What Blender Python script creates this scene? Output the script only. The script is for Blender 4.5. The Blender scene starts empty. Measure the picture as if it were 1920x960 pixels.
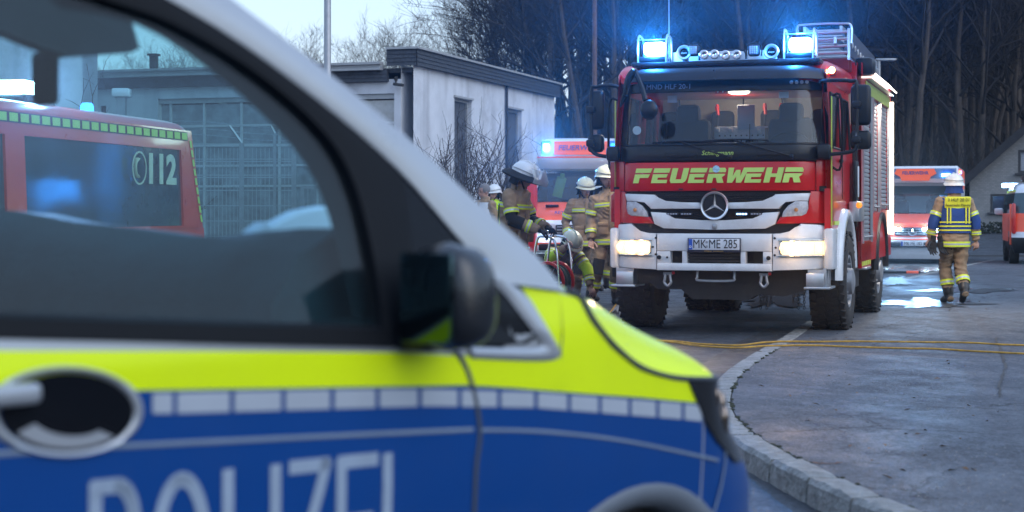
import bpy, bmesh, math, random
import numpy as np
from mathutils import Vector, Matrix, noise
R = math.radians
random.seed(7)
scene = bpy.context.scene
C = scene.collection
# ------------------------------------------------------------------ camera
H, FPX = 1.25, 3150.0
cd = bpy.data.cameras.new('camera'); cam = bpy.data.objects.new('camera', cd); C.objects.link(cam)
cam.location = (0, 0, H); cam.rotation_euler = (R(90), 0, 0)
cd.sensor_width = 36; cd.lens = FPX / 1920 * 36; cd.shift_y = -80 / 1920
cd.clip_start = 0.1; cd.clip_end = 2000
cd.dof.use_dof = True; cd.dof.focus_distance = 17.6; cd.dof.aperture_fstop = 3.6
scene.camera = cam
# ------------------------------------------------------------------ world, sun, exposure
world = bpy.data.worlds.new('World'); scene.world = world; world.use_nodes = True
nt = world.node_tree; nt.nodes.clear()
out = nt.nodes.new('ShaderNodeOutputWorld')
bg1 = nt.nodes.new('ShaderNodeBackground'); bg2 = nt.nodes.new('ShaderNodeBackground')
sky = nt.nodes.new('ShaderNodeTexSky'); sky.sky_type = 'NISHITA'; sky.sun_disc = False
SUN_EL, SUN_AZ = R(38), R(130)
sky.sun_elevation = SUN_EL; sky.sun_rotation = SUN_AZ
sky.air_density = 1.6; sky.dust_density = 1.5; sky.ozone_density = 2.5
bg1.inputs[1].default_value = 0.05
bg2.inputs[0].default_value = (0.43, 0.61, 0.98, 1); bg2.inputs[1].default_value = 0.42   # the even cloud cover
add = nt.nodes.new('ShaderNodeAddShader')
nt.links.new(sky.outputs[0], bg1.inputs[0])
nt.links.new(bg1.outputs[0], add.inputs[0]); nt.links.new(bg2.outputs[0], add.inputs[1])
nt.links.new(add.outputs[0], out.inputs[0])
sl = bpy.data.lights.new('sun', 'SUN'); sl.energy = 0.5; sl.angle = R(60); sl.color = (0.76, 0.86, 1.0)
sun = bpy.data.objects.new('sun', sl); C.objects.link(sun)
_d = Vector((math.sin(SUN_AZ) * math.cos(SUN_EL), math.cos(SUN_AZ) * math.cos(SUN_EL), math.sin(SUN_EL)))
sun.rotation_euler = (-_d).to_track_quat('-Z', 'Y').to_euler(); sun.location = (0, 0, 30)
scene.view_settings.view_transform = 'Standard'; scene.view_settings.look = 'None'
scene.view_settings.gamma = 1; scene.view_settings.exposure = 0.98
scene.cycles.use_denoising = True
scene.cycles.max_bounces = 8; scene.cycles.transparent_max_bounces = 16; scene.cycles.transmission_bounces = 6
scene.cycles.volume_bounces = 0; scene.cycles.sample_clamp_indirect = 6
scene.cycles.caustics_reflective = False; scene.cycles.caustics_refractive = False

# ------------------------------------------------------------------ frames: pixel of the 1920x960 photograph -> a plane of a thing's own frame
class Frame:
    def __init__(s, x, y, z=0.0, deg=0.0):
        s.o = Vector((x, y, z)); s.a = R(deg)
        s.inv = (Matrix.Translation(s.o) @ Matrix.Rotation(s.a, 4, 'Z')).inverted()
        s.co = s.inv @ Vector((0, 0, H))
    def hit(s, px, py, axis, val):
        d = s.inv.to_3x3() @ Vector(((px - 960) / FPX, 1, -(py - 400) / FPX))
        t = (val - s.co[axis]) / d[axis]
        return s.co + d * t
W0 = Frame(0, 0)
def gnd(px, py, z=0.0): return W0.hit(px, py, 2, z)
def at(px, py, Y): return W0.hit(px, py, 1, Y)

# ------------------------------------------------------------------ materials
MATS = {}
def mat(name, col, rough=0.5, metal=0.0, spec=0.5, coat=0.0, emit=None, es=0.0, var=0.12, vs=6.0, bump=0.0, bs=60.0, dirt=0.0, dcol=(0.10, 0.09, 0.08), coord='Object', rvar=0.08):
    if name in MATS: return MATS[name]
    m = bpy.data.materials.new(name); m.use_nodes = True; MATS[name] = m
    n = m.node_tree.nodes; l = m.node_tree.links; b = n['Principled BSDF']
    tc = n.new('ShaderNodeTexCoord')
    nz = n.new('ShaderNodeTexNoise'); nz.inputs['Scale'].default_value = vs; nz.inputs['Detail'].default_value = 6
    nz.inputs['Roughness'].default_value = 0.62
    l.new(tc.outputs[coord], nz.inputs['Vector'])
    mx = n.new('ShaderNodeMix'); mx.data_type = 'RGBA'; mx.blend_type = 'MIX'
    c0 = [c * (1 - var) for c in col[:3]]; c1 = [min(1, c * (1 + var)) for c in col[:3]]
    mx.inputs[6].default_value = (*c0, 1); mx.inputs[7].default_value = (*c1, 1)
    rp = n.new('ShaderNodeMapRange'); rp.inputs[1].default_value = 0.3; rp.inputs[2].default_value = 0.7
    l.new(nz.outputs[0], rp.inputs[0]); l.new(rp.outputs[0], mx.inputs[0])
    last = mx.outputs[2]
    if dirt > 0:
        n2 = n.new('ShaderNodeTexNoise'); n2.inputs['Scale'].default_value = vs * 0.35; n2.inputs['Detail'].default_value = 9
        n2.inputs['Roughness'].default_value = 0.75
        l.new(tc.outputs[coord], n2.inputs['Vector'])
        r2 = n.new('ShaderNodeMapRange'); r2.inputs[1].default_value = 0.5; r2.inputs[2].default_value = 0.75; r2.inputs[4].default_value = dirt
        l.new(n2.outputs[0], r2.inputs[0])
        m2 = n.new('ShaderNodeMix'); m2.data_type = 'RGBA'; m2.inputs[7].default_value = (*dcol, 1)
        l.new(last, m2.inputs[6]); l.new(r2.outputs[0], m2.inputs[0]); last = m2.outputs[2]
    l.new(last, b.inputs['Base Color'])
    r3 = n.new('ShaderNodeMapRange'); r3.inputs[3].default_value = max(0.02, rough - rvar); r3.inputs[4].default_value = min(1, rough + rvar)
    l.new(nz.outputs[0], r3.inputs[0]); l.new(r3.outputs[0], b.inputs['Roughness'])
    b.inputs['Metallic'].default_value = metal
    b.inputs['Specular IOR Level'].default_value = spec
    b.inputs['Coat Weight'].default_value = coat; b.inputs['Coat Roughness'].default_value = 0.06
    if emit is not None:
        b.inputs['Emission Color'].default_value = (*emit, 1); b.inputs['Emission Strength'].default_value = es
    if bump > 0:
        nb = n.new('ShaderNodeTexNoise'); nb.inputs['Scale'].default_value = bs; nb.inputs['Detail'].default_value = 8
        l.new(tc.outputs[coord], nb.inputs['Vector'])
        bp = n.new('ShaderNodeBump'); bp.inputs['Strength'].default_value = min(1, bump); bp.inputs['Distance'].default_value = 0.01 * max(1, bump)
        l.new(nb.outputs[0], bp.inputs['Height']); l.new(bp.outputs[0], b.inputs['Normal'])
    return m
def glass(name, tint, refl=0.12, rough=0.02, thick=0.0):
    """thin glazing: tinted see-through plus a mirror reflection"""
    if name in MATS: return MATS[name]
    m = bpy.data.materials.new(name); m.use_nodes = True; MATS[name] = m
    n = m.node_tree.nodes; l = m.node_tree.links; n.clear()
    o = n.new('ShaderNodeOutputMaterial'); t = n.new('ShaderNodeBsdfTransparent'); g = n.new('ShaderNodeBsdfGlossy')
    t.inputs[0].default_value = (*tint, 1); g.inputs['Roughness'].default_value = rough
    ge = n.new('ShaderNodeNewGeometry'); dt = n.new('ShaderNodeVectorMath'); dt.operation = 'DOT_PRODUCT'      # Schlick reflection, the same from both faces
    l.new(ge.outputs['Normal'], dt.inputs[0]); l.new(ge.outputs['Incoming'], dt.inputs[1])
    def mth(op, a, b=None):
        q = n.new('ShaderNodeMath'); q.operation = op; l.new(a, q.inputs[0])
        if b is not None: q.inputs[1].default_value = b
        return q.outputs[0]
    iv = n.new('ShaderNodeMath'); iv.operation = 'SUBTRACT'; iv.inputs[0].default_value = 1.0; l.new(mth('ABSOLUTE', dt.outputs['Value']), iv.inputs[1])
    mp = n.new('ShaderNodeMapRange'); mp.inputs[1].default_value = 0.0; mp.inputs[2].default_value = 1.0; mp.inputs[3].default_value = refl; mp.inputs[4].default_value = 1.0
    l.new(mth('POWER', iv.outputs[0], 5.0), mp.inputs[0])
    mx = n.new('ShaderNodeMixShader'); l.new(mp.outputs[0], mx.inputs[0]); l.new(t.outputs[0], mx.inputs[1]); l.new(g.outputs[0], mx.inputs[2])
    if thick > 0:      # thin film of dust and road film on the pane
        d = n.new('ShaderNodeBsdfDiffuse'); d.inputs[0].default_value = (0.6, 0.65, 0.7, 1)
        nz = n.new('ShaderNodeTexNoise'); nz.inputs['Scale'].default_value = 4; nz.inputs['Detail'].default_value = 8
        tc = n.new('ShaderNodeTexCoord'); l.new(tc.outputs['Object'], nz.inputs['Vector'])
        mr = n.new('ShaderNodeMapRange'); mr.inputs[1].default_value = .3; mr.inputs[2].default_value = .7; mr.inputs[3].default_value = thick * .4; mr.inputs[4].default_value = thick
        l.new(nz.outputs[0], mr.inputs[0])
        m2 = n.new('ShaderNodeMixShader'); l.new(mr.outputs[0], m2.inputs[0]); l.new(mx.outputs[0], m2.inputs[1]); l.new(d.outputs[0], m2.inputs[2]); mx = m2
    l.new(mx.outputs[0], o.inputs[0]); return m
def glow(name, col, s):
    return mat(name, (min(1, col[0]), min(1, col[1]), min(1, col[2])), 0.3, emit=col, es=s, var=0.0)

# ------------------------------------------------------------------ mesh building
def rotm(rx=0, ry=0, rz=0):
    return (Matrix.Rotation(R(rz), 3, 'Z') @ Matrix.Rotation(R(ry), 3, 'Y') @ Matrix.Rotation(R(rx), 3, 'X'))
class MB:
    def __init__(s): s.v = []; s.f = []; s.mi = []
    def add(s, vs, fs, mi=0):
        b = len(s.v); s.v += [tuple(p) for p in vs]; s.f += [tuple(i + b for i in f) for f in fs]; s.mi += [mi] * len(fs); return s
    def box(s, c, d, rot=None, mi=0, taper=None):
        x, y, z = d[0] / 2, d[1] / 2, d[2] / 2; tx, ty = taper or (1, 1)
        vs = [Vector((sx * x * (tx if sz > 0 else 1), sy * y * (ty if sz > 0 else 1), sz * z)) for sz in (-1, 1) for sx, sy in ((-1, -1), (1, -1), (1, 1), (-1, 1))]
        if rot is not None: vs = [rot @ p for p in vs]
        c = Vector(c); vs = [p + c for p in vs]
        return s.add(vs, [(3, 2, 1, 0), (4, 5, 6, 7), (0, 1, 5, 4), (1, 2, 6, 5), (2, 3, 7, 6), (3, 0, 4, 7)], mi)
    def rbox(s, c, d, r=0.02, seg=2, rot=None, mi=0):
        bm = bmesh.new(); bmesh.ops.create_cube(bm, size=1)
        for v in bm.verts: v.co = Vector((v.co.x * d[0], v.co.y * d[1], v.co.z * d[2]))
        r = min(r, min(d) * 0.49)
        bmesh.ops.bevel(bm, geom=bm.edges[:], offset=r, segments=seg, profile=0.5, affect='EDGES')
        bm.verts.index_update(); c = Vector(c)
        vs = [(rot @ v.co if rot is not None else v.co.copy()) + c for v in bm.verts]
        fs = [[v.index for v in f.verts] for f in bm.faces]; bm.free()
        return s.add(vs, fs, mi)
    def prism(s, poly, axis, a, b, mi=0):
        """poly: 2-D points; axis 0: (y,z) extruded in x; 1: (x,z) extruded in y; 2: (x,y) extruded in z"""
        def P(p, t): return (t, p[0], p[1]) if axis == 0 else ((p[0], t, p[1]) if axis == 1 else (p[0], p[1], t))
        n = len(poly); vs = [P(p, a) for p in poly] + [P(p, b) for p in poly]
        area = sum(poly[i][0] * poly[(i + 1) % n][1] - poly[(i + 1) % n][0] * poly[i][1] for i in range(n))
        flip = (area > 0) == (b > a)
        if axis == 1: flip = not flip
        f0 = list(range(n)); f1 = list(range(n, 2 * n))
        fs = [f0[::-1] if flip else f0, f1 if flip else f1[::-1]]
        for i in range(n):
            j = (i + 1) % n; q = (i, j, j + n, i + n); fs.append(q if flip else q[::-1])
        return s.add(vs, fs, mi)
    def tube(s, pts, r, seg=8, mi=0, closed=False, flat=None):
        pts = [Vector(p) for p in pts]; n = len(pts)
        rs = r if isinstance(r, (list, tuple)) else [r] * n
        vs = []; up = None
        for i, p in enumerate(pts):
            if closed: t = pts[(i + 1) % n] - pts[i - 1]
            else: t = pts[min(i + 1, n - 1)] - pts[max(i - 1, 0)]
            if t.length < 1e-9: t = Vector((0, 0, 1))
            t.normalize()
            if up is None:
                up = Vector((0, 0, 1)) if abs(t.z) < 0.9 else Vector((1, 0, 0))
            x = t.cross(up)
            if x.length < 1e-6: x = t.cross(Vector((0, 1, 0)))
            x.normalize(); y = x.cross(t).normalized(); up = y
            for k in range(seg):
                a = 2 * math.pi * k / seg
                vs.append(p + x * (math.cos(a) * rs[i]) + y * (math.sin(a) * rs[i] * (flat or 1)))
        fs = []
        for i in range(n if closed else n - 1):
            j = (i + 1) % n
            for k in range(seg):
                k2 = (k + 1) % seg; fs.append((i * seg + k, j * seg + k, j * seg + k2, i * seg + k2))
        if not closed:
            fs.append(tuple(range(seg))); fs.append(tuple(range((n - 1) * seg, n * seg))[::-1])
        return s.add(vs, fs, mi)
    def lathe(s, prof, c=(0, 0, 0), axis='z', seg=24, mi=0, a0=0, a1=360, rot=None, cap=False):
        """prof: (radius, height) pairs along the axis"""
        full = abs(a1 - a0) >= 360; ns = seg if full else seg + 1; vs = []; c = Vector(c)
        for (r, h) in prof:
            for k in range(ns):
                a = R(a0 + (a1 - a0) * k / seg); x, y = r * math.cos(a), r * math.sin(a)
                p = Vector((x, y, h)) if axis == 'z' else (Vector((h, x, y)) if axis == 'x' else Vector((y, h, x)))
                if rot is not None: p = rot @ p
                vs.append(p + c)
        fs = []
        for i in range(len(prof) - 1):
            for k in range(seg):
                k2 = (k + 1) % ns; fs.append((i * ns + k, i * ns + k2, (i + 1) * ns + k2, (i + 1) * ns + k))
        if full and cap:
            if prof[0][0] > 1e-5: fs.append(tuple(range(ns))[::-1])
            if prof[-1][0] > 1e-5: fs.append(tuple(range((len(prof) - 1) * ns, len(prof) * ns)))
        return s.add(vs, fs, mi)
    def grid(s, rows, mi=0, flip=False):
        n = len(rows[0]); vs = [p for r in rows for p in r]; fs = []
        for i in range(len(rows) - 1):
            for k in range(n - 1):
                q = (i * n + k, i * n + k + 1, (i + 1) * n + k + 1, (i + 1) * n + k); fs.append(q[::-1] if flip else q)
        return s.add(vs, fs, mi)
    def ball(s, c, r, seg=12, rings=8, mi=0, sc=(1, 1, 1), rot=None):
        prof = [(math.sin(math.pi * i / rings), -math.cos(math.pi * i / rings)) for i in range(rings + 1)]
        vs0 = len(s.v); s.lathe([(p[0] * r, p[1] * r) for p in prof], (0, 0, 0), 'z', seg, mi)
        c = Vector(c)
        for i in range(vs0, len(s.v)):
            p = Vector(s.v[i]); p = Vector((p.x * sc[0], p.y * sc[1], p.z * sc[2]))
            if rot is not None: p = rot @ p
            s.v[i] = tuple(p + c)
        return s
    def mesh(s, name, mats, smooth=35, bevel=None):
        me = bpy.data.meshes.new(name); me.from_pydata(s.v, [], s.f)
        for m in (mats if isinstance(mats, (list, tuple)) else [mats]): me.materials.append(m)
        if any(s.mi): me.polygons.foreach_set('material_index', s.mi)
        bm = bmesh.new(); bm.from_mesh(me)
        bmesh.ops.remove_doubles(bm, verts=bm.verts[:], dist=1e-5)
        bmesh.ops.recalc_face_normals(bm, faces=bm.faces[:]); bm.to_mesh(me); bm.free()
        if smooth:
            me.polygons.foreach_set('use_smooth', [True] * len(me.polygons))
            me.set_sharp_from_angle(angle=R(smooth))
        me.update(); return me
    def build(s, name, mats, parent=None, smooth=35, bevel=None, label=None, kind=None):
        o = bpy.data.objects.new(name, s.mesh(name, mats, smooth)); C.objects.link(o)
        if parent is not None: o.parent = parent
        if bevel:
            b = o.modifiers.new('bevel', 'BEVEL'); b.width = bevel; b.segments = 2; b.limit_method = 'ANGLE'; b.angle_limit = R(35); b.harden_normals = True
        if label: o['label'] = label
        if kind: o['kind'] = kind
        return o
def tag(o, label, cat, group=None):
    o['label'] = label; o['category'] = cat
    if group: o['group'] = group
    return o
def thing(name, label, cat, loc=(0, 0, 0), deg=0, group=None):
    o = bpy.data.objects.new(name, None); C.objects.link(o); o.empty_display_size = 0.2
    o.location = loc; o.rotation_euler = (0, 0, R(deg)); return tag(o, label, cat, group)
def linked(name, me, parent=None, loc=(0, 0, 0), rot=(0, 0, 0), scale=(1, 1, 1)):
    o = bpy.data.objects.new(name, me); C.objects.link(o); o.parent = parent; o.location = loc; o.rotation_euler = rot; o.scale = scale; return o
def copy_tree(o, parent=None):
    c = o.copy(); C.objects.link(c); c.parent = parent
    for ch in list(o.children): copy_tree(ch, c)
    return c
def lamp(name, kind, loc, energy, col, parent=None, size=0.1, target=None, spot=60, blend=0.5):
    d = bpy.data.lights.new(name, kind); d.energy = energy; d.color = col
    if kind == 'POINT': d.shadow_soft_size = size
    if kind == 'SPOT': d.shadow_soft_size = size; d.spot_size = R(spot); d.spot_blend = blend
    if kind == 'AREA': d.size = size
    o = bpy.data.objects.new(name, d); C.objects.link(o); o.parent = parent; o.location = loc
    if target is not None: o.rotation_euler = (Vector(target) - Vector(loc)).to_track_quat('-Z', 'Y').to_euler()
    return o
def beam(name, fr, loc, energy, col, parent, spot=30, size=.05, blend=.5, up=1.2):
    """spot added at a lit lamp, turned toward the camera for its halo"""
    tg = fr.inv @ Vector((0, 0, H + up)); return lamp(name, 'SPOT', loc, energy, col, parent, size, target=tg, spot=spot, blend=blend)  # target sits above the camera so the haze lights up around the lamp
def text_mesh(s, size=0.1, bold=0.0, shear=0.0, depth=0.0015, sx=1.0, align='CENTER', space=1.0):
    cu = bpy.data.curves.new('lettering', 'FONT'); cu.body = s; cu.size = size; cu.offset = bold; cu.shear = shear
    cu.extrude = depth; cu.align_x = align; cu.align_y = 'CENTER'; cu.resolution_u = 3; cu.space_character = space
    o = bpy.data.objects.new('lettering', cu); C.objects.link(o)
    dg = bpy.context.evaluated_depsgraph_get(); dg.update()
    me = bpy.data.meshes.new_from_object(o.evaluated_get(dg)); me.name = 'lettering'
    bpy.data.objects.remove(o); bpy.data.curves.remove(cu)
    if sx != 1:
        for v in me.vertices: v.co.x *= sx
    return me
def text(name, s, m, parent, loc, rot=(90, 0, 0), **k):
    me = text_mesh(s, **k); me.materials.clear(); me.materials.append(m)
    o = bpy.data.objects.new(name, me); C.objects.link(o); o.parent = parent; o.location = loc
    o.rotation_euler = tuple(R(a) for a in rot); return o
def arc(cx, cz, r, a0, a1, n): return [(cx + r * math.cos(R(a0 + (a1 - a0) * i / n)), cz + r * math.sin(R(a0 + (a1 - a0) * i / n))) for i in range(n + 1)]
def smooth_path(pts, n=6):
    """Catmull-Rom through points"""
    P = [Vector(p) for p in pts]; out = []
    for i in range(len(P) - 1):
        p0 = P[max(i - 1, 0)]; p1 = P[i]; p2 = P[i + 1]; p3 = P[min(i + 2, len(P) - 1)]
        for k in range(n):
            t = k / n
            out.append(0.5 * ((2 * p1) + (p2 - p0) * t + (2 * p0 - 5 * p1 + 4 * p2 - p3) * t * t + (3 * p1 - p0 - 3 * p2 + p3) * t ** 3))
    out.append(P[-1]); return out
def interp(x, pts):
    if x <= pts[0][0]: return pts[0][1]
    for (a, b), (c, d) in zip(pts, pts[1:]):
        if x <= c: return b + (d - b) * (x - a) / (c - a)
    return pts[-1][1]
# common materials
M_white = mat('white_paint', (0.72, 0.74, 0.76), 0.28, coat=0.6, var=0.04, dirt=0.35)
M_red = mat('fire_red_paint', (0.50, 0.004, 0.008), 0.3, spec=.3, coat=0.4, var=0.10, dirt=0.30, dcol=(0.22, 0.05, 0.04))
M_black = mat('black_plastic', (0.012, 0.013, 0.016), 0.45, spec=.3, bump=0.15, bs=300)
M_dark = mat('dark_steel', (0.035, 0.034, 0.034), 0.6, metal=0.3, dirt=0.4, bump=0.3, bs=30)
M_rubber = mat('tyre_rubber', (0.022, 0.021, 0.021), 0.8, dirt=0.5, dcol=(0.06, 0.05, 0.045), bump=0.2, bs=120)
M_chrome = mat('chrome', (0.75, 0.76, 0.78), 0.12, metal=1.0, var=0.03)
M_alu = mat('brushed_aluminium', (0.55, 0.56, 0.58), 0.35, metal=0.9, var=0.08, dirt=0.15)
M_satin = mat('satin_chrome', (0.85, 0.86, 0.88), 0.32, metal=1.0, var=0.03)
M_lime = mat('lime_foil', (0.55, 0.72, 0.10), 0.4, var=0.05)
# ================================================================== SETTING
def sstep(a, b, x):
    t = max(0, min(1, (x - a) / (b - a))); return t * t * (3 - 2 * t)
def G(x, y):
    """height of the ground"""
    z = 0.6 * sstep(45, 62, y)
    z += sstep(66, 170, y) * (1.5 + 30 * sstep(-14, 42, x))
    return z
def asphalt(name, c, wet, seed, crack=1.0, vs=1.0):
    m = bpy.data.materials.new(name); m.use_nodes = True
    n = m.node_tree.nodes; l = m.node_tree.links; b = n['Principled BSDF']
    tc = n.new('ShaderNodeTexCoord')
    mp = n.new('ShaderNodeMapping'); mp.inputs['Location'].default_value = (seed, seed * 2, 0); l.new(tc.outputs['Object'], mp.inputs['Vector'])
    def nz(scale, det, ro=0.6, sx=1, sy=1):
        t = n.new('ShaderNodeTexNoise'); t.inputs['Scale'].default_value = scale; t.inputs['Detail'].default_value = det; t.inputs['Roughness'].default_value = ro
        m2 = n.new('ShaderNodeMapping'); m2.inputs['Scale'].default_value = (sx, sy, 1); l.new(mp.outputs[0], m2.inputs['Vector']); l.new(m2.outputs[0], t.inputs['Vector']); return t
    def rng(src, a, b_, c_=0, d=1):
        r = n.new('ShaderNodeMapRange'); r.inputs[1].default_value = a; r.inputs[2].default_value = b_; r.inputs[3].default_value = c_; r.inputs[4].default_value = d; l.new(src, r.inputs[0]); return r
    def mixc(fac, a, b_):
        x = n.new('ShaderNodeMix'); x.data_type = 'RGBA'
        for i, v in ((6, a), (7, b_)):
            if isinstance(v, tuple): x.inputs[i].default_value = (*v, 1)
            else: l.new(v, x.inputs[i])
        l.new(fac, x.inputs[0]); return x.outputs[2]
    big = nz(0.45 * vs, 6, 0.6, 1, .7); fine = nz(85, 4, 0.85, 1, .55); mid = nz(9, 8, 0.75, 1, .55); pat = nz(1.7 * vs, 10, 0.75, 1, .6)
    col = mixc(rng(big.outputs[0], .35, .65).outputs[0], tuple(v * 0.75 for v in c), tuple(v * 1.3 for v in c))
    col = mixc(rng(mid.outputs[0], .48, .66, 0, .75).outputs[0], col, tuple(v * 1.9 for v in c))
    col = mixc(rng(fine.outputs[0], .56, .74, 0, .9).outputs[0], col, tuple(v * 4.5 for v in c))
    col = mixc(rng(pat.outputs[0], .56, .70, 0, .35).outputs[0], col, tuple(v * .45 for v in c))
    gr = nz(42, 5, .9, 1, .6); col = mixc(rng(gr.outputs[0], .54, .63, 0, .7).outputs[0], col, tuple(v * 2.6 for v in c)); col = mixc(rng(gr.outputs[0], .46, .38, 0, .75).outputs[0], col, tuple(v * .35 for v in c))
    vo = n.new('ShaderNodeTexVoronoi'); vo.feature = 'DISTANCE_TO_EDGE'; vo.inputs['Scale'].default_value = 0.75
    wv = n.new('ShaderNodeVectorMath'); wv.operation = 'MULTIPLY_ADD'; l.new(pat.outputs['Color'], wv.inputs[0]); wv.inputs[1].default_value = (0.9, 0.9, 0); l.new(mp.outputs[0], wv.inputs[2]); l.new(wv.outputs[0], vo.inputs['Vector'])
    ck = rng(vo.outputs['Distance'], 0.004, 0.016, 1, 0)
    gate = rng(nz(0.6, 3).outputs[0], .47, .53)
    ml = n.new('ShaderNodeMath'); ml.operation = 'MULTIPLY'; l.new(ck.outputs[0], ml.inputs[0]); l.new(gate.outputs[0], ml.inputs[1])
    m3 = n.new('ShaderNodeMath'); m3.operation = 'MULTIPLY'; m3.inputs[1].default_value = 0.75 * crack; l.new(ml.outputs[0], m3.inputs[0])
    col = mixc(m3.outputs[0], col, (0.006, 0.006, 0.006))
    l.new(col, b.inputs['Base Color'])
    l.new(rng(pat.outputs[0], .40, .62, wet[0], wet[1]).outputs[0], b.inputs['Roughness'])
    bp = n.new('ShaderNodeBump'); bp.inputs['Strength'].default_value = 0.8; bp.inputs['Distance'].default_value = 0.010; b.inputs['Specular IOR Level'].default_value = .35
    ad = n.new('ShaderNodeMath'); ad.operation = 'ADD'; l.new(fine.outputs[0], ad.inputs[0]); l.new(mid.outputs[0], ad.inputs[1])
    l.new(ad.outputs[0], bp.inputs['Height']); l.new(bp.outputs[0], b.inputs['Normal'])
    return m
A_road = asphalt('wet_road_asphalt', (0.044, 0.049, 0.058), (0.42, 0.80), 3.1)
A_pave = asphalt('pavement_asphalt', (0.070, 0.076, 0.088), (0.56, 0.88), 8.7)
A_patch = asphalt('patched_asphalt', (0.030, 0.031, 0.034), (0.4, 0.7), 15.3, 0.3)
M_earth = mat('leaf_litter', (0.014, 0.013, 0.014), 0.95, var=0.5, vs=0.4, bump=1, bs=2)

# terrain to the horizon, road sheet on it
xs = sorted(set([-700, -400, -250, -150] + list(range(-100, 101, 8)) + [150, 250, 400, 700])); ys = [-60, -20, 0, 20, 40] + list(range(44, 200, 6)) + [240, 300, 400, 600, 900]
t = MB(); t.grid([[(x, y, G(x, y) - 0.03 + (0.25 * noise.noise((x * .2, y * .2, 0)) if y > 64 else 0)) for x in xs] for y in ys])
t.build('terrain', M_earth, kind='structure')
t = MB(); xr = [-60, -30, -15, -8, -4, 0, 4, 8, 12, 20, 30, 60]; yr = [-12, 0, 10, 20, 30, 40, 45, 48, 51, 54, 57, 60, 63]
t.grid([[(x, y, G(x, y)) for x in xr] for y in yr]); t.build('road', A_road, kind='structure')

# kerb line: pavement side edge
KP = smooth_path([(4.6, -1, 0), (3.0, 1.6, 0), (2.05, 4.2, 0), (1.56, 6.4, 0), (1.36, 7.6, 0), (1.26, 8.6, 0), (1.28, 9.7, 0), (1.43, 11.0, 0), (1.72, 12.6, 0), (2.2, 14.5, 0), (2.80, 16.6, 0), (3.66, 19.7, 0), (5.75, 26.8, 0), (8.0, 33, 0), (13, 45, 0)], 24)
def hz(y): return interp(y, [(-2, .12), (8.8, .105), (11.5, .055), (15, .022), (20, .014), (60, .010)])
def offs(P, d):
    out = []
    for i, p in enumerate(P):
        t = (P[min(i + 1, len(P) - 1)] - P[max(i - 1, 0)]).normalized(); out.append(p + Vector((-t.y, t.x, 0)) * d)
    return out
t = MB(); rows = []
KPi = offs(KP, -0.012)
for p in KPi[::3] + [KPi[-1]]:
    z = hz(p.y); rows.append([(p.x, p.y, z - 0.05), (p.x, p.y, z)] + [(p.x + s, p.y, max(z * (1 if p.y < 10 else .9), 0.006) + G(p.x, p.y)) for s in (0.3, 0.8, 1.6, 3, 6, 12, 40)])
t.grid(rows, flip=True); pav = t.build('pavement', A_pave, kind='structure')
# seams, a mended strip and open joints in the surface (thin sheets a few millimetres proud)
def ribbon(mb, pts, w, dz=0.004, jit=0.0, par=1):
    P = smooth_path(pts, 6)
    P = [p + Vector((random.uniform(-jit, jit), random.uniform(-jit, jit), 0)) for p in P]; rows = []
    for i, p in enumerate(P):
        t = (P[min(i + 1, len(P) - 1)] - P[max(i - 1, 0)]); t.z = 0; t.normalize(); q = Vector((-t.y, t.x, 0)) * (w * random.uniform(.5, 1.2) if jit else w)
        rows.append([p - q + Vector((0, 0, dz)), p + q + Vector((0, 0, dz))])
    mb.grid(rows)
def pg(px, py):
    p = gnd(px, py, 0.03); return gnd(px, py, hz(p.y))
M_seam = mat('bitumen_seam', (0.012, 0.012, 0.013), 0.6, var=.3)
M_rust = mat('rust_stained_seam', (0.16, 0.065, 0.03), 0.8, var=.4, vs=8)
for pts, w, m in (([(1392, 741), (1480, 743), (1560, 744), (1700, 742), (1915, 746)], .006, M_seam), ([(1560, 868), (1640, 869), (1727, 869)], .005, M_seam),
                  ([(1508, 868), (1560, 870), (1580, 868)], .010, M_rust), ([(1868, 633), (1880, 670), (1884, 692), (1876, 715), (1873, 745)], .010, M_seam),
                  ([(1632, 697), (1655, 695), (1680, 693)], .007, M_seam), ([(1600, 727), (1625, 724), (1643, 726)], .008, M_seam)):
    t = MB(); ribbon(t, [pg(*p) for p in pts], w, jit=0.012); t.build('seam', m, pav)
t = MB(); ribbon(t, [gnd(1352, 700, 0), gnd(1385, 672, 0), gnd(1425, 645, 0), gnd(1470, 622, 0), gnd(1520, 600, 0)], 0.22, 0.005)
t.build('road_patch', A_patch, kind='structure')

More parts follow.
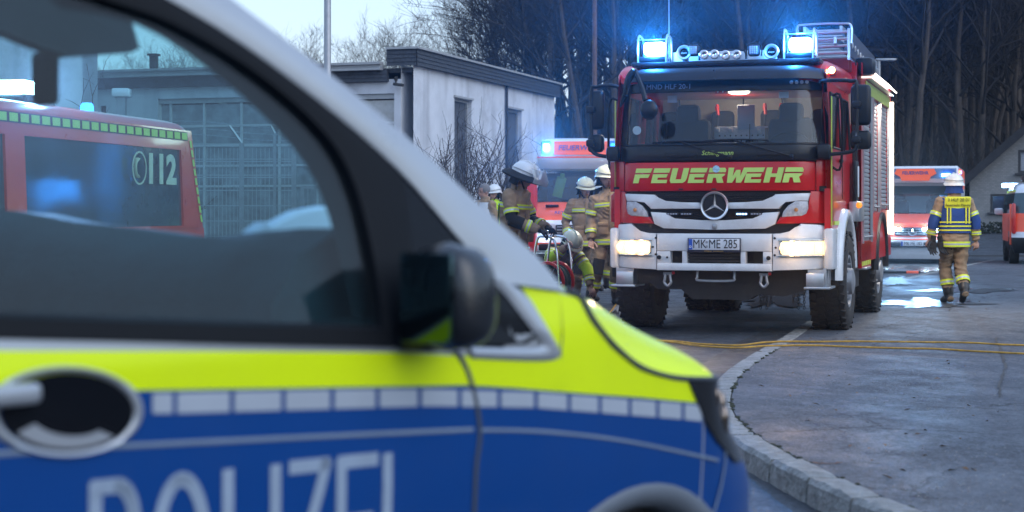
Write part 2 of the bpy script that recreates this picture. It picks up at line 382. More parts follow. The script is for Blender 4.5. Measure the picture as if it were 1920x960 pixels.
# kerb stones, one by one
M_stone = mat('kerb_concrete', (0.25, 0.25, 0.24), 0.8, var=.35, vs=14, bump=2.0, bs=40, dirt=.75, dcol=(0.09, 0.09, 0.08), coord='Object')
M_moss = mat('moss', (0.035, 0.038, 0.018), 0.95, var=.4, bump=2, bs=90)
kerb = bpy.data.objects.new('kerb', None); C.objects.link(kerb); kerb['kind'] = 'structure'
cum = [0.0]
for a, b in zip(KP, KP[1:]): cum.append(cum[-1] + (b - a).length)
def kp_at(s):
    for i in range(len(cum) - 1):
        if s <= cum[i + 1]:
            f = (s - cum[i]) / (cum[i + 1] - cum[i]); return KP[i].lerp(KP[i + 1], f), (KP[i + 1] - KP[i]).normalized()
    return KP[-1], (KP[-1] - KP[-2]).normalized()
s = 0.3
while s < cum[-1] - 1:
    L = random.uniform(.46, .62) if s < 9.5 else (.9 if s < 20 else 1.0); wd = .145 if s < 30 else .14; g_ = 0.012
    rows = []; dz = random.uniform(-.006, .006) if s < 10 else 0; dl = random.uniform(-.004, .004)
    for k in range(9):
        p, tt = kp_at(s + g_ + (L - 2 * g_) * k / 8); nn = Vector((-tt.y, tt.x, 0)); h = hz(p.y) + 0.006 + dz
        ch = min(.02, h * .8); e = 0.008 if k in (0, 8) else 0
        prof = [(-0.004, -.12), (-0.004, h - ch * .3 - e), (ch * .3, h - e), (wd - ch, h - e), (wd - e, h - ch - e), (wd + dl, -.12)]
        rows.append([p + nn * a + Vector((0, 0, b)) + Vector((random.uniform(-1, 1), random.uniform(-1, 1), random.uniform(-1, 1))) * (.0042 if s < 11 else 0) for a, b in prof])
    t = MB(); t.grid(rows, flip=True); t.add(rows[0], [tuple(range(6))]); t.add(rows[-1], [tuple(range(6))[::-1]])
    t.build('kerb_stone', M_stone, kerb, smooth=30); s += L
# moss and grit in the joint behind the stones
t = MB()
for i in range(260):
    s_ = random.uniform(4.5, 17); p, tt = kp_at(s_)
    if noise.noise((s_ * 1.7, 3, 0)) < -.05: continue
    nn = Vector((-tt.y, tt.x, 0)); r = random.uniform(.004, .013)
    t.ball(p - nn * random.uniform(-.008, .02) + Vector((0, 0, hz(p.y) + .002)), r, 5, 4, sc=(1.6, 1.6, .7))
o = t.build('joint_moss', M_moss); o['kind'] = 'stuff'
# loose grit and leaf bits on the pavement
t = MB()
for i in range(900):
    px, py = random.uniform(1380, 1920), 600 + 355 * random.random() ** .8; p = pg(px, py)
    if p.x < 1.6 and p.y < 12: continue
    r = random.uniform(.0018, .0045); t.ball(p + Vector((0, 0, r * .3)), r, 4, 3, sc=(1.4, 1, .6))
t.build('grit', mat('grit', (0.3, 0.28, 0.26), .7, var=.5, vs=20)).__setitem__('kind', 'stuff')
t = MB()
for i in range(70):
    p = pg(random.uniform(1400, 1915), random.uniform(560, 900)); a = random.uniform(0, 360); m_ = rotm(random.uniform(-20, 20), random.uniform(-20, 20), a); s_ = random.uniform(.012, .03)
    q = [(-s_, 0, 0), (0, -s_ * .45, .004), (s_, 0, 0), (0, s_ * .45, .006)]
    if p.x < 1.6 and p.y < 12: continue
    t.add([m_ @ Vector(v) + p + Vector((0, 0, .006)) for v in q], [(0, 1, 2, 3)])
t.build('leaf_litter', mat('fallen_leaf', (0.16, 0.08, 0.03), .8, var=.5)).__setitem__('kind', 'stuff')

# painted bright reflections and water film on the ground beside the fire engine
def puddle(name, px0, py0, px1, py1, m, z=0.008, n=110, jag=.3):
    t = MB(); cx, cy = (px0 + px1) / 2, (py0 + py1) / 2; pts = []
    for k in range(n):
        a = 2 * math.pi * k / n; r = 1 + jag * (noise.noise((math.cos(a) * 2.2 + cx, math.sin(a) * 2.2 + cy, 0)) + .6 * noise.noise((math.cos(a) * 7 + cx, math.sin(a) * 7 + cy, 3)))
        p = gnd(cx + (px1 - px0) / 2 * math.cos(a) * r, cy + (py1 - py0) / 2 * math.sin(a) * r, 0); pts.append((p.x, p.y, z + max(hz(p.y), 0) + G(p.x, p.y)))
    t.add(pts, [tuple(range(n))]); return t.build(name, m, kind='structure')
M_wet = mat('standing_water', (0.045, 0.047, 0.052), 0.16, spec=.7, rvar=.05, var=.3, bump=.25, bs=30)
M_sheen = mat('painted_sheen', (0.15, 0.16, 0.18), 0.6, var=.3, vs=5, bump=1, bs=30)  # paler colour painted for bright reflections on the wet ground
puddle('puddle', 1655, 500, 1770, 512, M_wet)
M_damp = mat('damp_asphalt', (0.05, 0.052, 0.058), 0.30, rvar=.12, var=.5, vs=3, bump=.6, bs=40)
puddle('damp_patch', 1740, 542, 1900, 550, M_damp, .007, jag=.9); puddle('damp_patch', 1650, 562, 1830, 578, M_damp, .007, jag=.9)
puddle('puddle', 1400, 550, 1500, 575, M_wet, jag=.9)
puddle('sheen_patch', 1650, 522, 1705, 536, M_sheen, .014, jag=.9); puddle('sheen_patch', 1150, 560, 1170, 590, M_sheen, .012, jag=.9)
puddle('sheen_patch', 1662, 505, 1712, 512, M_sheen, .014, jag=.9)

# ------------------------------------------------------------------ bare trees
M_bark = mat('bark', (0.078, 0.062, 0.052), 0.9, var=.35, vs=3, bump=1, bs=14)
M_twig = mat('twigs', (0.030, 0.027, 0.029), 0.9, var=.3, vs=2)
def tree_mesh(seed, height, lean, dens=1.0, low=0.35, minr=0.011):
    rnd = random.Random(seed); trunk = MB(); crown = MB()
    def walk(p, d, L, r, depth, mb, seg):
        n = 4 if depth == 0 else 3 if depth < 3 else 2
        pts = [p]; rs = [r]
        for i in range(n):
            d = (d + Vector((rnd.gauss(0, .10 + .05 * depth), rnd.gauss(0, .10 + .05 * depth), rnd.gauss(.03, .05)))).normalized()
            p = p + d * (L / n); pts.append(p); rs.append(max(minr * .6, r * (1 - (.5 if depth else .45) * (i + 1) / n)))
        mb.tube(pts, rs, seg)
        return pts, rs, d
    # main stem keeps going up, limbs leave it
    p = Vector((0, 0, -.5)); d = Vector((lean[0], lean[1], 1)).normalized(); r0 = height * .0125
    pts = [p]; rs = [r0 * 1.25]; N = 9
    for i in range(N):
        d = (d + Vector((rnd.gauss(0, .05), rnd.gauss(0, .05), .05))).normalized(); p = p + d * (height * .85 / N); pts.append(p); rs.append(max(.03, r0 * (1 - .88 * (i + 1) / N)))
    trunk.tube(pts, rs, 7)
    def grow(p, d, L, r, depth):
        q, qr, dd = walk(p, d, L, r, depth, crown, 4 if depth < 2 else 3)
        if depth >= 4 or L < .35: return
        k = {1: 5, 2: 4, 3: 4}.get(depth, 3); k = max(2, int(round(k * dens * rnd.uniform(.8, 1.2))))
        for j in range(k):
            t_ = rnd.uniform(.25, 1.0); i = min(len(q) - 2, int(t_ * (len(q) - 1))); f = t_ * (len(q) - 1) - i
            b = q[i].lerp(q[i + 1], f); ax = (q[i + 1] - q[i]).normalized()
            side = Vector((rnd.gauss(0, 1), rnd.gauss(0, 1), rnd.gauss(.25, .6))); side -= ax * side.dot(ax); side.normalize()
            nd = (ax * rnd.uniform(.5, 1.0) + side * rnd.uniform(.5, .9) + Vector((0, 0, .22))).normalized()
            grow(b, nd, L * rnd.uniform(.5, .72), max(minr, qr[i] * .55), depth + 1)
    nl = int(13 * dens)
    for j in range(nl):
        t_ = low + (1 - low) * (j + rnd.random()) / nl; i = min(N - 1, int(t_ * N)); b = pts[i].lerp(pts[i + 1], t_ * N - i)
        a = j * 2.4 + rnd.uniform(-.5, .5); up = rnd.uniform(.45, 1.1) + t_ * .5
        nd = Vector((math.cos(a), math.sin(a), up)).normalized(); grow(b, nd, height * (.34 - .20 * (t_ - low)) * rnd.uniform(.7, 1.15), max(.03, rs[i] * .5), 1)
    return trunk.mesh('trunk', M_bark), crown.mesh('crown', M_twig, smooth=0)
TREES = [tree_mesh(11 + i, 17, (random.uniform(-.05, .05), random.uniform(-.05, .05)), 1.0 if i < 4 else .85, .30 if i % 2 else .42) for i in range(6)]
def plant_tree(x, y, sc, k, label, group, name='bare_tree', rz=None):
    o = thing(name, label, 'tree', (x, y, G(x, y) - .1), 0, group); tr, cr = TREES[k]
    o.rotation_euler = (0, 0, random.uniform(0, 6.28) if rz is None else rz); o.scale = (sc, sc, sc * random.uniform(.92, 1.1))
    linked('trunk', tr, o); linked('crown', cr, o); return o
def zone(x, y):
    px = 960 + FPX * x / y
    if px < 250: return 'bare tree on the low wood edge seen through the police van windscreen'
    if px < 790: return 'small bare tree on the distant skyline above the flat roofed workshop'
    if px < 1040: return 'bare tree of the wood climbing behind the slate trimmed workshop wall'
    if px < 1200: return 'dark bare tree in the wood between the workshop and the fire engine'
    if px < 1620: return 'dark bare tree in the wooded slope behind the fire engine cab'
    return 'tall bare trunked tree in the dark wood above the rear ambulance and the house'
cnt = 0
# far skyline, left
for i in range(34):
    y = random.uniform(135, 165); px = -150 + 1150 * (i + random.random()) / 34; x = (px - 960) / FPX * y
    top = interp(px, [(-150, 150), (560, 104), (640, 96), (700, 88), (780, 74), (850, 48), (930, 12), (1000, -30)]) + random.uniform(-6, 10)
    hgt = 1.25 + (400 - top) * y / FPX - G(x, y)
    plant_tree(x, y, max(.45, hgt / 17 * 1.0), i % 6, zone(x, y), 'trees of the wood behind the street')
# the wooded slope
for (y0, y1, n, pa, pb, s0, s1) in ((66, 74, 26, 1090, 2080, .75, 1.0), (76, 90, 40, 1010, 2080, .9, 1.2), (92, 112, 50, 920, 2080, 1.0, 1.3), (114, 140, 56, 960, 2100, 1.1, 1.4), (142, 170, 40, 980, 2100, 1.1, 1.5)):
    for i in range(n):
        y = random.uniform(y0, y1); px = pa + (pb - pa) * (i + random.uniform(.1, .9)) / n; x = (px - 960) / FPX * y
        sc = random.uniform(s0, s1) * (1 if px > 1010 else .85)
        plant_tree(x, y, sc, random.randrange(6), zone(x, y), 'trees of the wood behind the street')
# undergrowth: one tangled mass of thin stems over the slope
t = MB(); rnd = random.Random(5)
for i in range(9000):
    y = rnd.uniform(62, 135); px = rnd.uniform(760, 2060); x = (px - 960) / FPX * y; z = G(x, y); h_ = rnd.uniform(1.2, 4.5)
    a = Vector((x, y, z)); b = a + Vector((rnd.gauss(0, .5), rnd.gauss(0, .4), h_ * .6)); c = b + Vector((rnd.gauss(0, .6), rnd.gauss(0, .4), h_ * .4))
    t.tube([a, b, c], [.035, .022, .008], 3)
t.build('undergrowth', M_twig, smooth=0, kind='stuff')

# ------------------------------------------------------------------ shrubs against the workshop
def shrub(name, label, base, h_, spread, seed, stems=16, group=None, r0=.018, sub=7):
    rnd = random.Random(seed); o = thing(name, label, 'bush', base, 0, group); st = MB(); tw = MB()
    for k in range(stems):
        a = rnd.uniform(0, 6.28); d = Vector((math.cos(a) * spread * rnd.random(), math.sin(a) * spread * rnd.random(), 1)).normalized()
        p = Vector((rnd.gauss(0, .12), rnd.gauss(0, .12), -.05)); pts = [p]; L = h_ * rnd.uniform(.6, 1.05)
        for i in range(7):
            d = (d + Vector((rnd.gauss(0, .13), rnd.gauss(0, .13), .02))).normalized(); p = p + d * L / 7; pts.append(p)
        st.tube(pts, [r0 * (1 - .85 * i / 7) + .002 for i in range(8)], 5)
        for j in range(sub):
            i = rnd.randrange(2, 7); q = pts[i]; dd = (pts[i + 1] - pts[i]).normalized() * .6 + Vector((rnd.gauss(0, .5), rnd.gauss(0, .5), rnd.gauss(.2, .3)))
            dd.normalize(); l_ = L * rnd.uniform(.12, .32); pp = [q]
            for m_ in range(4):
                dd = (dd + Vector((rnd.gauss(0, .2), rnd.gauss(0, .2), .04))).normalized(); q = q + dd * l_ / 4; pp.append(q)
                if m_ > 0 and rnd.random() < .8:
                    e = q + (dd * .5 + Vector((rnd.gauss(0, .5), rnd.gauss(0, .5), rnd.gauss(.2, .4)))).normalized() * l_ * .35; tw.tube([q, (q + e) / 2 + Vector((0, 0, .01)), e], [.004, .003, .002], 3)
            tw.tube(pp, [.007, .006, .005, .004, .003], 3)
    st.build('stem', M_bark, o); tw.build('twigs', M_twig, o, smooth=0); return o
B1 = at(845, 400, 33); shrub('bare_shrub', 'tall leafless shrub in front of the first dark window of the white workshop', (B1.x - .1, 33, 0), 3.3, .6, 3, 36)
B2 = at(905, 400, 33.5); shrub('bare_shrub', 'leafless shrub between the two tall dark windows of the white workshop', (B2.x, 33.5, 0), 2.7, .65, 4, 26)
B3 = at(985, 400, 35); shrub('bare_shrub', 'leafless shrub by the far corner of the workshop beside the ambulance roof', (B3.x - .15, 35, 0), 3.1, .7, 8, 26)
B4 = at(800, 400, 31); shrub('bare_shrub', 'low leafless shrub beside the near corner of the white workshop', (B4.x, 31, 0), 2.4, .7, 6, 16)
B5 = at(250, 400, 22); shrub('bare_shrub', 'thin arching leafless shrub in front of the far white building seen through the van window', (B5.x, 22, 0), 3.4, .8, 9, 12, sub=6)

# ------------------------------------------------------------------ buildings
def wall_holes(mb, x0, x1, z0, z1, holes, P, thick, mi=0):
    """wall in its own 2-D plane with openings; P(x, z, depth) -> 3-D"""
    xs = sorted({x0, x1, *[v for h in holes for v in (h[0], h[1])]}); zs = sorted({z0, z1, *[v for h in holes for v in (h[2], h[3])]})
    for a, b in zip(xs, xs[1:]):
        for c, d in zip(zs, zs[1:]):
            mx, mz = (a + b) / 2, (c + d) / 2
            if any(h[0] < mx < h[1] and h[2] < mz < h[3] for h in holes): continue
            mb.add([P(a, c, 0), P(b, c, 0), P(b, d, 0), P(a, d, 0)], [(0, 1, 2, 3)], mi)
            mb.add([P(a, c, thick), P(b, c, thick), P(b, d, thick), P(a, d, thick)], [(3, 2, 1, 0)], mi)
    for (a, b, c, d) in holes:
        for q in (((a, c), (b, c)), ((b, c), (b, d)), ((b, d), (a, d)), ((a, d), (a, c))):
            mb.add([P(*q[0], 0), P(*q[1], 0), P(*q[1], thick), P(*q[0], thick)], [(0, 1, 2, 3)], mi)
    return mb
M_render = mat('weathered_white_render', (0.57, 0.59, 0.63), 0.9, var=.12, vs=1.3, bump=.6, bs=25, dirt=.75, dcol=(0.2, 0.19, 0.2))
# rain streaks under the roof edge: dirt with a shape of its own
_n = M_render.node_tree.nodes; _l = M_render.node_tree.links
_tc = _n.new('ShaderNodeTexCoord'); _mp = _n.new('ShaderNodeMapping'); _mp.inputs['Scale'].default_value = (.8, .8, .10); _l.new(_tc.outputs['Object'], _mp.inputs['Vector'])
_nz = _n.new('ShaderNodeTexNoise'); _nz.inputs['Scale'].default_value = 2.2; _nz.inputs['Detail'].default_value = 5; _l.new(_mp.outputs[0], _nz.inputs['Vector'])
_r = _n.new('ShaderNodeMapRange'); _r.inputs[1].default_value = .52; _r.inputs[2].default_value = .78; _r.inputs[4].default_value = .45; _l.new(_nz.outputs[0], _r.inputs[0])
_m = _n.new('ShaderNodeMix'); _m.data_type = 'RGBA'; _m.inputs[7].default_value = (.13, .13, .145, 1)
_b = _n['Principled BSDF']; _src = _b.inputs['Base Color'].links[0].from_socket; _l.new(_src, _m.inputs[6]); _l.new(_r.outputs[0], _m.inputs[0]); _l.new(_m.outputs[2], _b.inputs['Base Color'])
M_slate = mat('slate_shingle', (0.040, 0.046, 0.060), 0.6, var=.35, vs=7, bump=.4, bs=20)
M_trim = mat('zinc_trim', (0.36, 0.37, 0.38), 0.5, metal=.2, var=.1)
M_wframe = mat('window_frame_white', (0.55, 0.56, 0.57), 0.5, var=.06, dirt=.2)
G_dark = glass('dark_window_glass', (0.10, 0.12, 0.14), 0.12, 0.05, 0.25)
M_room = mat('dark_room', (0.02, 0.022, 0.025), 0.9)
M_curt = mat('closed_grey_shutter', (0.075, 0.08, 0.09), 0.8, var=.2)
HF = Frame(-2.23, 38, 0, -18.3); ZT, ZA = 4.99, 4.66
def hw(px, py): p = HF.hit(px, py, 0, 0.0); return p.y, p.z      # on the gable wall
def hl(px, py): p = HF.hit(px, py, 1, 0.0); return p.x, p.z      # on the long front
hall = thing('workshop', 'white rendered flat roofed workshop with dark slate edging behind the bare shrubs', 'building', HF.o, -18.3)
LEN = 11.0
w1 = (*sorted((hw(852, 300)[0], hw(884, 300)[0])), 0.3, hw(866, 186)[1]); w2 = (*sorted((hw(949, 300)[0], hw(978, 300)[0])), 0.3, hw(964, 206)[1])
t = MB(); wall_holes(t, 0, LEN, -.2, 4.62, [w1, w2], lambda a, b, d: (-d, a, b), .3); t.build('gable_wall', M_render, hall, smooth=0)
XL = -9.3
wl = (hl(296, 250)[0], hl(739, 250)[0], 0.5, hl(700, 176)[1]); wsm = (hl(183, 200)[0] + .05, hl(199, 200)[0], 3.2, 3.85)
t = MB(); wall_holes(t, XL, -.3, -.2, 4.3, [wl, wsm], lambda a, b, d: (a, d, b), .3); t.build('front_wall', M_render, hall, smooth=0)
t = MB(); t.box((XL / 2, LEN / 2, 4.5), (-XL - .1, LEN - .1, .1)); t.box((XL + .15, LEN / 2, 2.2), (.3, LEN, 4.4)); t.box((XL / 2, LEN - .1, 2.2), (-XL - .1, .2, 4.6)); t.build('roof', M_slate, hall, smooth=0)
t = MB(); t.box((XL / 2, 5, 2.0), (-XL - 1.4, .05, 4)); t.box((-1.2, LEN / 2, 2), (.05, LEN - 1, 4.2)); t.build('interior_wall', M_room, hall, smooth=0)
# window in the gable: closed shutter, frame, reveal edge
for w in (w1, w2):
    t = MB(); t.box((-.16, (w[0] + w[1]) / 2, (w[2] + w[3]) / 2), (.03, w[1] - w[0], w[3] - w[2])); f = t.build('window', M_curt, hall, smooth=0)
    t = MB()
    for yy in (w[0] + .03, w[1] - .03): t.box((-.12, yy, (w[2] + w[3]) / 2), (.05, .06, w[3] - w[2]))
    t.box((-.12, (w[0] + w[1]) / 2, w[3] - .03), (.045, w[1] - w[0] - .12, .06)); t.box((0.015, (w[0] + w[1]) / 2, w[3] + .035), (.07, w[1] - w[0] + .1, .05)); t.build('frame', M_trim, f, smooth=0)
# big multi-pane windows in the long front
t = MB(); nb = 6; W_ = wl[1] - wl[0]
vx = [hl(x, 260)[0] for x in (296, 316, 379, 449, 520, 592, 665, 739)]; vz = [.5, hl(600, 348)[1], hl(600, 309)[1], hl(600, 270)[1], hl(600, 232)[1], wl[3] - .12]
for x in vx: t.box((x, .12, (wl[2] + wl[3]) / 2), (.055, .06, wl[3] - wl[2]))
for z in vz[1:-1]: t.box(((wl[0] + wl[1]) / 2, .125, z), (W_, .055, .05))
fr = t.build('window', M_wframe, hall, smooth=0, label='long window front divided by white bars')
t = MB(); t.box(((wl[0] + wl[1]) / 2, .10, wl[3] - .06), (W_ + .04, .10, .11)); t.build('lintel', M_trim, hall, smooth=0)
for a, b in zip(vx, vx[1:]):
    for c, d in zip(vz, vz[1:]):
        t = MB(); t.box(((a + b) / 2, .135 + random.uniform(-.004, .004), (c + d) / 2), (b - a - .05, .008, d - c - .045)); t.build('pane', glass('workshop_pane', (.25, .3, .33), .25, .08, .5), fr, smooth=0)
t = MB(); t.box(((wsm[0] + wsm[1]) / 2, .1, (wsm[2] + wsm[3]) / 2), (wsm[1] - wsm[0], .02, wsm[3] - wsm[2])); t.build('window', M_curt, hall, smooth=0)
# slate edging
def shingles(mb, a0, a1, z0, z1, rows, step, P):
    hgt = (z1 - z0) / rows
    for r_ in range(rows):
        n = int((a1 - a0) / step); o_ = (r_ % 2) * step / 2
        for i in range(n + 1):
            a = max(a0, a0 + i * step - o_ + .004); b = min(a1, a0 + (i + 1) * step - o_ - .004)
            if b - a < .03: continue
            z = z0 + r_ * hgt; k = random.uniform(-.004, .004)
            q = [P(a, z - .012, .030 + k), P(b, z - .012, .030 + k), P(b, z + hgt, .008), P(a, z + hgt, .008), P(a, z - .012, .012), P(b, z - .012, .012)]
            mb.add(q, [(0, 1, 2, 3), (4, 5, 1, 0)])
t = MB(); t.box((.06, LEN / 2 + .0, 4.78), (.12, LEN + .24, .36)); t.box((-.30, -.06, 4.78), (.60, .115, .36)); t.build('fascia', M_slate, hall, smooth=0)
t = MB(); shingles(t, -.12, LEN + .1, 4.60, 4.95, 4, .135, lambda a, z, d: (.12 + d, a, z)); shingles(t, -.6, .12, 4.60, 4.95, 4, .135, lambda a, z, d: (a, -.12 - d, z)); t.build('shingle_cladding', M_slate, hall, smooth=0, kind='stuff')
t = MB(); t.box((.06, LEN / 2, 4.985), (.26, LEN + .38, .05)); t.box((-.33, -.07, 4.984), (.56, .24, .048)); t.build('roof_edge', M_trim, hall, smooth=0)
t = MB(); t.box((XL / 2 - .35, -.20, ZA - .01), (-XL - .7, .22, .055)); t.box((XL / 2 - .35, -.17, ZA - .075), (-XL - .7, .14, .07)); t.box((XL / 2 - .35, -.19, ZA - .14), (-XL - .7, .18, .05)); t.build('gutter', M_trim, hall, smooth=0)
t = MB(); t.box((XL / 2 - .3, -.05, 4.38), (-XL - .6, .12, .28)); t.build('fascia', M_slate, hall, smooth=0)
t = MB(); shingles(t, XL, -.6, 4.26, 4.50, 3, .16, lambda a, z, d: (a, -.11 - d, z)); t.build('shingle_cladding', M_slate, hall, smooth=0, kind='stuff')
yp = hw(947, 200)[0]; t = MB(); t.tube([(.05, yp, 4.6), (.05, yp, .1)], .035, 8); t.build('downpipe', M_dark, hall)
# wall lamp by the corner
p = hl(752, 158); t = MB(); t.tube([(p[0] - .12, 0, p[1] + .13), (p[0] - .08, -.12, p[1] + .02)], .018, 6); t.rbox((p[0] - .0, -.16, p[1] - .02), (.24, .12, .07), .02, rot=rotm(0, 8, 0)); t.rbox((p[0] - .12, -.01, p[1] + .13), (.08, .03, .1), .01)
t.build('floodlight', M_dark, hall)
p = hl(240, 134); t = MB(); t.box((p[0], 1.2, ZA + .22), (.16, .16, .5)); t.box((p[0], 1.2, ZA + .5), (.24, .24, .05)); t.build('chimney', M_dark, hall, smooth=0)

# far white building on the left, seen through the windscreen
BF = at(183, 400, 34); t0 = thing('white_building', 'tall white building far behind the red van seen through the police van windscreen', 'building', (BF.x, 34, 0), 15)
t = MB(); wall_holes(t, -9, 0, 0, 6.2, [(-8, -6.8, 3, 4.4), (-5.6, -4.4, 3, 4.4), (-.55, -.25, 2.9, 3.2)], lambda a, b, d: (a, d, b), .3); t.box((-.15, 3, 3.1), (.3, 6, 6.2)); t.build('wall', M_render, t0, smooth=0)
t = MB(); t.box((-4.5, 3, 6.3), (9.4, 6.5, .2)); t.build('roof', M_slate, t0, smooth=0)
for (a, b, c, d) in [(-8, -6.8, 3, 4.4), (-5.6, -4.4, 3, 4.4), (-.55, -.25, 2.9, 3.2)]:
    t = MB(); t.box(((a + b) / 2, .12, (c + d) / 2), (b - a, .03, d - c)); w_ = t.build('window', M_curt, t0, smooth=0)
    t = MB(); t.box(((a + b) / 2, .09, (c + d) / 2), (.05, .04, d - c)); t.box(((a + b) / 2, -.02, c - .03), (b - a + .1, .12, .05)); t.build('frame', M_wframe, w_, smooth=0)

# house on the right
M_hbrick = mat('pale_house_brick', (0.21, 0.205, 0.20), 0.9, var=.15, vs=3, bump=.3, bs=20)
_n = M_hbrick.node_tree.nodes; _l = M_hbrick.node_tree.links; _b = _n['Principled BSDF']
_tc = _n.new('ShaderNodeTexCoord'); _mp = _n.new('ShaderNodeMapping'); _mp.inputs['Rotation'].default_value = (R(90), 0, 0); _l.new(_tc.outputs['Object'], _mp.inputs['Vector'])
_bk = _n.new('ShaderNodeTexBrick'); _bk.inputs['Scale'].default_value = 4.0; _bk.inputs['Color1'].default_value = (.27, .265, .26, 1); _bk.inputs['Color2'].default_value = (.21, .21, .21, 1); _bk.inputs['Mortar'].default_value = (.18, .18, .185, 1); _bk.inputs['Mortar Size'].default_value = .025
_l.new(_mp.outputs[0], _bk.inputs['Vector']); _l.new(_bk.outputs[0], _b.inputs['Base Color'])
HY = 60.0; zb = G(16, HY)
def hh(px, py): p = at(px, py, HY); return p.x, p.z
h0 = thing('gabled_house', 'pale brick house with a steep dark roof behind the parked emergency car', 'house', (0, HY, 0), 0); h0_turn = R(-15)
xl = hh(1818, 400)[0]; zl = hh(1818, 341)[1]; sl_ = (hh(1920, 247)[1] - zl) / (hh(1920, 400)[0] - xl); xa = xl + 5.2; za = zl + 5.2 * sl_
wA = (*[hh(x, 300)[0] for x in (1902, 1936)], hh(0, 325)[1], hh(0, 282)[1]); wB = (*[hh(x, 300)[0] for x in (1854, 1882)], hh(0, 398)[1], hh(0, 364)[1])
t = MB(); wall_holes(t, xl, xa + 5.2, zb - 1, zl, [(wB[0], wB[1], wB[2], zl - .001 if wB[3] > zl else wB[3])], lambda a, b, d: (a, d, b), .3)
# gable triangle cut by the upper window
def gz(x): return za - abs(x - xa) * sl_
def strip(a, b, lo=None):
    lo = lo or (lambda x: zl)
    for k in range(8):
        u, v = a + (b - a) * k / 8, a + (b - a) * (k + 1) / 8
        if gz(v) - lo(v) < .01 and gz(u) - lo(u) < .01: continue
        t.add([(u, 0, lo(u)), (v, 0, lo(v)), (v, 0, gz(v)), (u, 0, gz(u))], [(0, 1, 2, 3)])
strip(xl, wA[0]); strip(wA[0], wA[1], lambda x: wA[3]); strip(wA[1], xa + 5.2)
if wA[2] > zl: t.add([(wA[0], 0, zl), (wA[1], 0, zl), (wA[1], 0, wA[2]), (wA[0], 0, wA[2])], [(0, 1, 2, 3)])
t.build('wall', M_hbrick, h0, smooth=0)
t = MB(); t.box((xa, 3.5, (zl + zb) / 2), (10.2, .3, zl - zb)); t.box((xl + .2, 3.5, (zl + zb) / 2), (.35, 6.6, zl - zb - .05)); t.build('side_wall', M_hbrick, h0, smooth=0)
M_roof = mat('dark_roof_tiles', (0.020, 0.020, 0.024), .8, var=.4, vs=5, bump=.6, bs=10)
for sg in (-1, 1):
    t = MB(); e = 5.2 + .5; q = [(xa, za), (xa + sg * e, za - e * sl_), (xa + sg * e, za - e * sl_ + .36), (xa, za + .36)]
    t.prism(q, 1, -.45, 8); t.build('roof', M_roof, h0, smooth=0)
M_shut = mat('roller_blind', (0.30, 0.33, 0.38), .6, var=.06)
for w, m_, nm in ((wA, M_shut, 'blind'), (wB, None, 'pane')):
    fr_ = MB(); a, b, c, d = w
    for x in (a + .04, b - .04): fr_.box((x, .06, (c + d) / 2), (.09, .08, d - c))
    for z in (c + .04, d - .04): fr_.box(((a + b) / 2, .061, z), (b - a - .17, .08, .09))
    fr_.box(((a + b) / 2, -.04, c - .04), (b - a + .2, .16, .07)); f = fr_.build('window', mat('dark_window_frame', (.03, .03, .035), .5), h0, smooth=0)
    if nm == 'blind':
        t = MB(); k = int((d - c) / .09)
        for i in range(k): t.rbox(((a + b) / 2, .10, c + .08 + (d - c - .16) * (i + .5) / k), (b - a - .16, .03, (d - c - .16) / k * .96), .01, 1)
        t.build('blind', M_shut, f)
    else:
        t = MB(); t.box(((a + b) / 2, .1, (c + d) / 2), (b - a - .16, .02, d - c - .16)); t.build('pane', mat('lit_reflecting_pane', (.02, .03, .06), .06, spec=.9), f, smooth=0)
t = MB(); rnd = random.Random(9)
for i in range(2600):
    x = rnd.uniform(xl - 2, xl + 8); t.ball((x, HY - 1 + rnd.uniform(-.4, .4), G(x, HY - 1) + rnd.uniform(0, .40)), rnd.uniform(.02, .055), 4, 3, sc=(1, 1, .8))
hd = t.build('low_hedge', mat('dark_hedge', (.02, .026, .018), .9, var=.4)); tag(hd, 'low dark hedge along the foot of the pale brick house', 'hedge')

h0.rotation_euler = (0, 0, h0_turn); h0.scale = (1.035, 1, 1); h0.location = (xl - 1.035 * xl * math.cos(h0_turn), HY - 1.035 * xl * math.sin(h0_turn), 0)
# ------------------------------------------------------------------ street furniture
M_galv = mat('galvanised_steel', (0.34, 0.35, 0.37), .45, metal=.7, var=.12, vs=12)
p = at(614, 400, 24); o = thing('lamp_post', 'thick grey steel lamp post rising beside the workshop window front', 'lamp post', (p.x, 24, 0))
t = MB(); t.tube([(0, 0, 0), (0, 0, .9), (0, 0, 1.0), (0, 0, 8)], [.075, .075, .054, .045], 16); t.build('pole', M_galv, o)
t = MB(); t.rbox((0, 0, 2.45), (.14, .13, .10), .02); t.build('clamp', M_dark, o)
t = MB(); t.tube(smooth_path([(0, 0, 8), (.1, -.1, 8.4), (.6, -.7, 8.6)], 5), .035, 8); t.rbox((.8, -.95, 8.6), (.3, .7, .12), .04, rot=rotm(0, 0, 40)); t.build('lamp_head', M_galv, o)
p = at(1115, 400, 47); o = thing('brown_pole', 'slim rust brown pole standing in front of the wood beside the fire engine', 'pole', (p.x, 47, G(p.x, 47)))
t = MB(); t.tube([(0, 0, 0), (0, 0, 10.5)], [.075, .055], 12); t.build('pole', mat('rusty_pole', (.13, .075, .06), .8, var=.2, bump=.3), o)
t = MB(); t.rbox((0, -.08, 1.5), (.16, .08, .3), .01); t.build('fuse_box', M_dark, o)
p = at(1648, 400, 50); o = thing('street_lamp', 'slim distant street lamp with a flat arm behind the ladder of the fire engine', 'street lamp', (p.x, 50, G(p.x, 50)))
zt = at(0, 112, 50).z - G(p.x, 50); t = MB(); t.tube([(0, 0, 0), (0, 0, zt)], [.06, .045], 10); t.build('pole', M_galv, o)
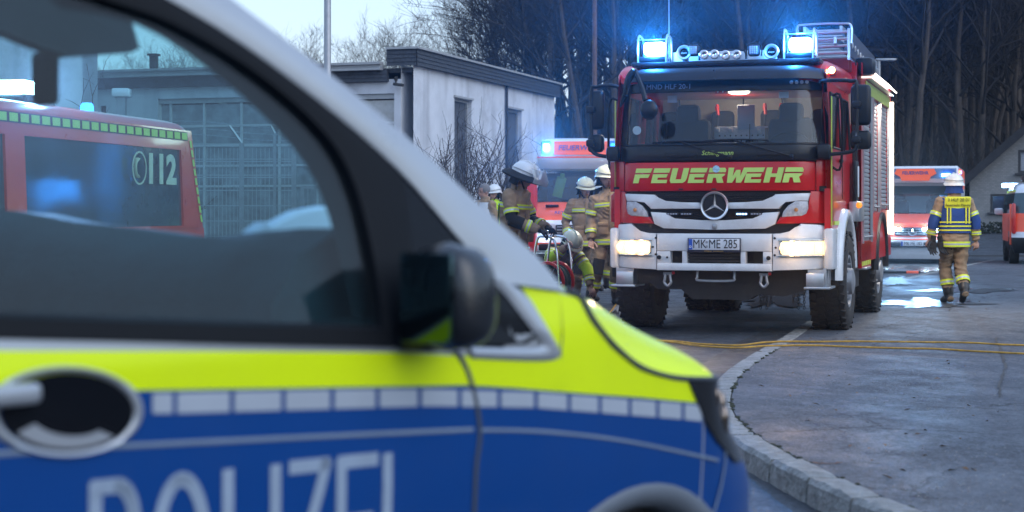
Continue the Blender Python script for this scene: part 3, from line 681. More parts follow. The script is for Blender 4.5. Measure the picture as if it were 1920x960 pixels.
t = MB(); t.rbox((.2, 0, zt), (.62, .2, .07), .03); t.build('lamp_head', M_galv, o)
# wire mesh fence seen through the van glass
M_fence = mat('fence_wire', (0.42, 0.44, 0.46), .45, metal=.5, var=.1)
FY = 22.0
def fx(px): return at(px, 400, FY).x
ztop = at(0, 270, FY).z
def panel(name, label, xa_, xb, pitch, hz_, ztop_, post_r, arms, y=FY, group=None):
    o = thing(name, label, 'fence', (xa_, y, 0), 0, group); L = xb - xa_
    n = int(L / pitch); me_ = MB(); me_.box((0, 0, 0), (.007, .007, ztop_ - .1)); vm = me_.mesh('vertical_wire', M_fence, 0)
    for i in range(1, n): linked('vertical_wire', vm, o, (i * L / n, 0, ztop_ / 2))
    me_ = MB(); me_.box((0, 0, 0), (L, .009, .011)); hm = me_.mesh('horizontal_wire', M_fence, 0)
    for z in hz_: linked('horizontal_wire', hm, o, (L / 2, -.009, z))
    return o
hzs = [.15, .35, .55, .75, .95, 1.15, 1.35, 1.55, 1.72, 1.75, 1.93, 1.96, ztop - .03, ztop]
panel('wire_fence', 'left panel of grey double wire fence behind the red van', fx(352), fx(453), .05, hzs, ztop, .03, True)
panel('wire_fence', 'narrow panel of wire fence between the two barbed posts', fx(457), fx(513), .05, hzs, ztop, .03, True)
panel('wire_fence', 'last panel of wire fence next to the low railing', fx(519), fx(549), .05, hzs, ztop, .03, True)
for px, ax, lab in ((453, -.16, 'galvanised fence post bent to the left with barbed wire arm nearest the red van'), (515, -.05, 'straight galvanised fence post with short bent tip'), (551, -.17, 'galvanised end post with arm bent to the left beside the railing')):
    x = fx(px); o = thing('fence_post', lab, 'fence post', (x, FY, 0)); zt = at(0, 268 if px != 515 else 250, FY).z; zz = at(0, 236, FY).z
    t = MB(); t.box((0, 0, zt / 2), (.06 if px != 515 else .035, .04, zt)); t.build('post', M_galv, o, smooth=0)
    t = MB(); t.tube([(0, 0, zt), (ax, 0, zz)], .022, 6); t.build('arm', M_galv, o)
for k, (dz, lab) in enumerate(((.0, 'topmost strand of barbed wire above the wire fence'), (.09, 'middle strand of barbed wire above the wire fence'), (.17, 'lowest strand of barbed wire above the wire fence'))):
    t = MB(); za_ = at(0, 238, FY).z - dz; P_ = [(fx(300) + (fx(551) - fx(300)) * i / 12, FY, za_ + .02 * math.sin(i * .5) - .0 + (12 - i) * .006) for i in range(13)]
    t.tube(P_, .004, 4)
    for i in range(60):
        f = random.random(); a = Vector(P_[0]).lerp(Vector(P_[-1]), f); a.z = interp(a.x, [(q[0], q[2]) for q in P_]); t.tube([a + Vector((-.01, 0, -.015)), a + Vector((.01, 0, .015))], .002, 3)
    tag(t.build('barbed_wire', M_fence), lab, 'barbed wire')
def railing(px0, px1, Y, lab):
    xa_, xb = at(px0, 400, Y).x, at(px1, 400, Y).x; zt = at(0, 351, Y).z; o = thing('railing', lab, 'railing', (xa_, Y, 0)); L = xb - xa_
    t = MB(); t.box((L / 2, 0, zt), (L, .035, .04)); t.build('top_rail', M_galv, o, smooth=0); t = MB(); t.box((L / 2, 0, .2), (L, .03, .035)); t.build('bottom_rail', M_galv, o, smooth=0)
    for x in (.02, L - .02): t = MB(); t.box((x, 0, zt / 2), (.045, .045, zt)); t.build('post', M_galv, o, smooth=0)
    b = MB(); b.box((0, 0, 0), (.014, .02, zt - .2)); bm_ = b.mesh('bar', M_galv, 0); n = int(L / .075)
    for i in range(1, n): linked('bar', bm_, o, (L * i / n, 0, zt / 2 + .1))
railing(564, 604, 21.0, 'short grey bar railing left of the thick lamp post')
railing(622, 662, 21.3, 'short grey bar railing right of the thick lamp post')
p = at(228, 400, 19); o = thing('post_lamp', 'grey square post with a pale cap in front of the workshop window', 'post', (p.x, 19, 0)); zt = at(0, 166, 19).z
t = MB(); t.box((0, 0, zt / 2 - .05), (.10, .10, zt - .1)); t.build('post', M_galv, o, smooth=0); t = MB(); t.rbox((0, 0, zt - .05), (.20, .16, .10), .02); t.build('cap', M_white, o)
# ================================================================== POLICE VAN (foreground, side on, nose to the right)
# own frame: x = forward (u), y = inward from the near flank (v), z up
VF = Frame(-0.0667, 3.0, 0, 49); VW = 1.76
M_silver = mat('silver_paint', (0.40, 0.42, 0.45), 0.30, metal=.35, coat=.6, var=.03)
M_blue = mat('blue_foil', (0.0005, 0.050, 0.225), 0.36, spec=.25, coat=.28, var=.05, vs=2, dirt=.10, dcol=(.10, .11, .12))
M_yel = mat('daylight_yellow_foil', (0.74, 0.90, 0.002), 0.45, spec=.25, coat=.08, var=.04, vs=2, dirt=.10, dcol=(.35, .38, .10))
M_refl = mat('reflective_silver_foil', (0.42, 0.46, 0.52), 0.5, metal=.2, var=.05)
M_gblack = mat('gloss_black', (0.005, 0.006, 0.009), 0.25, spec=.15, var=.1)
M_trimd = mat('dark_interior_trim', (0.012, 0.017, 0.020), 0.8, spec=.2, var=.2)
M_dash = mat('dashboard_plastic', (0.020, 0.042, 0.050), 0.7, spec=.15, var=.3, bump=.4, bs=80)
G_van = glass('tinted_van_glass', (0.44, 0.72, 0.78), 0.045, 0.01, 0.012)
G_wind = glass('windscreen_glass', (0.72, 0.88, 0.90), 0.05, 0.01)
def TA(z): return .62 - .24 * sstep(.62, .92, z) - .06 * sstep(.45, .25, z) if z > .45 else .6 - .05 * (.45 - z) / .2
def TB(z): return .6 + .6 * sstep(.62, .9, z)
def plan_v(u, z):
    if u < .72: return 0
    s_ = min(.99, (u - .72) / TA(z)); return TB(z) * (1 - math.sqrt(1 - s_ * s_))
def side_v(u, z): return plan_v(u, z) + max(0, z - 1.03) * .22 + (.012 * sstep(.80, .55, z))
def PV(px, py):
    v = 0
    for i in range(50):
        p = VF.hit(px, py, 1, v); v += .4 * (side_v(p.x, p.z) - v)
    return p.x, p.z
def S3(u, z, d=0.0): return Vector((u, side_v(u, z) - d, z))
def nosept(s_, z):
    A, B = TA(z), TB(z); am = math.acos(max(0, 1 - .88 / B)) if B > .88 else math.pi / 2
    a = am * min(1, s_ / .85) if B <= .88 else am * s_
    u, v = .72 + A * math.sin(a), B * (1 - math.cos(a))
    if B <= .88 and s_ > .85: v = B + (.88 - B) * (s_ - .85) / .15
    return Vector((u, v + (.012 * sstep(.80, .55, z)), z))
T_PTS = [(-3.9, 1.13), (-.95, 1.086), (.085, 1.0), (.10, 1.108), (.262, 1.109), (.317, 1.085), (.342, 1.043), (.406, .988), (.493, .94), (.603, .912), (.72, .899)]
def Tz(u): return interp(u, T_PTS)
def zb(u):
    d = .42 ** 2 - (u - .50) ** 2
    d2 = .42 ** 2 - (u + 2.70) ** 2
    return max(.27, .28 + (math.sqrt(d) if d > 0 else -1), .28 + (math.sqrt(d2) if d2 > 0 else -1))
van = thing('police_van', 'silver, blue and yellow police van close to the camera with its side window and mirror', 'van', (VF.o.x, VF.o.y, 0), 49)
us = sorted(set([-3.85, -3.6, -3.3, -2.2, -1.9, -1.5, -1.2] + [round(-3.12 + .03 * i, 3) for i in range(29)] + [round(-1.1 + .04 * i, 3) for i in range(30)] + [round(.08 + .02 * i, 3) for i in range(33)] + [.215, .262, .317, .342, .72]))
for far in (0, 1):
    fl = (lambda p: Vector((p.x, VW - p.y, p.z))) if far else (lambda p: p)
    t = MB(); rows = []
    for u in us:
        a, b = zb(u), Tz(u); rows.append([fl(S3(u, a + (b - a) * k / 14)) for k in range(15)])
    t.grid(rows, flip=bool(far)); t.build('body_side', M_silver, van, smooth=50)
    # front corner and bumper, in blue foil
    t = MB(); rows = []
    for i in range(25):
        s_ = i / 24; top = .899 - .03 * s_; rows.append([fl(nosept(s_, .27 + (top - .27) * k / 14)) for k in range(15)])
    t.grid(rows, flip=bool(far)); t.build('bumper', M_blue, van, smooth=60)
# bonnet: a patch between fender seam, leading edge, windscreen foot and centre line
def lerp(a, b, t_): return a + (b - a) * t_
N_ = smooth_path([Vector((u, side_v(u, Tz(u)), Tz(u))) for u in (.275, .317, .342, .406, .493, .603, .72)] + [nosept(.10, .896), nosept(.2, .893)], 4)
Cn = smooth_path([Vector((.40, .88, 1.145)), Vector((.7, .88, 1.125)), Vector((.95, .88, 1.09)), Vector((1.05, .88, 1.03)), Vector((1.11, .88, .95)), nosept(1, .869)], 6)
def samp(P, t_):
    x = t_ * (len(P) - 1); i = min(len(P) - 2, int(x)); return P[i].lerp(P[i + 1], x - i)
Bs = smooth_path([N_[0], Vector((.31, .2, 1.118)), Vector((.36, .45, 1.135)), Cn[0]], 6); Ld = [nosept(.2 + .8 * i / 20, .893 - .024 * i / 20) for i in range(21)]
for far in (0, 1):
    rows = []
    for i in range(25):
        c_ = i / 24; row = []
        for j in range(21):
            r_ = j / 20
            q = lerp(samp(N_, c_), samp(Cn, c_), r_) + lerp(samp(Bs, r_), samp(Ld, r_), c_) - (lerp(lerp(N_[0], Cn[0], r_), lerp(N_[-1], Cn[-1], r_), c_))
            q.z += .044 * math.sin(math.pi * min(1, r_ * 1.0)) ** .7 * math.sin(math.pi * c_) ** .8 * (1 - r_ * .5)
            if far: q.y = VW - q.y
            row.append(q)
        rows.append(row)
    t = MB(); t.grid(rows, flip=not far); t.build('bonnet', M_yel, van, smooth=60)
# pillars, roof, rear
out_ = [PV(1052, 545), (.198, 1.169), (.07, 1.26), (-.097, 1.382), (-.278, 1.495), (-.457, 1.598), (-.68, 1.72), (-.95, 1.81)]
inn_ = [PV(918, 528), (.060, 1.150), (.0, 1.20), (-.13, 1.325), (-.305, 1.445), (-.52, 1.560), (-.78, 1.65), (-1.05, 1.69)]
def resamp(P, n):
    P = smooth_path([Vector((a, b, 0)) for a, b in P], 6); return [(samp(P, i / n).x, samp(P, i / n).y) for i in range(n + 1)]
for far in (0, 1):
    fl = (lambda p: Vector((p.x, VW - p.y, p.z))) if far else (lambda p: p)
    rows = []
    for (a, b), (c, d) in zip(resamp(out_, 30), resamp(inn_, 30)):
        nrm = Vector((b - d, 0, -(a - c)));
        P0 = S3(a, b); row = [fl(P0 + Vector((.012, .075, -.012))), fl(P0 + Vector((.008, .03, .0)))]
        for k in range(5):
            f = k / 4; u, z = lerp(a, c, f), lerp(b, d, f); row.append(fl(S3(u, z, .012 * math.sin(math.pi * (.25 + .6 * f)))))
        row.append(fl(S3(c, d, -.035))); rows.append(row)
    t = MB(); t.grid(rows, flip=not far); t.build('pillar', M_silver, van, smooth=60)
    RO = [(962, 533), (990, 560), (1010, 592), (1030, 625), (1047, 658), (1038, 674), (990, 677), (880, 672)]; RI = [(912, 520), (944, 552), (972, 588), (998, 622), (1012, 642), (1008, 650), (980, 653), (880, 651)]
    rows = [[fl(S3(*PV(lerp(a[0], b[0], f), lerp(a[1], b[1], f)), .004 + .006 * math.sin(math.pi * f))) for f in (0, .25, .5, .75, 1)] for (a, b) in zip(resamp(RO, 30), resamp(RI, 30))]
    t = MB(); t.grid(rows); t.build('window_surround', M_silver, van, smooth=60)
# rubber and frame between pillar and glass, quarter light divider, belt strip
fin = [(-1.12, 1.62), (-.90, 1.612), (-.699, 1.574), (-.572, 1.545), (-.421, 1.478), (-.297, 1.390), (-.245, 1.31), (-.226, 1.21), (-.222, 1.10), (-.228, 1.055)]
fou = [(-1.12, 1.70), (-.98, 1.695), (-.76, 1.655), (-.52, 1.566), (-.305, 1.452), (-.185, 1.372), (-.125, 1.325), (-.125, 1.20), (-.135, 1.10), (-.14, 1.01)]
M_seal = mat('rubber_seal', (0.007, 0.008, 0.010), .6, spec=.15, var=.1)
for far in (0, 1):
    fl = (lambda p: Vector((p.x, VW - p.y, p.z))) if far else (lambda p: p)
    rows = [[fl(S3(a, b, -.02)), fl(S3(a, b, .004)), fl(S3((a + c) / 2, (b + d) / 2, .008)), fl(S3(c, d, .003))] for (a, b), (c, d) in zip(resamp(fin, 40), resamp(fou, 40))]
    t = MB(); t.grid(rows, flip=bool(far)); t.build('window_frame', M_seal, van, smooth=50)
    rows = [[fl(S3(u, interp(u, [(-1.12, 1.093), (-.2, 1.024)]) + dz, .006 if 0 < k < 3 else -.01)) for k, dz in enumerate((-.004, 0, .028, .034))] for u in [-1.12 + .05 * i for i in range(20)]]
    t = MB(); t.grid(rows, flip=bool(far)); t.build('belt_strip', M_seal, van, smooth=50)
    # quarter light
    tri = [(-.128, 1.325), (.04, 1.168), (.150, 1.052), (.170, 1.018), (.14, 1.008), (-.138, 1.022)]
    t = MB(); c0 = fl(S3(-.03, 1.1, .0)); t.add([c0] + [fl(S3(u, z, .001)) for u, z in tri], [(0, i + 1, (i + 1) % 6 + 1) for i in range(6)]); t.build('quarter_light', M_gblack, van, smooth=0)
    # door glass
    R_ = resamp(fin, 24); rows = []
    for (a, b) in R_:
        lo = interp(a, [(-1.12, 1.09), (-.2, 1.03)]); rows.append([fl(S3(a, lo + (b - lo) * k / 6, -.012)) for k in range(7)])
    t = MB(); t.grid(rows, flip=bool(far)); t.build('door_glass', G_van if not far else G_wind, van, smooth=60)
    # the rest of the flank behind the door: pillar panel, rear side glass
    rows = [[fl(S3(u, 1.09 + (1.72 - 1.09) * k / 8)) for k in range(9)] for u in (-1.12, -1.18, -1.24)]
    t = MB(); t.grid(rows, flip=bool(far)); t.build('door_pillar', M_gblack, van)
    rows = [[fl(S3(u, 1.12 + (1.68 - 1.12) * k / 8)) for k in range(9)] for u in (-1.24, -2.0, -2.8, -3.78)]
    t = MB(); t.grid(rows, flip=bool(far)); t.build('rear_side_glass', M_gblack, van)
t = MB(); rows = []
for u, z, w in ((-.70, 1.715, 0), (-.9, 1.80, 0), (-1.1, 1.845, 0), (-1.6, 1.87, 0), (-2.6, 1.87, 0), (-3.6, 1.85, 0), (-3.85, 1.80, 0)):
    rows.append([Vector((u - (.10 if k in (0, 12) else 0) * (1 if u > -1.2 else 0), lerp(side_v(-1, 1.70), VW - side_v(-1, 1.70), k / 12), z - (.15 if k in (0, 12) else .035 if k in (1, 11) else 0) * (1 if u < -.8 else .35))) for k in range(13)])
t.grid(rows); t.build('roof', M_silver, van, smooth=50)
t = MB(); t.box((-3.84, VW / 2, 1.0), (.06, VW - .04, 1.5)); t.build('tailgate', M_silver, van)
t = MB(); t.box((-1.6, VW / 2, .30), (4.4, VW - .3, .06)); t.build('floor_pan', M_trimd, van, smooth=0)
# windscreen
rows = []
for i in range(13):
    f = i / 12; u0, z0 = lerp(.255, -.70, f), lerp(1.112, 1.742, f); row = []
    for k in range(13):
        g_ = k / 12; v0 = side_v(u0, z0) + .04; row.append(Vector((u0 + .16 * math.sin(math.pi * g_) * (1 - .3 * f), lerp(v0, VW - v0, g_), z0 + .012 * math.sin(math.pi * g_))))
    rows.append(row)
t = MB(); t.grid(rows); t.build('windscreen', G_wind, van, smooth=60)
# foils
def curve_at(P, x): return interp(x, P)
def decal(name, xs, top, bot, m, d=.0025, rows_=5, label=None):
    R_ = []
    for x in xs:
        a = PV(x, curve_at(top, x)); b = PV(x, curve_at(bot, x)); R_.append([S3(lerp(a[0], b[0], k / rows_), lerp(a[1], b[1], k / rows_), d) for k in range(rows_ + 1)])
    t = MB(); t.grid(R_); return t.build(name, m, van, smooth=60, label=label)
YB = [(-150, 734), (0, 735), (300, 731), (870, 722), (960, 727), (1100, 738), (1200, 745), (1316, 756)]
decal('yellow_foil', range(-150, 1060, 12), [(-150, 657), (400, 658), (750, 661), (880, 668), (1000, 673), (1060, 668)], YB, M_yel)
decal('yellow_foil', [975 + 6 * i for i in range(13)], [(975, 536), (1000, 541), (1047, 549)], [(975, 537), (990, 560), (1010, 592), (1030, 625), (1047, 668)], M_yel)
decal('yellow_foil', [1047 + 6 * i for i in range(45)], [(1047, 549), (1082, 559), (1104, 602), (1145, 653), (1197, 694), (1258, 713), (1290, 717)], YB, M_yel)
# blue flank foil down to the sill, skipping the wheel arch
rows = []
for i in range(110):
    x = -150 + (1316 + 150) * i / 109; a = PV(x, curve_at(YB, x) + 1); u = a[0]; lo = zb(u) + .004; rows.append([S3(u, lerp(a[1], lo, k / 12), .0025) for k in range(13)])
t = MB(); t.grid(rows); t.build('blue_foil', M_blue, van, smooth=60)
# reflective squares
div = [283, 325, 432, 528.5, 620, 705, 784, 859, 933, 1002, 1064, 1122, 1178, 1230, 1278, 1316]
SQT = [(283, 737), (700, 729), (800, 729), (1000, 735), (1278, 756), (1320, 761)]; SQB = [(283, 775), (330, 775), (700, 764), (800, 761), (1000, 764), (1278, 786), (1320, 791)]
for i, (a, b) in enumerate(zip(div, div[1:])):
    g_ = 4.5 - .12 * i; a2, b2 = a + (g_ if i else 0), b - g_; decal('reflective_square', [lerp(a2, b2, k / 4) for k in range(5)], SQT, SQB, M_refl, .004, 2)
# thin silver lines between the foils, panel seams
def vline(name, pts, w, m, d=.004):
    P = smooth_path([Vector((*PV(*p), 0)) for p in pts], 8); rows = []
    for i, p in enumerate(P):
        tt = (P[min(i + 1, len(P) - 1)] - P[max(0, i - 1)]).normalized(); q = Vector((-tt.y, tt.x, 0)) * w / 2; a, b = p - q, p + q; rows.append([S3(a.x, a.y, d), S3(p.x, p.y, d + .001), S3(b.x, b.y, d)])
    t = MB(); t.grid(rows); return t.build(name, m, van, smooth=60)
M_line = mat('silver_foil_gap', (0.22, 0.28, 0.36), .4, metal=.2)
vline('foil_gap', [(-150, 856), (0, 850), (250, 835), (600, 818), (885, 805)], .007, M_line)
vline('foil_gap', [(895, 806), (1000, 808), (1100, 817), (1200, 832), (1345, 863)], .006, M_line)
vline('foil_gap', [(1357, 826), (1358, 860), (1350, 910), (1332, 975)], .007, M_line)
vline('door_seam', [(850, 655), (872, 690), (888, 745), (897, 810), (890, 880), (885, 980)], .010, mat('seam_shadow_gap', (.05, .06, .075), .7), .0045)
N2 = [p + Vector((0, -.0035, .002)) for p in N_]
t = MB(); t.tube(N2, .0055, 6); t.build('bonnet_seam', mat('seam_shadow_gap', (.05, .06, .075), .7), van)
# lettering on the door: upright strokes following the flank
LZ0 = .66
def vletter(ch, px0, px1, wd=.0225):
    """letter built from strokes in (u,z) between two pixel columns of the photograph at cap height"""
    a = PV(px0, 889 - (px0 - 165) * .0775); b = PV(px1, 889 - (px1 - 165) * .0775); ua, ub = a[0], b[0]; W_ = ub - ua
    zt = lambda u: interp(u, [(-.816, .860), (-.208, .838)]); hh_ = .205
    def P(x, y): u = ua + W_ * x; return (u, zt(u) - hh_ * (1 - y))
    st = {'P': [[(0, 0), (0, 1), (.5, 1)] + [(.5 + .46 * math.cos(R(a)), .75 + .25 * math.sin(R(a))) for a in range(75, -90, -15)] + [(.5, .5), (.05, .5)]], 'O': [[(.5 + .5 * math.cos(k * math.pi / 12), .5 + .5 * math.sin(k * math.pi / 12)) for k in range(25)]],
          'L': [[(.1, 1), (.1, 0), (1, 0)]], 'I': [[(.5, 1), (.5, 0)]], 'Z': [[(0, 1), (.95, 1), (.0, 0), (1, 0)]], 'E': [[(1, 1), (.05, 1), (.05, 0), (1, 0)], [(.1, .52), (.85, .52)]]}[ch]
    t = MB()
    for k0, s_ in enumerate(st):
        Q = [P(*p) for p in s_]; n = len(Q)
        for (a, b) in zip(Q, Q[1:]):
            dx, dz = b[0] - a[0], b[1] - a[1]; L = math.hypot(dx, dz); nx, nz_ = -dz / L * wd / 2, dx / L * wd / 2; e = .0 if ch == 'O' else wd * .35; ex, ez = dx / L * e, dz / L * e; rows = []
            for k in range(5):
                f = k / 4; cx, cz = lerp(a[0] - ex, b[0] + ex, f), lerp(a[1] - ez, b[1] + ez, f); rows.append([S3(cx + nx, cz + nz_, .0040 + .0003 * k0), S3(cx - nx, cz - nz_, .0040 + .0003 * k0)])
            t.grid(rows)
        if ch == 'O' or ch == 'P':
            for (a) in Q[1:-1]:
                t.add([S3(a[0], a[1], .0041)] + [S3(a[0] + wd / 2 * math.cos(q * math.pi / 4), a[1] + wd / 2 * math.sin(q * math.pi / 4), .0041) for q in range(8)], [(0, q + 1, (q + 1) % 8 + 1) for q in range(8)])
    t.build('letter', mat('white_foil_letter', (.29, .36, .46), .5), van, smooth=0)
for ch, a, b in (('P', 176, 252), ('O', 292, 382), ('L', 418, 485), ('I', 500, 528), ('Z', 546, 612), ('E', 634, 700), ('I', 710, 738)): vletter(ch, a, b)
# door handle in its oval recess
hc, hrx, hrz = (-.852, .972), .112, .056
def HE(f, a, d=0.0): return S3(hc[0] + hrx * f * math.cos(a), hc[1] + hrz * f * math.sin(a) + .010 * math.cos(a) * -1, d)
t = MB(); rows = []
for k in range(41):
    a = 2 * math.pi * k / 40; rows.append([HE(1.16, a, .003), HE(1.10, a, .010), HE(1.0, a, .008), HE(.95, a, -.01)])
t.grid(rows); t.build('handle_surround', M_silver, van, smooth=70)
t = MB(); rows = [[HE(f, 2 * math.pi * k / 40, -.003 * (1 - f ** 2) + .009) for f in (.97, .85, .6, .3, .01)] for k in range(41)]  # dish stands proud, painted black for the shade of a recess
t.grid(rows); t.build('recess_shade_dish', M_gblack, van, smooth=70)
t = MB(); rows = [[HE(f, R(a), .0085) for f in (.96, .85, .72, .6)] for a in range(215, 322, 6)]  # silver arc painted for the highlight low in the recess
t.grid(rows); t.build('recess_highlight', M_silver, van, smooth=70)
t = MB(); t.rbox((-1.02, -.022, 1.005), (.22, .026, .030), .010, 3); t.rbox((-1.1, -.005, 1.0), (.04, .03, .03), .01); t.build('handle', M_silver, van)
# headlight wrapping round the corner
M_lens = mat('headlight_lens', (0.010, 0.010, 0.011), .12, coat=.3, spec=.4, var=.4, vs=9)
for far in (0, 1):
    rows = []
    for i in range(15):
        f = i / 14; row = []
        for k in range(7):
            g_ = k / 6
            # left edge follows the traced outline, right end runs round the nose
            if f < .25: u = .655 + .065 * (f / .25); base = None; s_ = 0
            zt_ = lerp(.905, .885, f); zb_ = lerp(.900, .70, min(1, f * 1.9)) - .01 * max(0, f - .5); z = lerp(zt_, zb_, g_)
            if f < .25: p = S3(u, z, .005)
            else:
                p = nosept((f - .25) / .75 * .42, z); d_ = Vector((.35 + f * .5, -1 + f * .4, 0)).normalized() * .006; p = p + d_
            if far: p = Vector((p.x, VW - p.y, p.z))
            row.append(p)
        rows.append(row)
    t = MB(); t.grid(rows, flip=bool(far)); hl_ = t.build('headlight', M_lens, van, smooth=60)
    for s_, z, r in ((.10, .855, .022), (.16, .80, .035), (.26, .82, .04)):
        t = MB()
        p = nosept(s_, z); 
        if far: p.y = VW - p.y
        t.ball(p + Vector((.004, -.002 if not far else .002, 0)), r, 12, 8, sc=(.35, .35, 1)); t.build('reflector', mat('smoked_reflector', (.25, .20, .17), .15, metal=1), hl_)
# front grille and plate (seen only from other places)
t = MB(); t.rbox((1.27, VW / 2, .72), (.06, .9, .12), .02); t.build('grille', M_gblack, van)
t = MB(); t.rbox((1.33, VW / 2, .48), (.02, .52, .11), .004); t.build('number_plate', M_white, van)
# arch lips, liners, wheels
for far in (0, 1):
    for uc in (.50, -2.70):
        fl = (lambda p: Vector((p.x, VW - p.y, p.z))) if far else (lambda p: p)
        rows = []
        for i in range(25):
            a = R(-2 + 184 * i / 24); rows.append([fl(Vector((uc + r * math.cos(a), side_v(uc + r * math.cos(a), .28 + r * math.sin(a)) - d, .28 + r * math.sin(a)))) for r, d in ((.425, .004), (.418, .010), (.395, .008), (.375, -.01), (.37, -.06), (.40, -.25), (.2, -.26))])
        t = MB(); t.grid(rows, flip=not far); t.build('wheel_arch', mat('grey_arch_plastic', (.13, .15, .18), .5), van, smooth=50)
        t = MB(); c_ = fl(Vector((uc, .14, .325))); t.lathe([(.19, -.1), (.30, -.11), (.325, -.08), (.325, .08), (.30, .11), (.19, .1)], c_, 'y', 40); w_ = t.build('wheel', M_rubber, van)
        t = MB(); t.lathe([(.20, -.08), (.19, .02), (.05, .0), (.05, -.05), (0, -.05)] if not far else [(.20, .08), (.19, -.02), (.05, 0), (.05, .05), (0, .05)], c_, 'y', 24); t.build('rim', M_silver, w_)
# exterior mirror
mc = VF.hit(838, 557, 1, -.085)
t = MB()
prof = []
def sq(a, n=2.6): return math.copysign(abs(math.cos(a)) ** (2 / n), math.cos(a)), math.copysign(abs(math.sin(a)) ** (2 / n), math.sin(a))
rows = []
for i in range(17):
    f = -1 + 2 * i / 16; k = (1 - abs(f) ** 3.0) ** (1 / 2.4) if abs(f) < 1 else 0.02
    row = []
    for j in range(29):
        a = 2 * math.pi * j / 28; cx, cy = sq(a); du = cx * (.050 if cx < 0 else .078); row.append(mc + Vector((du * k, cy * .078 * k * (1 - .1 * f), f * .092)))
    rows.append(row)
t.grid(rows); mir = t.build('mirror', mat('mirror_shell', (.012, .013, .016), .28, coat=.4), van, smooth=70)
t = MB(); t.rbox(mc + Vector((-.050, 0, 0)), (.006, .120, .150), .02, 3); t.build('mirror_glass', mat('mirror_glass', (.06, .10, .11), .05, metal=1), mir)
t = MB(); t.rbox(mc + Vector((.0, .07, -.075)), (.07, .12, .035), .015, 3); t.build('mirror_arm', M_black, mir)
# ---- cabin
t = MB(); pr = [(.26, 1.06), (.24, 1.10), (.05, 1.165), (-.06, 1.205), (-.20, 1.215), (-.30, 1.17), (-.36, 1.10), (-.40, .7), (.26, .7)]
rows = []
for i in range(15):
    v = .13 + (VW - .26) * i / 14; hmp = .055 * math.exp(-((v - 1.25) / .22) ** 2) + .01 * math.sin(v * 9); rows.append([Vector((u, v, z + (hmp if 1 < k < 6 else 0))) for k, (u, z) in enumerate(pr)])
t.grid(rows); t.add(rows[0], [tuple(range(9))]); t.build('dashboard', M_dash, van, smooth=40)
t = MB(); ring = [(-.42 + .05 * math.sin(a), 1.28 + .18 * math.cos(a), 1.09 + .17 * math.sin(a)) for a in [2 * math.pi * k / 28 for k in range(28)]]
t.tube(ring, .016, 8, closed=True); t.rbox((-.40, 1.28, 1.09), (.05, .14, .12), .03); t.build('steering_wheel', M_trimd, van)
for v in (.42, 1.28):
    t = MB(); t.rbox((-.78, v, .62), (.5, .5, .16), .06); t.rbox((-1.02, v, .98), (.16, .48, .62), .07, rot=rotm(0, -10, 0)); s_ = t.build('seat', M_trimd, van)
    t = MB(); t.rbox((-1.10, v, 1.40), (.12, .28, .18), .05); t.tube([(-1.08, v - .06, 1.25), (-1.09, v - .06, 1.36)], .008, 6); t.tube([(-1.08, v + .06, 1.25), (-1.09, v + .06, 1.36)], .008, 6); t.build('headrest', M_trimd, s_)
for v in (.05, VW - .07):
    t = MB(); t.box((-.55, v, .86), (1.2, .05, .42)); t.build('door_lining', M_trimd, van)
# inner face of the near front pillar
pin = [(-.75, 1.56), (-.60, 1.545), (-.44, 1.46), (-.32, 1.36), (-.27, 1.27), (-.25, 1.16), (-.24, 1.05)]; pou = [(-.9, 1.66), (-.66, 1.63), (-.43, 1.53), (-.28, 1.43), (-.20, 1.34), (-.16, 1.2), (-.15, 1.05)]
for far in (0, 1):
    fl = (lambda p: Vector((p.x, VW - p.y, p.z))) if far else (lambda p: p)
    rows = [[fl(S3(a, b, -.05)), fl(S3(c, d, -.03))] for (a, b), (c, d) in zip(resamp(pin, 20), resamp(pou, 20))]
    t = MB(); t.grid(rows); t.build('pillar_lining', M_trimd, van)
t = MB(); t.grid([[Vector((u, lerp(.2, VW - .2, k / 4), z - .05)) for k in range(5)] for u, z in ((-.76, 1.715), (-1.1, 1.82), (-2, 1.85), (-3.8, 1.84))]); t.build('headlining', M_trimd, van)
t = MB(); t.box((-2.2, VW / 2, 1.1), (.05, VW - .2, 1.5)); t.build('partition', M_trimd, van)
def inplane(v, pts): return [(VF.hit(x, y, 1, v).x, VF.hit(x, y, 1, v).z) for x, y in pts]
t = MB(); t.prism(inplane(.62, [(-60, -60), (190, -60), (232, 30), (250, 92), (235, 100), (120, 108), (60, 88), (-60, 40)]), 1, .60, .64); t.build('sun_visor', mat('visor_cloth', (.03, .036, .042), .9), van, smooth=30)
c_ = VF.hit(85, 147, 1, .80); t = MB(); t.rbox(c_, (.03, .06, .105), .014, 3, rot=rotm(0, 0, 12)); t.build('dash_camera', M_trimd, van)
c2 = VF.hit(100, 85, 1, .82); t = MB(); t.tube([c_, c_ + Vector((.03, .02, .06)), c2], .012, 6); t.build('camera_stalk', M_trimd, van)
# folded papers lying on the dashboard
pp = thing('paper_bundle', 'pale folded papers lying on the dashboard inside the police van', 'papers', VF.o, 49)
for k, (v, P) in enumerate(((.46, [(505, 452), (507, 424), (560, 396), (610, 386), (632, 400), (625, 425), (640, 455)]), (.62, [(600, 395), (655, 378), (668, 392), (640, 412), (610, 420)]), (.40, [(470, 440), (500, 415), (520, 425), (515, 448)]))):
    t = MB(); t.prism(inplane(v, P), 1, v, v + .04); t.build('sheet', mat('white_paper', (.88, .86, .98), .8, var=.05), pp, smooth=30, bevel=.008)
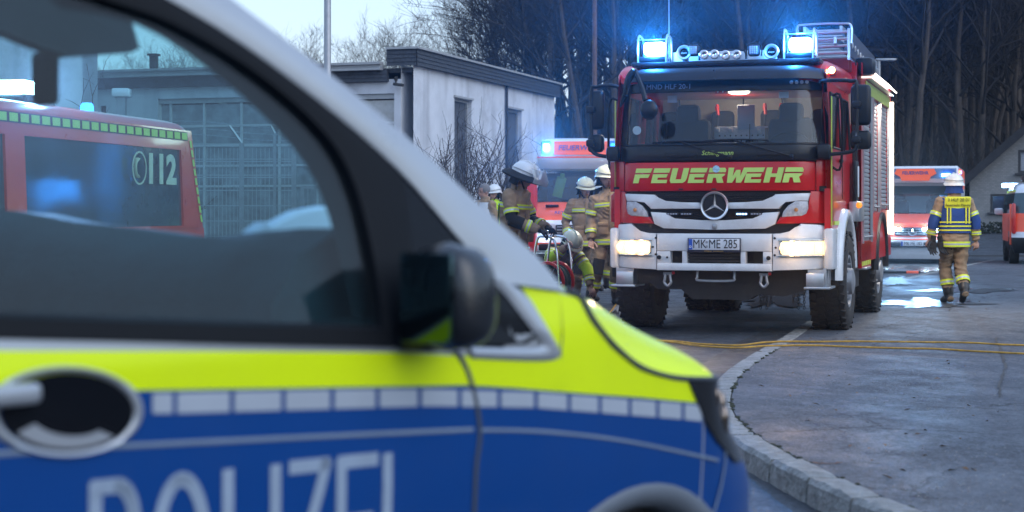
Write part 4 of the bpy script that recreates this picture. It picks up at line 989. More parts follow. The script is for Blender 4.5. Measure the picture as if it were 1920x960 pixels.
# ================================================================== FIRE ENGINE
# own frame: x to the picture's right, y rearward, z up, origin on the ground below the front axle
TFr = Frame(2.446, 18.3, 0, -17.7)
def tf(px, py, y=-1.3): p = TFr.hit(px, py, 1, y); return p.x, p.z
truck = thing('fire_engine', 'big red and white fire engine facing the camera with blue beacons and headlights on', 'fire engine', TFr.o, -17.7)
def warp(x, z): return .05 * (x / 1.1) ** 2 + .22 * sstep(.80, 1.16, abs(x)) + max(0, z - 1.93) * .23
def panel(name, poly, yf, depth, m, parent=None, bevel=.006, w=True, step=.11, label=None, smooth=40):
    t = MB(); t.prism(poly, 1, yf, yf + depth)
    bm = bmesh.new(); vs = [bm.verts.new(v) for v in t.v]; [bm.faces.new([vs[i] for i in f]) for f in t.f]
    if bevel:
        es = [e for e in bm.edges if abs(e.verts[0].co.y - yf) < 1e-6 and abs(e.verts[1].co.y - yf) < 1e-6]
        bmesh.ops.bevel(bm, geom=es, offset=bevel, segments=2, profile=.5, affect='EDGES')
    if w:
        x = -1.21
        while x < 1.22:
            bmesh.ops.bisect_plane(bm, geom=bm.verts[:] + bm.edges[:] + bm.faces[:], plane_co=(x, 0, 0), plane_no=(1, 0, 0)); x += step
        for v in bm.verts: v.co.y += warp(v.co.x, v.co.z)
    me = bpy.data.meshes.new(name); bmesh.ops.recalc_face_normals(bm, faces=bm.faces[:]); bm.to_mesh(me); bm.free(); me.materials.append(m)
    me.polygons.foreach_set('use_smooth', [True] * len(me.polygons)); me.set_sharp_from_angle(angle=R(smooth))
    o = bpy.data.objects.new(name, me); C.objects.link(o); o.parent = parent or truck
    if label: o['label'] = label
    return o
def rect(x0, x1, z0, z1, c=0): return [(x0 + c, z0), (x1 - c, z0), (x1, z0 + c), (x1, z1 - c), (x1 - c, z1), (x0 + c, z1), (x0, z1 - c), (x0, z0 + c)] if c else [(x0, z0), (x1, z0), (x1, z1), (x0, z1)]
def mir(P): return [(-x, z) for x, z in P][::-1]
FY_ = -1.30
M_mesh = mat('grille_mesh', (0.014, 0.015, 0.018), .6, bump=1, bs=150)
M_twhite = mat('fire_engine_white', (0.64, 0.66, 0.69), 0.25, coat=.7, var=.06, dirt=.45, dcol=(.35, .33, .30))
# --- bumper
cw = [(-1.13, .70), (-1.12, 1.10), (-1.05, 1.135), (-.87, 1.145), (-.83, 1.10), (-.77, 1.055), (-.60, 1.045), (-.595, .672), (-1.10, .69)][::-1]
b1 = panel('bumper_corner', [(max(x, -1.08), z) for x, z in cw], FY_ - .03, .30, M_twhite, bevel=.014); b2 = panel('bumper_corner', mir(cw), FY_ - .03, .30, M_twhite, bevel=.014)
panel('bumper_beam', rect(-.59, .59, .865, 1.045), FY_ - .03, .25, M_twhite, bevel=.014)
panel('bumper_lip', rect(-.59, .59, .665, .742), FY_ - .035, .25, M_twhite, bevel=.014)
for x0, x1 in ((-.59, -.45), (-.325, -.275), (.275, .325), (.50, .59)): panel('bumper_upright', rect(x0, x1, .742, .865), FY_ - .02, .12, M_twhite, bevel=.004)
for i in range(4):
    z = .757 + i * .03; panel('bumper_grille_bar', rect(-.27, .27, z, z + .014), FY_ + .02, .02, M_dark, bevel=0)
for sx in (-1, 1):
    t = MB(); t.rbox((sx * 1.135 if sx > 0 else -1.08, -.85, .89), (.10, .62, .42), .03); t.build('bumper_side', M_twhite, truck)
t = MB(); t.box((0, -1.05, .87), (1.7, .05, .40)); t.build('bumper_backing', M_mesh, truck, smooth=0)
for x in (-.56, .56):
    t = MB(); t.lathe([(.0, 0), (.022, 0), (.022, .02)], (x, FY_ - .05, .80), 'y', 12); t.build('tow_bolt', M_black, truck)
# fog and main lamps in the bumper: lit, warm
M_lampbody = mat('lamp_chrome', (.7, .68, .62), .1, metal=1)
G_lens = glass('lamp_lens', (.95, .95, .93), .08, .02)
E_warm = mat('lit_headlight', (1, .8, .5), .3, emit=(1.0, .66, .30), es=34, var=0)
E_warm2 = mat('lit_reflector', (1, .8, .5), .3, emit=(1.0, .62, .28), es=1.6, var=0)
for (xa, xb, hot) in ((-1.052, -.646, -.86), (.668, 1.115, .85)):
    f = panel('headlight', rect(xa, xb, .822, .980, .025), FY_ - .042, .05, M_lampbody, bevel=.004)
    panel('headlight_bowl', rect(xa + .012, xb - .012, .834, .968, .02), FY_ - .047, .02, E_warm2, f, bevel=.002)
    for k, (cx, r) in enumerate(((hot, .062), (hot + (.17 if hot > 0 else .14), .05), (hot - (.13 if hot > 0 else .14), .05))):
        t = MB(); t.lathe([(0, -.012), (r * .8, -.008), (r, .0)], (cx, FY_ - .05 + warp(cx, .9), .90), 'y', 20); t.build('bulb', E_warm if k == 0 or k == 1 and hot < 0 else E_warm2, f)
    panel('lens', rect(xa + .005, xb - .005, .827, .975, .024), FY_ - .075, .012, G_lens, f, bevel=.002)
    for z in (.822, .978): panel('lens_rim', rect(xa - .01, xb + .01, z - .006, z + .006), FY_ - .07, .03, M_lampbody, f, bevel=.002)
    for k in range(6): x = xa + .04 + (xb - xa - .08) * k / 5; panel('lens_rib', rect(x - .002, x + .002, .84, .962), FY_ - .078, .004, G_lens, f, bevel=0)
for x, z in ((-.60, 1.0), (-.60, .83), (-.63, .905), (.62, 1.0), (.62, .83), (.63, .905), (-.48, .80)):
    t = MB(); t.ball((x, FY_ - .033 + warp(x, z), z), .012, 8, 6, sc=(1, .4, 1)); t.build('screw', M_black, truck)
# number plate
M_plate = mat('plate_white', (.60, .62, .66), .45, var=.03); M_ptext = mat('plate_black', (.015, .015, .018), .5)
pz = .928; t = MB(); t.rbox((.012, FY_ - .05, pz), (.545, .018, .145), .006); pl = t.build('number_plate', mat('plate_holder', (.02, .025, .05), .4), truck)
t = MB(); t.rbox((.012, FY_ - .061, pz + .008), (.52, .004, .112), .002); t.build('plate_face', M_plate, pl)
t = MB(); t.box((-.228, FY_ - .0645, pz + .008), (.036, .003, .106)); t.build('euro_band', mat('euro_blue', (.01, .08, .45), .4), pl, smooth=0)
text('country_letter', 'D', mat('white_lettering', (.7, .72, .75), .5), pl, (-.228, FY_ - .0665, pz - .018), size=.032, bold=.001)
text('plate_lettering', 'MK', M_ptext, pl, (-.135, FY_ - .064, pz + .008), size=.128, bold=0, sx=.78)
text('plate_lettering', 'ME 285', M_ptext, pl, (.105, FY_ - .064, pz + .008), size=.128, bold=0, sx=.76)
for z in (.030, -.014): t = MB(); t.lathe([(0, 0), (.013, 0), (.013, .003)], (-.062, FY_ - .066, pz + z), 'y', 14); t.build('seal', M_galv, pl)
text('holder_lettering', 'Schlingmann   www.feuerwehr', mat('amber_lettering', (.5, .3, .06), .5), pl, (.01, FY_ - .0605, pz - .060), size=.016)
# --- grille area
panel('grille_back', rect(-1.0, 1.0, 1.03, 1.47), FY_ + .06, .04, M_mesh, bevel=0)
wt = [(-.96, 1.455), (-.935, 1.375), (-.72, 1.375), (-.66, 1.295), (-.12, 1.295), (-.15, 1.36), (-.50, 1.365), (-.58, 1.40), (-.62, 1.442)][::-1]
panel('grille_band', wt, FY_ - .015, .07, M_twhite, bevel=.012); panel('grille_band', mir(wt), FY_ - .015, .07, M_twhite, bevel=.012)
wl_ = [(-.66, 1.265), (-.62, 1.14), (-.52, 1.095), (-.05, 1.085), (.05, 1.085), (.52, 1.095), (.62, 1.14), (.66, 1.265), (.50, 1.255), (.40, 1.185), (.12, 1.18), (-.12, 1.18), (-.40, 1.185), (-.50, 1.255)]
panel('grille_band', wl_, FY_ - .02, .07, M_twhite, bevel=.012)
for i in range(3):
    z = 1.38 + .022 * i; panel('grille_slat', rect(-.55 + .02 * (2 - i), .55 - .02 * (2 - i), z, z + .009), FY_ + .02, .03, M_black, bevel=.002)
for i in range(3):
    z = 1.20 + .022 * i; panel('grille_slat', rect(-.44, .44, z, z + .008), FY_ + .02, .03, M_black, bevel=.002)
E_bl = mat('blue_front_flasher', (.4, .6, 1), .3, emit=(.25, .55, 1), es=3.0, var=0); M_fl = mat('flasher_clear', (.25, .27, .33), .2, coat=.5)
for k, (x, m) in enumerate(((-.43, M_fl), (-.285, M_fl), (.285, E_bl), (.43, M_fl))):
    t = MB(); t.rbox((x, FY_ + .005, 1.243), (.125, .03, .026), .006); f = t.build('front_flasher', M_black, truck)
    for q in range(4): t = MB(); t.rbox((x - .042 + .028 * q, FY_ - .011, 1.243), (.022, .008, .016), .003); t.build('diode', m, f)
# round three pointed star emblem
sc_ = (.013, 1.328); t = MB(); t.lathe([(.118, .03), (.140, .015), (.146, -.008), (.138, -.022), (.124, -.018), (.118, .0)], (sc_[0], FY_ - .035, sc_[1]), 'y', 48); em = t.build('star_emblem', M_satin, truck)
t = MB(); t.lathe([(0, .0), (.120, .0), (.120, .01)], (sc_[0], FY_ - .030, sc_[1]), 'y', 40); t.build('emblem_ground', M_cabblack if 'M_cabblack' in globals() else M_black, em)
t = MB()
for k in range(3):
    a = R(90 + 120 * k); pr = Vector((-math.sin(a), 0, math.cos(a))); c0 = Vector((sc_[0], FY_ - .036, sc_[1])); tip = c0 + Vector((math.cos(a), 0, math.sin(a))) * .122
    b = [c0 + pr * .017, c0 - pr * .017]; rid = c0 + Vector((0, -.022, 0)); t.add([b[0], tip, b[1], rid], [(0, 1, 3), (1, 2, 3), (2, 0, 3)])
    o2 = Vector((math.cos(a + R(60)), 0, math.sin(a + R(60)))) * .022; t.add([b[0], c0 + o2, rid, c0], [(0, 1, 2)])
t.build('star', M_satin, em, smooth=0)
t = MB(); t.rbox((.013, FY_ - .03, 1.118), (.05, .03, .055), .012); t.build('front_camera', M_galv, truck)
# red corner panels with the indicator lamps
rc = [(-1.15, 1.16), (-1.15, 1.44), (-1.10, 1.475), (-.955, 1.475), (-.945, 1.385), (-.94, 1.31), (-.93, 1.25), (-.90, 1.235), (-.72, 1.215), (-.67, 1.215), (-.625, 1.145), (-1.08, 1.15)][::-1]
panel('corner_panel', rc, FY_ + .0, .16, M_red, bevel=.012); panel('corner_panel', mir(rc), FY_ + .0, .16, M_red, bevel=.012)
M_ind = mat('indicator_lens', (.42, .43, .47), .12, coat=.8, var=.25, vs=30, bump=.6, bs=160)
il = [(-.935, 1.375), (-.94, 1.30), (-.92, 1.245), (-.88, 1.225), (-.685, 1.212), (-.70, 1.27), (-.75, 1.33), (-.82, 1.372)][::-1]
for P in (il, mir(il)):
    f = panel('indicator_lamp', P, FY_ - .012, .06, M_ind, bevel=.01); cx = sum(p[0] for p in P) / len(P)
    t = MB(); t.ball((cx, FY_ - .014 + warp(cx, 1.3), 1.287), .020, 10, 8, sc=(1, .5, 1)); t.build('bulb', mat('amber_bulb', (.5, .2, .05), .3), f)
    panel('lamp_rim', [(x * 1.0 + (.0), z) for x, z in P], FY_ - .004, .04, M_chrome, f, bevel=.002).scale = (1.0, 1, 1.0)
# --- red lettered panel
panel('bonnet_panel', rect(-.965, 1.0, 1.478, 1.772, .012), FY_ + .0, .10, M_red, bevel=.012)
for sx in (-1, 1): panel('corner_skin', rect(*sorted((sx * .972 if sx < 0 else 1.007, sx * 1.155)), 1.478, 1.79), FY_ + .0, .14, M_red, bevel=.006)
LIME = mat('lime_lettering', (.52, .72, .16), .45, var=.05)
def wordmark(parent, x0, x1, z0, z1, yf):
    def glyph(ch):
        q = {'F': [[(0, 0), (.34, 0), (.34, .36), (.86, .36), (.93, .60), (0, .60)], [(0, .70), (.95, .70), (1.0, 1), (0, 1)]],
             'E': [[(0, 0), (.95, 0), (.95, .22), (.34, .22), (.34, .37), (.86, .37), (.90, .60), (0, .60)], [(0, .70), (.96, .70), (1.0, 1), (0, 1)]],
             'U': [[(.10, 0), (.80, 0), (.95, .12), (1, .3), (1, 1), (.66, 1), (.66, .25), (.34, .25), (.34, 1), (0, 1), (0, .16)]],
             'R': [[(0, 0), (.34, 0), (.34, .34), (.50, .34), (.64, 0), (1.02, 0), (.84, .38), (.96, .48), (1, .60), (.64, .60), (0, .60)], [(0, .70), (1.0, .70), (1.0, .86), (.90, 1), (0, 1)]],
             'W': [[(.10, 0), (.38, 0), (.52, .42), (.58, 0), (.86, 0), (1.12, 1), (.82, 1), (.74, .42), (.66, .85), (.44, .85), (.32, .42), (.30, 1), (0, 1)]],
             'H': [[(0, 0), (.34, 0), (.34, .37), (.66, .37), (.66, 0), (1, 0), (1, 1), (.66, 1), (.66, .60), (.34, .60), (.34, 1), (0, 1)]]}[ch]
        return q
    word = 'FEUERWEHR'; n = len(word); pitch = (x1 - x0) / n
    for i, ch in enumerate(word):
        t = MB(); zz = z0; hh_ = z1 - z0; a = x0 + i * pitch; wd = pitch * (.90 if ch != 'W' else .98)
        for P in glyph(ch):
            Q = [(a + x * wd + (y - .5) * hh_ * .25, zz + y * hh_) for x, y in P]; y0 = yf + warp(a + wd / 2, zz) - .006
            t.prism(Q, 1, y0, y0 + .02)
        o = t.build('letter', LIME, parent, smooth=0)
        s_ = (warp(a + wd, 1.6) - warp(a, 1.6)) / wd
        for v in o.data.vertices: v.co.y += s_ * (v.co.x - a - wd / 2)
wordmark(truck, -.832, .905, 1.560, 1.712, FY_ - .001)
t = MB(); t.lathe([(0, 0), (.036, .0), (.036, .006)], (.025, FY_ - .012, 1.700), 'y', 24); t.build('round_sticker', mat('sticker_blue', (.35, .55, .75), .5, var=.5, vs=60), truck)
for x, z in ((-.34, 1.497), (.0, 1.497)): t = MB(); t.rbox((x, FY_ - .008, z), (.05, .01, .014), .004); t.build('washer_nozzle', M_black, truck)
# --- black scuttle, windscreen frame
M_cabblack = mat('cab_black', (.010, .012, .016), .38, spec=.3, var=.1, coat=.1)
panel('scuttle', rect(-1.02, 1.08, 1.785, 1.945, .01), FY_ + .0, .12, M_cabblack, bevel=.01)
wf = [(-1.02, 1.945), (1.08, 1.945), (1.07, 2.64), (-.99, 2.64)]
for nm, P in (('windscreen_frame', rect(-1.02, -.935, 1.945, 2.64)), ('windscreen_frame', rect(1.045, 1.11, 1.945, 2.64)), ('windscreen_header', rect(-.935, 1.045, 2.50, 2.64)), ('windscreen_sill', rect(-.935, 1.045, 1.945, 1.965))): panel(nm, P, FY_ + .0, .06, M_cabblack, bevel=.006)
panel('windscreen', rect(-.935, 1.045, 1.965, 2.50), FY_ + .012, .006, glass('truck_windscreen', (.86, .92, .95), .03, .02, .01), bevel=0)
text('roof_call_sign', 'MND HLF 20-1', mat('grey_lettering', (.30, .34, .42), .5), truck, (-.50, FY_ + warp(-.5, 2.56) - .008, 2.555), rot=(77, 0, 0), size=.075)
for k in range(4): t = MB(); t.ball((.76 + k * .052, FY_ + warp(.8, 2.57) - .004, 2.575), .019, 10, 6, sc=(1, .3, 1)); t.build('sticker', mat('round_decal', (.42, .44, .5), .5), truck)
wsg = TFr.hit(1351, 168, 1, -1.14); t = MB(); t.rbox((wsg.x, -1.145, wsg.z), (.115, .008, .085), .003); w_ = t.build('water_sign', mat('sign_red', (.55, .015, .02), .4), truck); text('sign_letter', 'W', mat('white_lettering', (.7, .72, .75), .5), w_, (wsg.x, -1.151, wsg.z), size=.11, bold=0)
text('maker_lettering', 'Schlingmann', LIME, truck, (.035, FY_ - .004, 1.862), size=.066, bold=0, shear=.25)
for x in (-.35, .60):
    panel('scuttle_handle', rect(x - .17, x + .17, 1.825, 1.868, .012), FY_ - .012, .03, M_black, bevel=.006)
for (x0, z0, x1, z1, bl) in ((.17 + .0, 1.80, -.33, 1.975, .62), (1.0 - .32 + .12, 1.80, .22, 1.985, .66)):
    t = MB(); y = FY_ - .035; t.tube([(x0, y + .02, z0 + .02), (lerp(x0, x1, .5), y - .02, lerp(z0, z1, .55)), (x1, y, z1)], .010, 6); t.ball((x0, y + .01, z0 + .02), .025, 8, 6)
    wp = t.build('wiper_arm', M_black, truck); t = MB(); P_ = [(x1 - bl * .5 + bl * k / 8, FY_ + warp(x1 - bl / 2 + bl * k / 8, 1.98) - .014, z1 + .0 + .012 * math.sin(k / 8 * math.pi)) for k in range(9)]; t.tube(P_, .009, 5); t.build('wiper_blade', M_black, wp)
# --- cab shell: roof, sides, back, interior
def rloft(mb, secs):
    mb.grid([s + [s[0]] for s in secs])
    mb.add(secs[0], [tuple(range(len(secs[0])))]); mb.add(secs[-1], [tuple(range(len(secs[-1])))[::-1]])
def rrect(cx, hw_, z0, z1, y, r, n=4):
    P = []
    for (sx, sz, a0) in ((1, -1, -90), (1, 1, 0), (-1, 1, 90), (-1, -1, 180)):
        for k in range(n + 1):
            a = R(a0 + 90 * k / n); P.append(Vector((cx + sx * (hw_ - r) + r * math.cos(a), y, (z1 - r if sz > 0 else z0 + r) + r * math.sin(a))))
    return P
t = MB(); rloft(t, [rrect(.0, 1.02, 2.60, 2.66, -1.10, .03), rrect(.0, 1.08, 2.58, 2.74, -.98, .06), rrect(0, 1.13, 2.55, 2.82, -.7, .10), rrect(0, 1.15, 2.55, 2.84, .2, .10), rrect(0, 1.15, 2.55, 2.84, .86, .10)]); t.build('cab_roof', M_red, truck)
# sun visor: dark tinted shade over the windscreen
rows = []
for i in range(25):
    x = -.93 + 2.01 * i / 24; yo = warp(x, 2.5) ; e = .03 * sstep(.8, 1.05, abs(x - .07)); rows.append([(x, FY_ + yo + .02, 2.745 - e), (x, FY_ + yo - .09, 2.735 - e), (x, FY_ + yo - .15, 2.68 - e * .5), (x, FY_ + yo - .17, 2.605), (x, FY_ + yo - .155, 2.60), (x, FY_ + yo - .13, 2.67 - e * .5), (x, FY_ + yo - .07, 2.715 - e)])
t = MB(); t.grid(rows); t.build('sun_visor', mat('visor_dark', (.018, .020, .026), .42, spec=.3, var=.15, coat=.1), truck, smooth=50)
for x in (.03, .035): t = MB(); t.ball((x, FY_ - .165, 2.69 if x == .03 else 2.60), .012, 8, 6); t.build('rivet', M_black, truck)
for sx in (-1, 1):
    X = 1.15 if sx > 0 else -1.085
    t = MB(); wall_holes(t, -1.10, .86, 1.50, 2.70, [(-.97, -.22, 1.92, 2.48), (.02, .66, 1.92, 2.48)], lambda a, b, d: (X - sx * (d + max(0, b - 1.9) * .06), a, b), .05)
    t.build('cab_side', M_red, truck, smooth=0)
    for (a, b) in ((-.97, -.22), (.02, .66)):
        t = MB(); t.prism([(a + .0, 1.92), (b, 1.92), (b, 2.48), (a + .1, 2.48)], 0, X - sx * .035, X - sx * .045); t.build('side_window', glass('truck_side_glass', (.45, .55, .6), .10, .02), truck, smooth=0)
        t = MB(); q = [Vector((X - sx * .0 - sx * max(0, z - 1.9) * .06, y, z)) for y, z in ((a, 1.92), (b, 1.92), (b, 2.48), (a + .06, 2.48))]; t.tube(q, .016, 6, closed=True); t.build('window_rubber', M_black, truck)
    # front lower side panel around the wheel
    P = [(-1.12, 1.0), (-1.12, 1.50), (.86, 1.50), (.86, .95)] + [(0 + .70 * math.cos(R(a)), .56 + .70 * math.sin(R(a))) for a in range(34, 150, 8)] + [(-.78, .95)]
    t = MB(); t.prism(P, 0, X, X - sx * .06); t.build('cab_skirt', M_red, truck, smooth=0)
    t = MB(); t.box((X + sx * .004, -.60, 1.15), (.012, .5, .04)); t.build('reflective_strip', M_lime, truck, smooth=0)
    t = MB(); t.box((X + sx * .004, -1.06, 1.78), (.010, .035, 1.30)); t.build('reflective_strip', M_lime, truck, smooth=0)
    # white mudguard
    rows = []
    for i in range(19):
        a = R(8 + 172 * i / 18); rr = .64; c_, s__ = math.cos(a), math.sin(a)
        rows.append([(X + sx * d, c_ * r, .56 + s__ * r) for d, r in ((-.30, rr - .02), (.05, rr), (.075, rr + .03), (.06, rr + .09), (.0, rr + .11), (-.02, rr + .08))])
    t = MB(); t.grid(rows); t.build('mudguard', M_twhite, truck, smooth=60)
    # entrance steps in front of the wheel
    t = MB(); t.box((X - sx * .14, -1.0, .60), (.16, .36, .17)); st = t.build('step_box', M_alu, truck, smooth=0)
    t = MB(); t.rbox((X - sx * .12, -1.02, .50), (.26, .46, .025), .006); t.build('step', M_alu, st)
    for dy in (-.17, 0, .17): t = MB(); t.box((X - sx * .05, -1.0 + dy, .60), (.03, .03, .2)); t.build('step_bracket', M_alu, st, smooth=0)
    for dy in (.2,): t = MB(); t.rbox((X - sx * .14, -1.235, .58), (.18, .02, .14), .01); t.build('step_face', M_alu, st)
    t = MB(); t.tube(smooth_path([(X - sx * .0, -.98, 1.72), (X + sx * .09, -.98, 1.74), (X + sx * .09, -.98, 2.4), (X, -.98, 2.44)], 4), .014, 6); t.build('grab_rail', M_black, truck)
    t = MB(); t.rbox((X + sx * .02, -.35, 1.80), (.03, .14, .035), .01); t.build('door_handle', M_black, truck)
    t = MB(); t.box((X + sx * .002, -.12, 1.9), (.006, .012, 1.0)); t.build('door_gap', M_black, truck, smooth=0)
t = MB(); t.box((0, .84, 2.0), (2.26, .04, 1.25)); t.build('cab_back', mat('warm_cab_lining', (.42, .36, .28), .8, var=.1), truck, smooth=0)
t = MB(); t.box((0, -.15, 1.50), (2.2, 1.9, .05)); t.build('cab_floor', M_trimd, truck, smooth=0)
rows = []
for i in range(13):
    x = -1.02 + 2.06 * i / 12; rows.append([(x, FY_ + .02 + warp(x, 1.9), 1.935), (x, -1.05, 1.97), (x, -.86, 1.96 + .03 * math.cos(x * 3)), (x, -.80, 1.88), (x, -.80, 1.55)])
t = MB(); t.grid(rows); t.build('dashboard', mat('cab_dash', (.06, .065, .075), .7, var=.2), truck)
M_seat = mat('seat_cloth', (.020, .023, .030), .95, var=.2)
for x in (-.52, .60):
    t = MB(); t.rbox((x, -.30, 1.72), (.52, .5, .16), .06); t.rbox((x, -.06, 2.02), (.50, .16, .52), .075, rot=rotm(-6)); s_ = t.build('driver_seat', M_seat, truck)
    t = MB(); t.rbox((x, -.05, 2.32), (.27, .13, .24), .06); t.build('headrest', M_seat, s_)
for x in (-.85, -.28, .28, .85):
    t = MB(); t.rbox((x, .70, 2.18), (.26, .12, .46), .05); t.build('crew_seat_back', mat('crew_seat', (.035, .032, .034), .9), truck)
t = MB(); t.rbox((.04, .10, 2.03), (.60, .05, .34), .01); cn = t.build('equipment_board', mat('perforated_board', (.50, .55, .62), .5, bump=1, bs=90), truck)
for i in range(9):
    for j in range(4):
        t = MB(); t.lathe([(0, 0), (.010, 0), (.010, .004)], (-.2 + i * .06, .071, 1.92 + j * .06), 'y', 6); t.build('hole', M_black, cn)
for nm, c_, d_, m in (('printer', (-.14, .02, 1.98), (.22, .10, .17), M_trimd), ('tablet', (.09, .08, 2.30), (.19, .03, .27), mat('tablet_lit', (.45, .55, .70), .3)), ('socket', (-.22, .06, 2.16), (.05, .04, .05), M_twhite), ('socket', (-.08, .06, 2.16), (.05, .04, .05), M_twhite),
                  ('socket', (.24, .06, 2.14), (.05, .04, .06), M_twhite), ('socket', (.27, .05, 2.02), (.09, .05, .10), M_galv), ('torch', (.33, .03, 2.08), (.05, .05, .20), mat('bronze_torch', (.25, .17, .10), .5)), ('tape_card', (-.50, -.98, 2.44), (.10, .012, .075), mat('card_violet', (.42, .38, .52), .6)), ('tape_card', (.66, -.98, 2.46), (.10, .012, .065), mat('card_white', (.5, .52, .6), .6))):
    t = MB(); t.rbox(c_, d_, .012); t.build(nm, m, cn)
t = MB(); t.rbox((.13, -.02, 1.99), (.055, .035, .13), .012); t.tube([(.145, -.02, 2.05), (.148, -.02, 2.22)], .006, 5); t.build('handheld_radio', M_black, cn)
t = MB(); t.rbox((.13, -.04, 1.965), (.036, .006, .05), .003); t.build('keypad', mat('lit_keypad', (.5, .55, .2), .5), cn)
for x in (-.27, .26, .44):
    t = MB(); t.tube([(x, .30, 2.46), (x + .01, .29, 2.34)], .018, 8); t.rbox((x, .30, 2.42), (.045, .04, .06), .014); h_ = t.build('buckle', mat('buckle_red', (.6, .03, .02), .4), cn)
    t = MB(); t.tube([(x + .01, .29, 2.34), (x + .0, .28, 2.16)], .010, 6); t.build('strap_end', M_black, cn)
for x, dx in ((.37, .10), (-.06, 0), (-.80, .02)):
    t = MB(); t.tube([(x, .78, 2.56), (x + dx, .70, 2.05)], .022, 6, flat=.25); t.build('seat_belt', M_black, cn)
t = MB(); t.tube([(.66 + .21 * math.cos(a), -.66 + .10 * math.sin(a), 1.97 + .13 * math.sin(a)) for a in [2 * math.pi * k / 28 for k in range(28)]], .014, 6, closed=True); t.rbox((.66, -.66, 1.96), (.14, .06, .1), .03); t.build('steering_wheel', M_trimd, truck)
t = MB(); t.lathe([(0, 0), (.045, 0), (.045, .004)], (-.83, FY_ + .045 + warp(-.83, 2.1), 2.11), 'y', 20); t.build('round_windscreen_decal', M_plate, truck)
t = MB(); t.rbox((.1, -.2, 2.585), (.5, .3, .02), .01); t.build('ceiling_lamp', mat('lit_cab_lamp', (1, .9, .75), .4, emit=(1, .86, .66), es=5, var=0), truck)
lamp('cab_light', 'POINT', (.0, .15, 2.48), 5.5, (1, .80, .58), truck, .12)
# --- mirrors on tubular brackets
M_mir = mat('mirror_housing', (.008, .010, .014), .4, spec=.3, coat=.1)
for sx, xs_ in ((-1, (-1.335, -1.285, -1.30)), (1, (1.41, 1.445, 1.445))):
    xb, xm, xm2 = xs_; t = MB(); y = -1.12
    t.tube(smooth_path([(sx * 1.04, -1.12, 2.57), (sx * 1.12, y - .02, 2.585), (xb - sx * .06, y, 2.575), (xb, y, 2.52), (xb, y, 2.0), (xb, y, 1.92), (xb - sx * .05, y, 1.87), (sx * 1.17, y, 1.845), (sx * 1.05, -1.12, 1.85)], 5), .020, 8); br = t.build('mirror_bracket', M_mir, truck)
    t = MB(); t.rbox((xm, y + .05, 2.335), (.20 if sx > 0 else .155, .11, .41), .045, 3); a = t.build('main_mirror', M_mir, truck)
    t = MB(); t.rbox((xm2, y + .05, 1.985), (.205 if sx > 0 else .165, .11, .19), .04, 3); b = t.build('wide_angle_mirror', M_mir, truck)
    for z, o_ in ((2.335, a), (1.985, b)):
        t = MB(); t.rbox((xb, y - .02, z), (.09, .10, .075), .02); t.build('clamp', M_black, o_); t = MB(); t.rbox((xm, y + .108, z), (.13, .006, .33 if z > 2.2 else .13), .02); t.build('mirror_glass', M_chrome, o_)
    t = MB(); t.rbox((sx * 1.09, -1.16, 1.87), (.14, .12, .16), .04); t.build('bracket_foot', M_mir, truck)
t = MB(); q = [TFr.hit(*p, 1, -1.45) for p in ((1190, 132), (1178, 150), (1172, 178), (1190, 172), (1206, 152))]
t.tube(smooth_path([q[0], q[1], q[2]], 4), [.05, .055, .06, .06, .055, .05, .045, .04, .03], 8, flat=.7); t.tube([q[2], TFr.hit(1163, 200, 1, -1.42)], [.03, .012], 6); t.build('front_mirror_arm', M_mir, truck)
t = MB(); t.tube(smooth_path([q[0], TFr.hit(1204, 165, 1, -1.5), TFr.hit(1210, 188, 1, -1.55)], 4), .025, 7); t.build('front_mirror_stalk', M_mir, truck)
c_ = TFr.hit(1217, 206, 1, -1.58); t = MB(); t.ball(c_, .10, 16, 10, sc=(.92, .55, 1.02)); t.build('front_mirror', M_mir, truck)
# --- roof light bar
M_rack = mat('rack_blue_grey', (.10, .12, .16), .5, metal=.4)
t = MB(); t.rbox((.06, -.90, 2.80), (1.95, .34, .05), .015); rk = t.build('light_bar_base', M_cabblack, truck)
E_hot = mat('hot_blue_white', (.8, .9, 1), .2, emit=(.55, .82, 1.0), es=38, var=0)
G_blue = glass('blue_dome', (.30, .55, 1.0), .08, .05)
M_hoop = mat('steel_hoop', (.45, .48, .52), .3, metal=.8)
for (xa, xb, za, zb_, nm) in ((-.872, -.545, 2.83, 3.085, 'l'), (.655, .975, 2.83, 3.10, 'r')):
    cx = (xa + xb) / 2; y = -.88
    t = MB(); t.rbox((cx, y, za + .03), (xb - xa - .04, .26, .06), .02); f = t.build('beacon', M_cabblack, truck)
    t = MB(); t.rbox((cx, y, za + .15), (.225, .10, .135), .03); t.build('flash_element', E_hot, f)
    t = MB(); t.rbox((cx, y, za + .145), (xb - xa - .07, .22, .20), .05, 3); t.build('dome', G_blue, f)
    for x in (xa + .012, xb - .012):
        t = MB(); t.tube(smooth_path([(x, y - .13, za - .02), (x, y - .14, za + .16), (x, y - .10, zb_ + .01), (x, y - .02, zb_ + .03), (x, y + .12, zb_ - .02), (x, y + .14, za)], 5), .011, 6); t.build('guard_hoop', M_hoop, f)
    for z in (zb_ - .02,): t = MB(); t.tube([(xa, y - .13, z), (xb, y - .13, z)], .006, 5); t.build('guard_bar', M_hoop, f)
    lamp('beacon_light', 'POINT', (cx, y - .24, za + .15), 45, (.03, .30, 1.0), truck, .07)
    beam('beacon_beam', TFr, (cx, y - .17, za + .16), 3200, (.02, .26, 1.0), truck, spot=24, blend=.35, up=3.2)
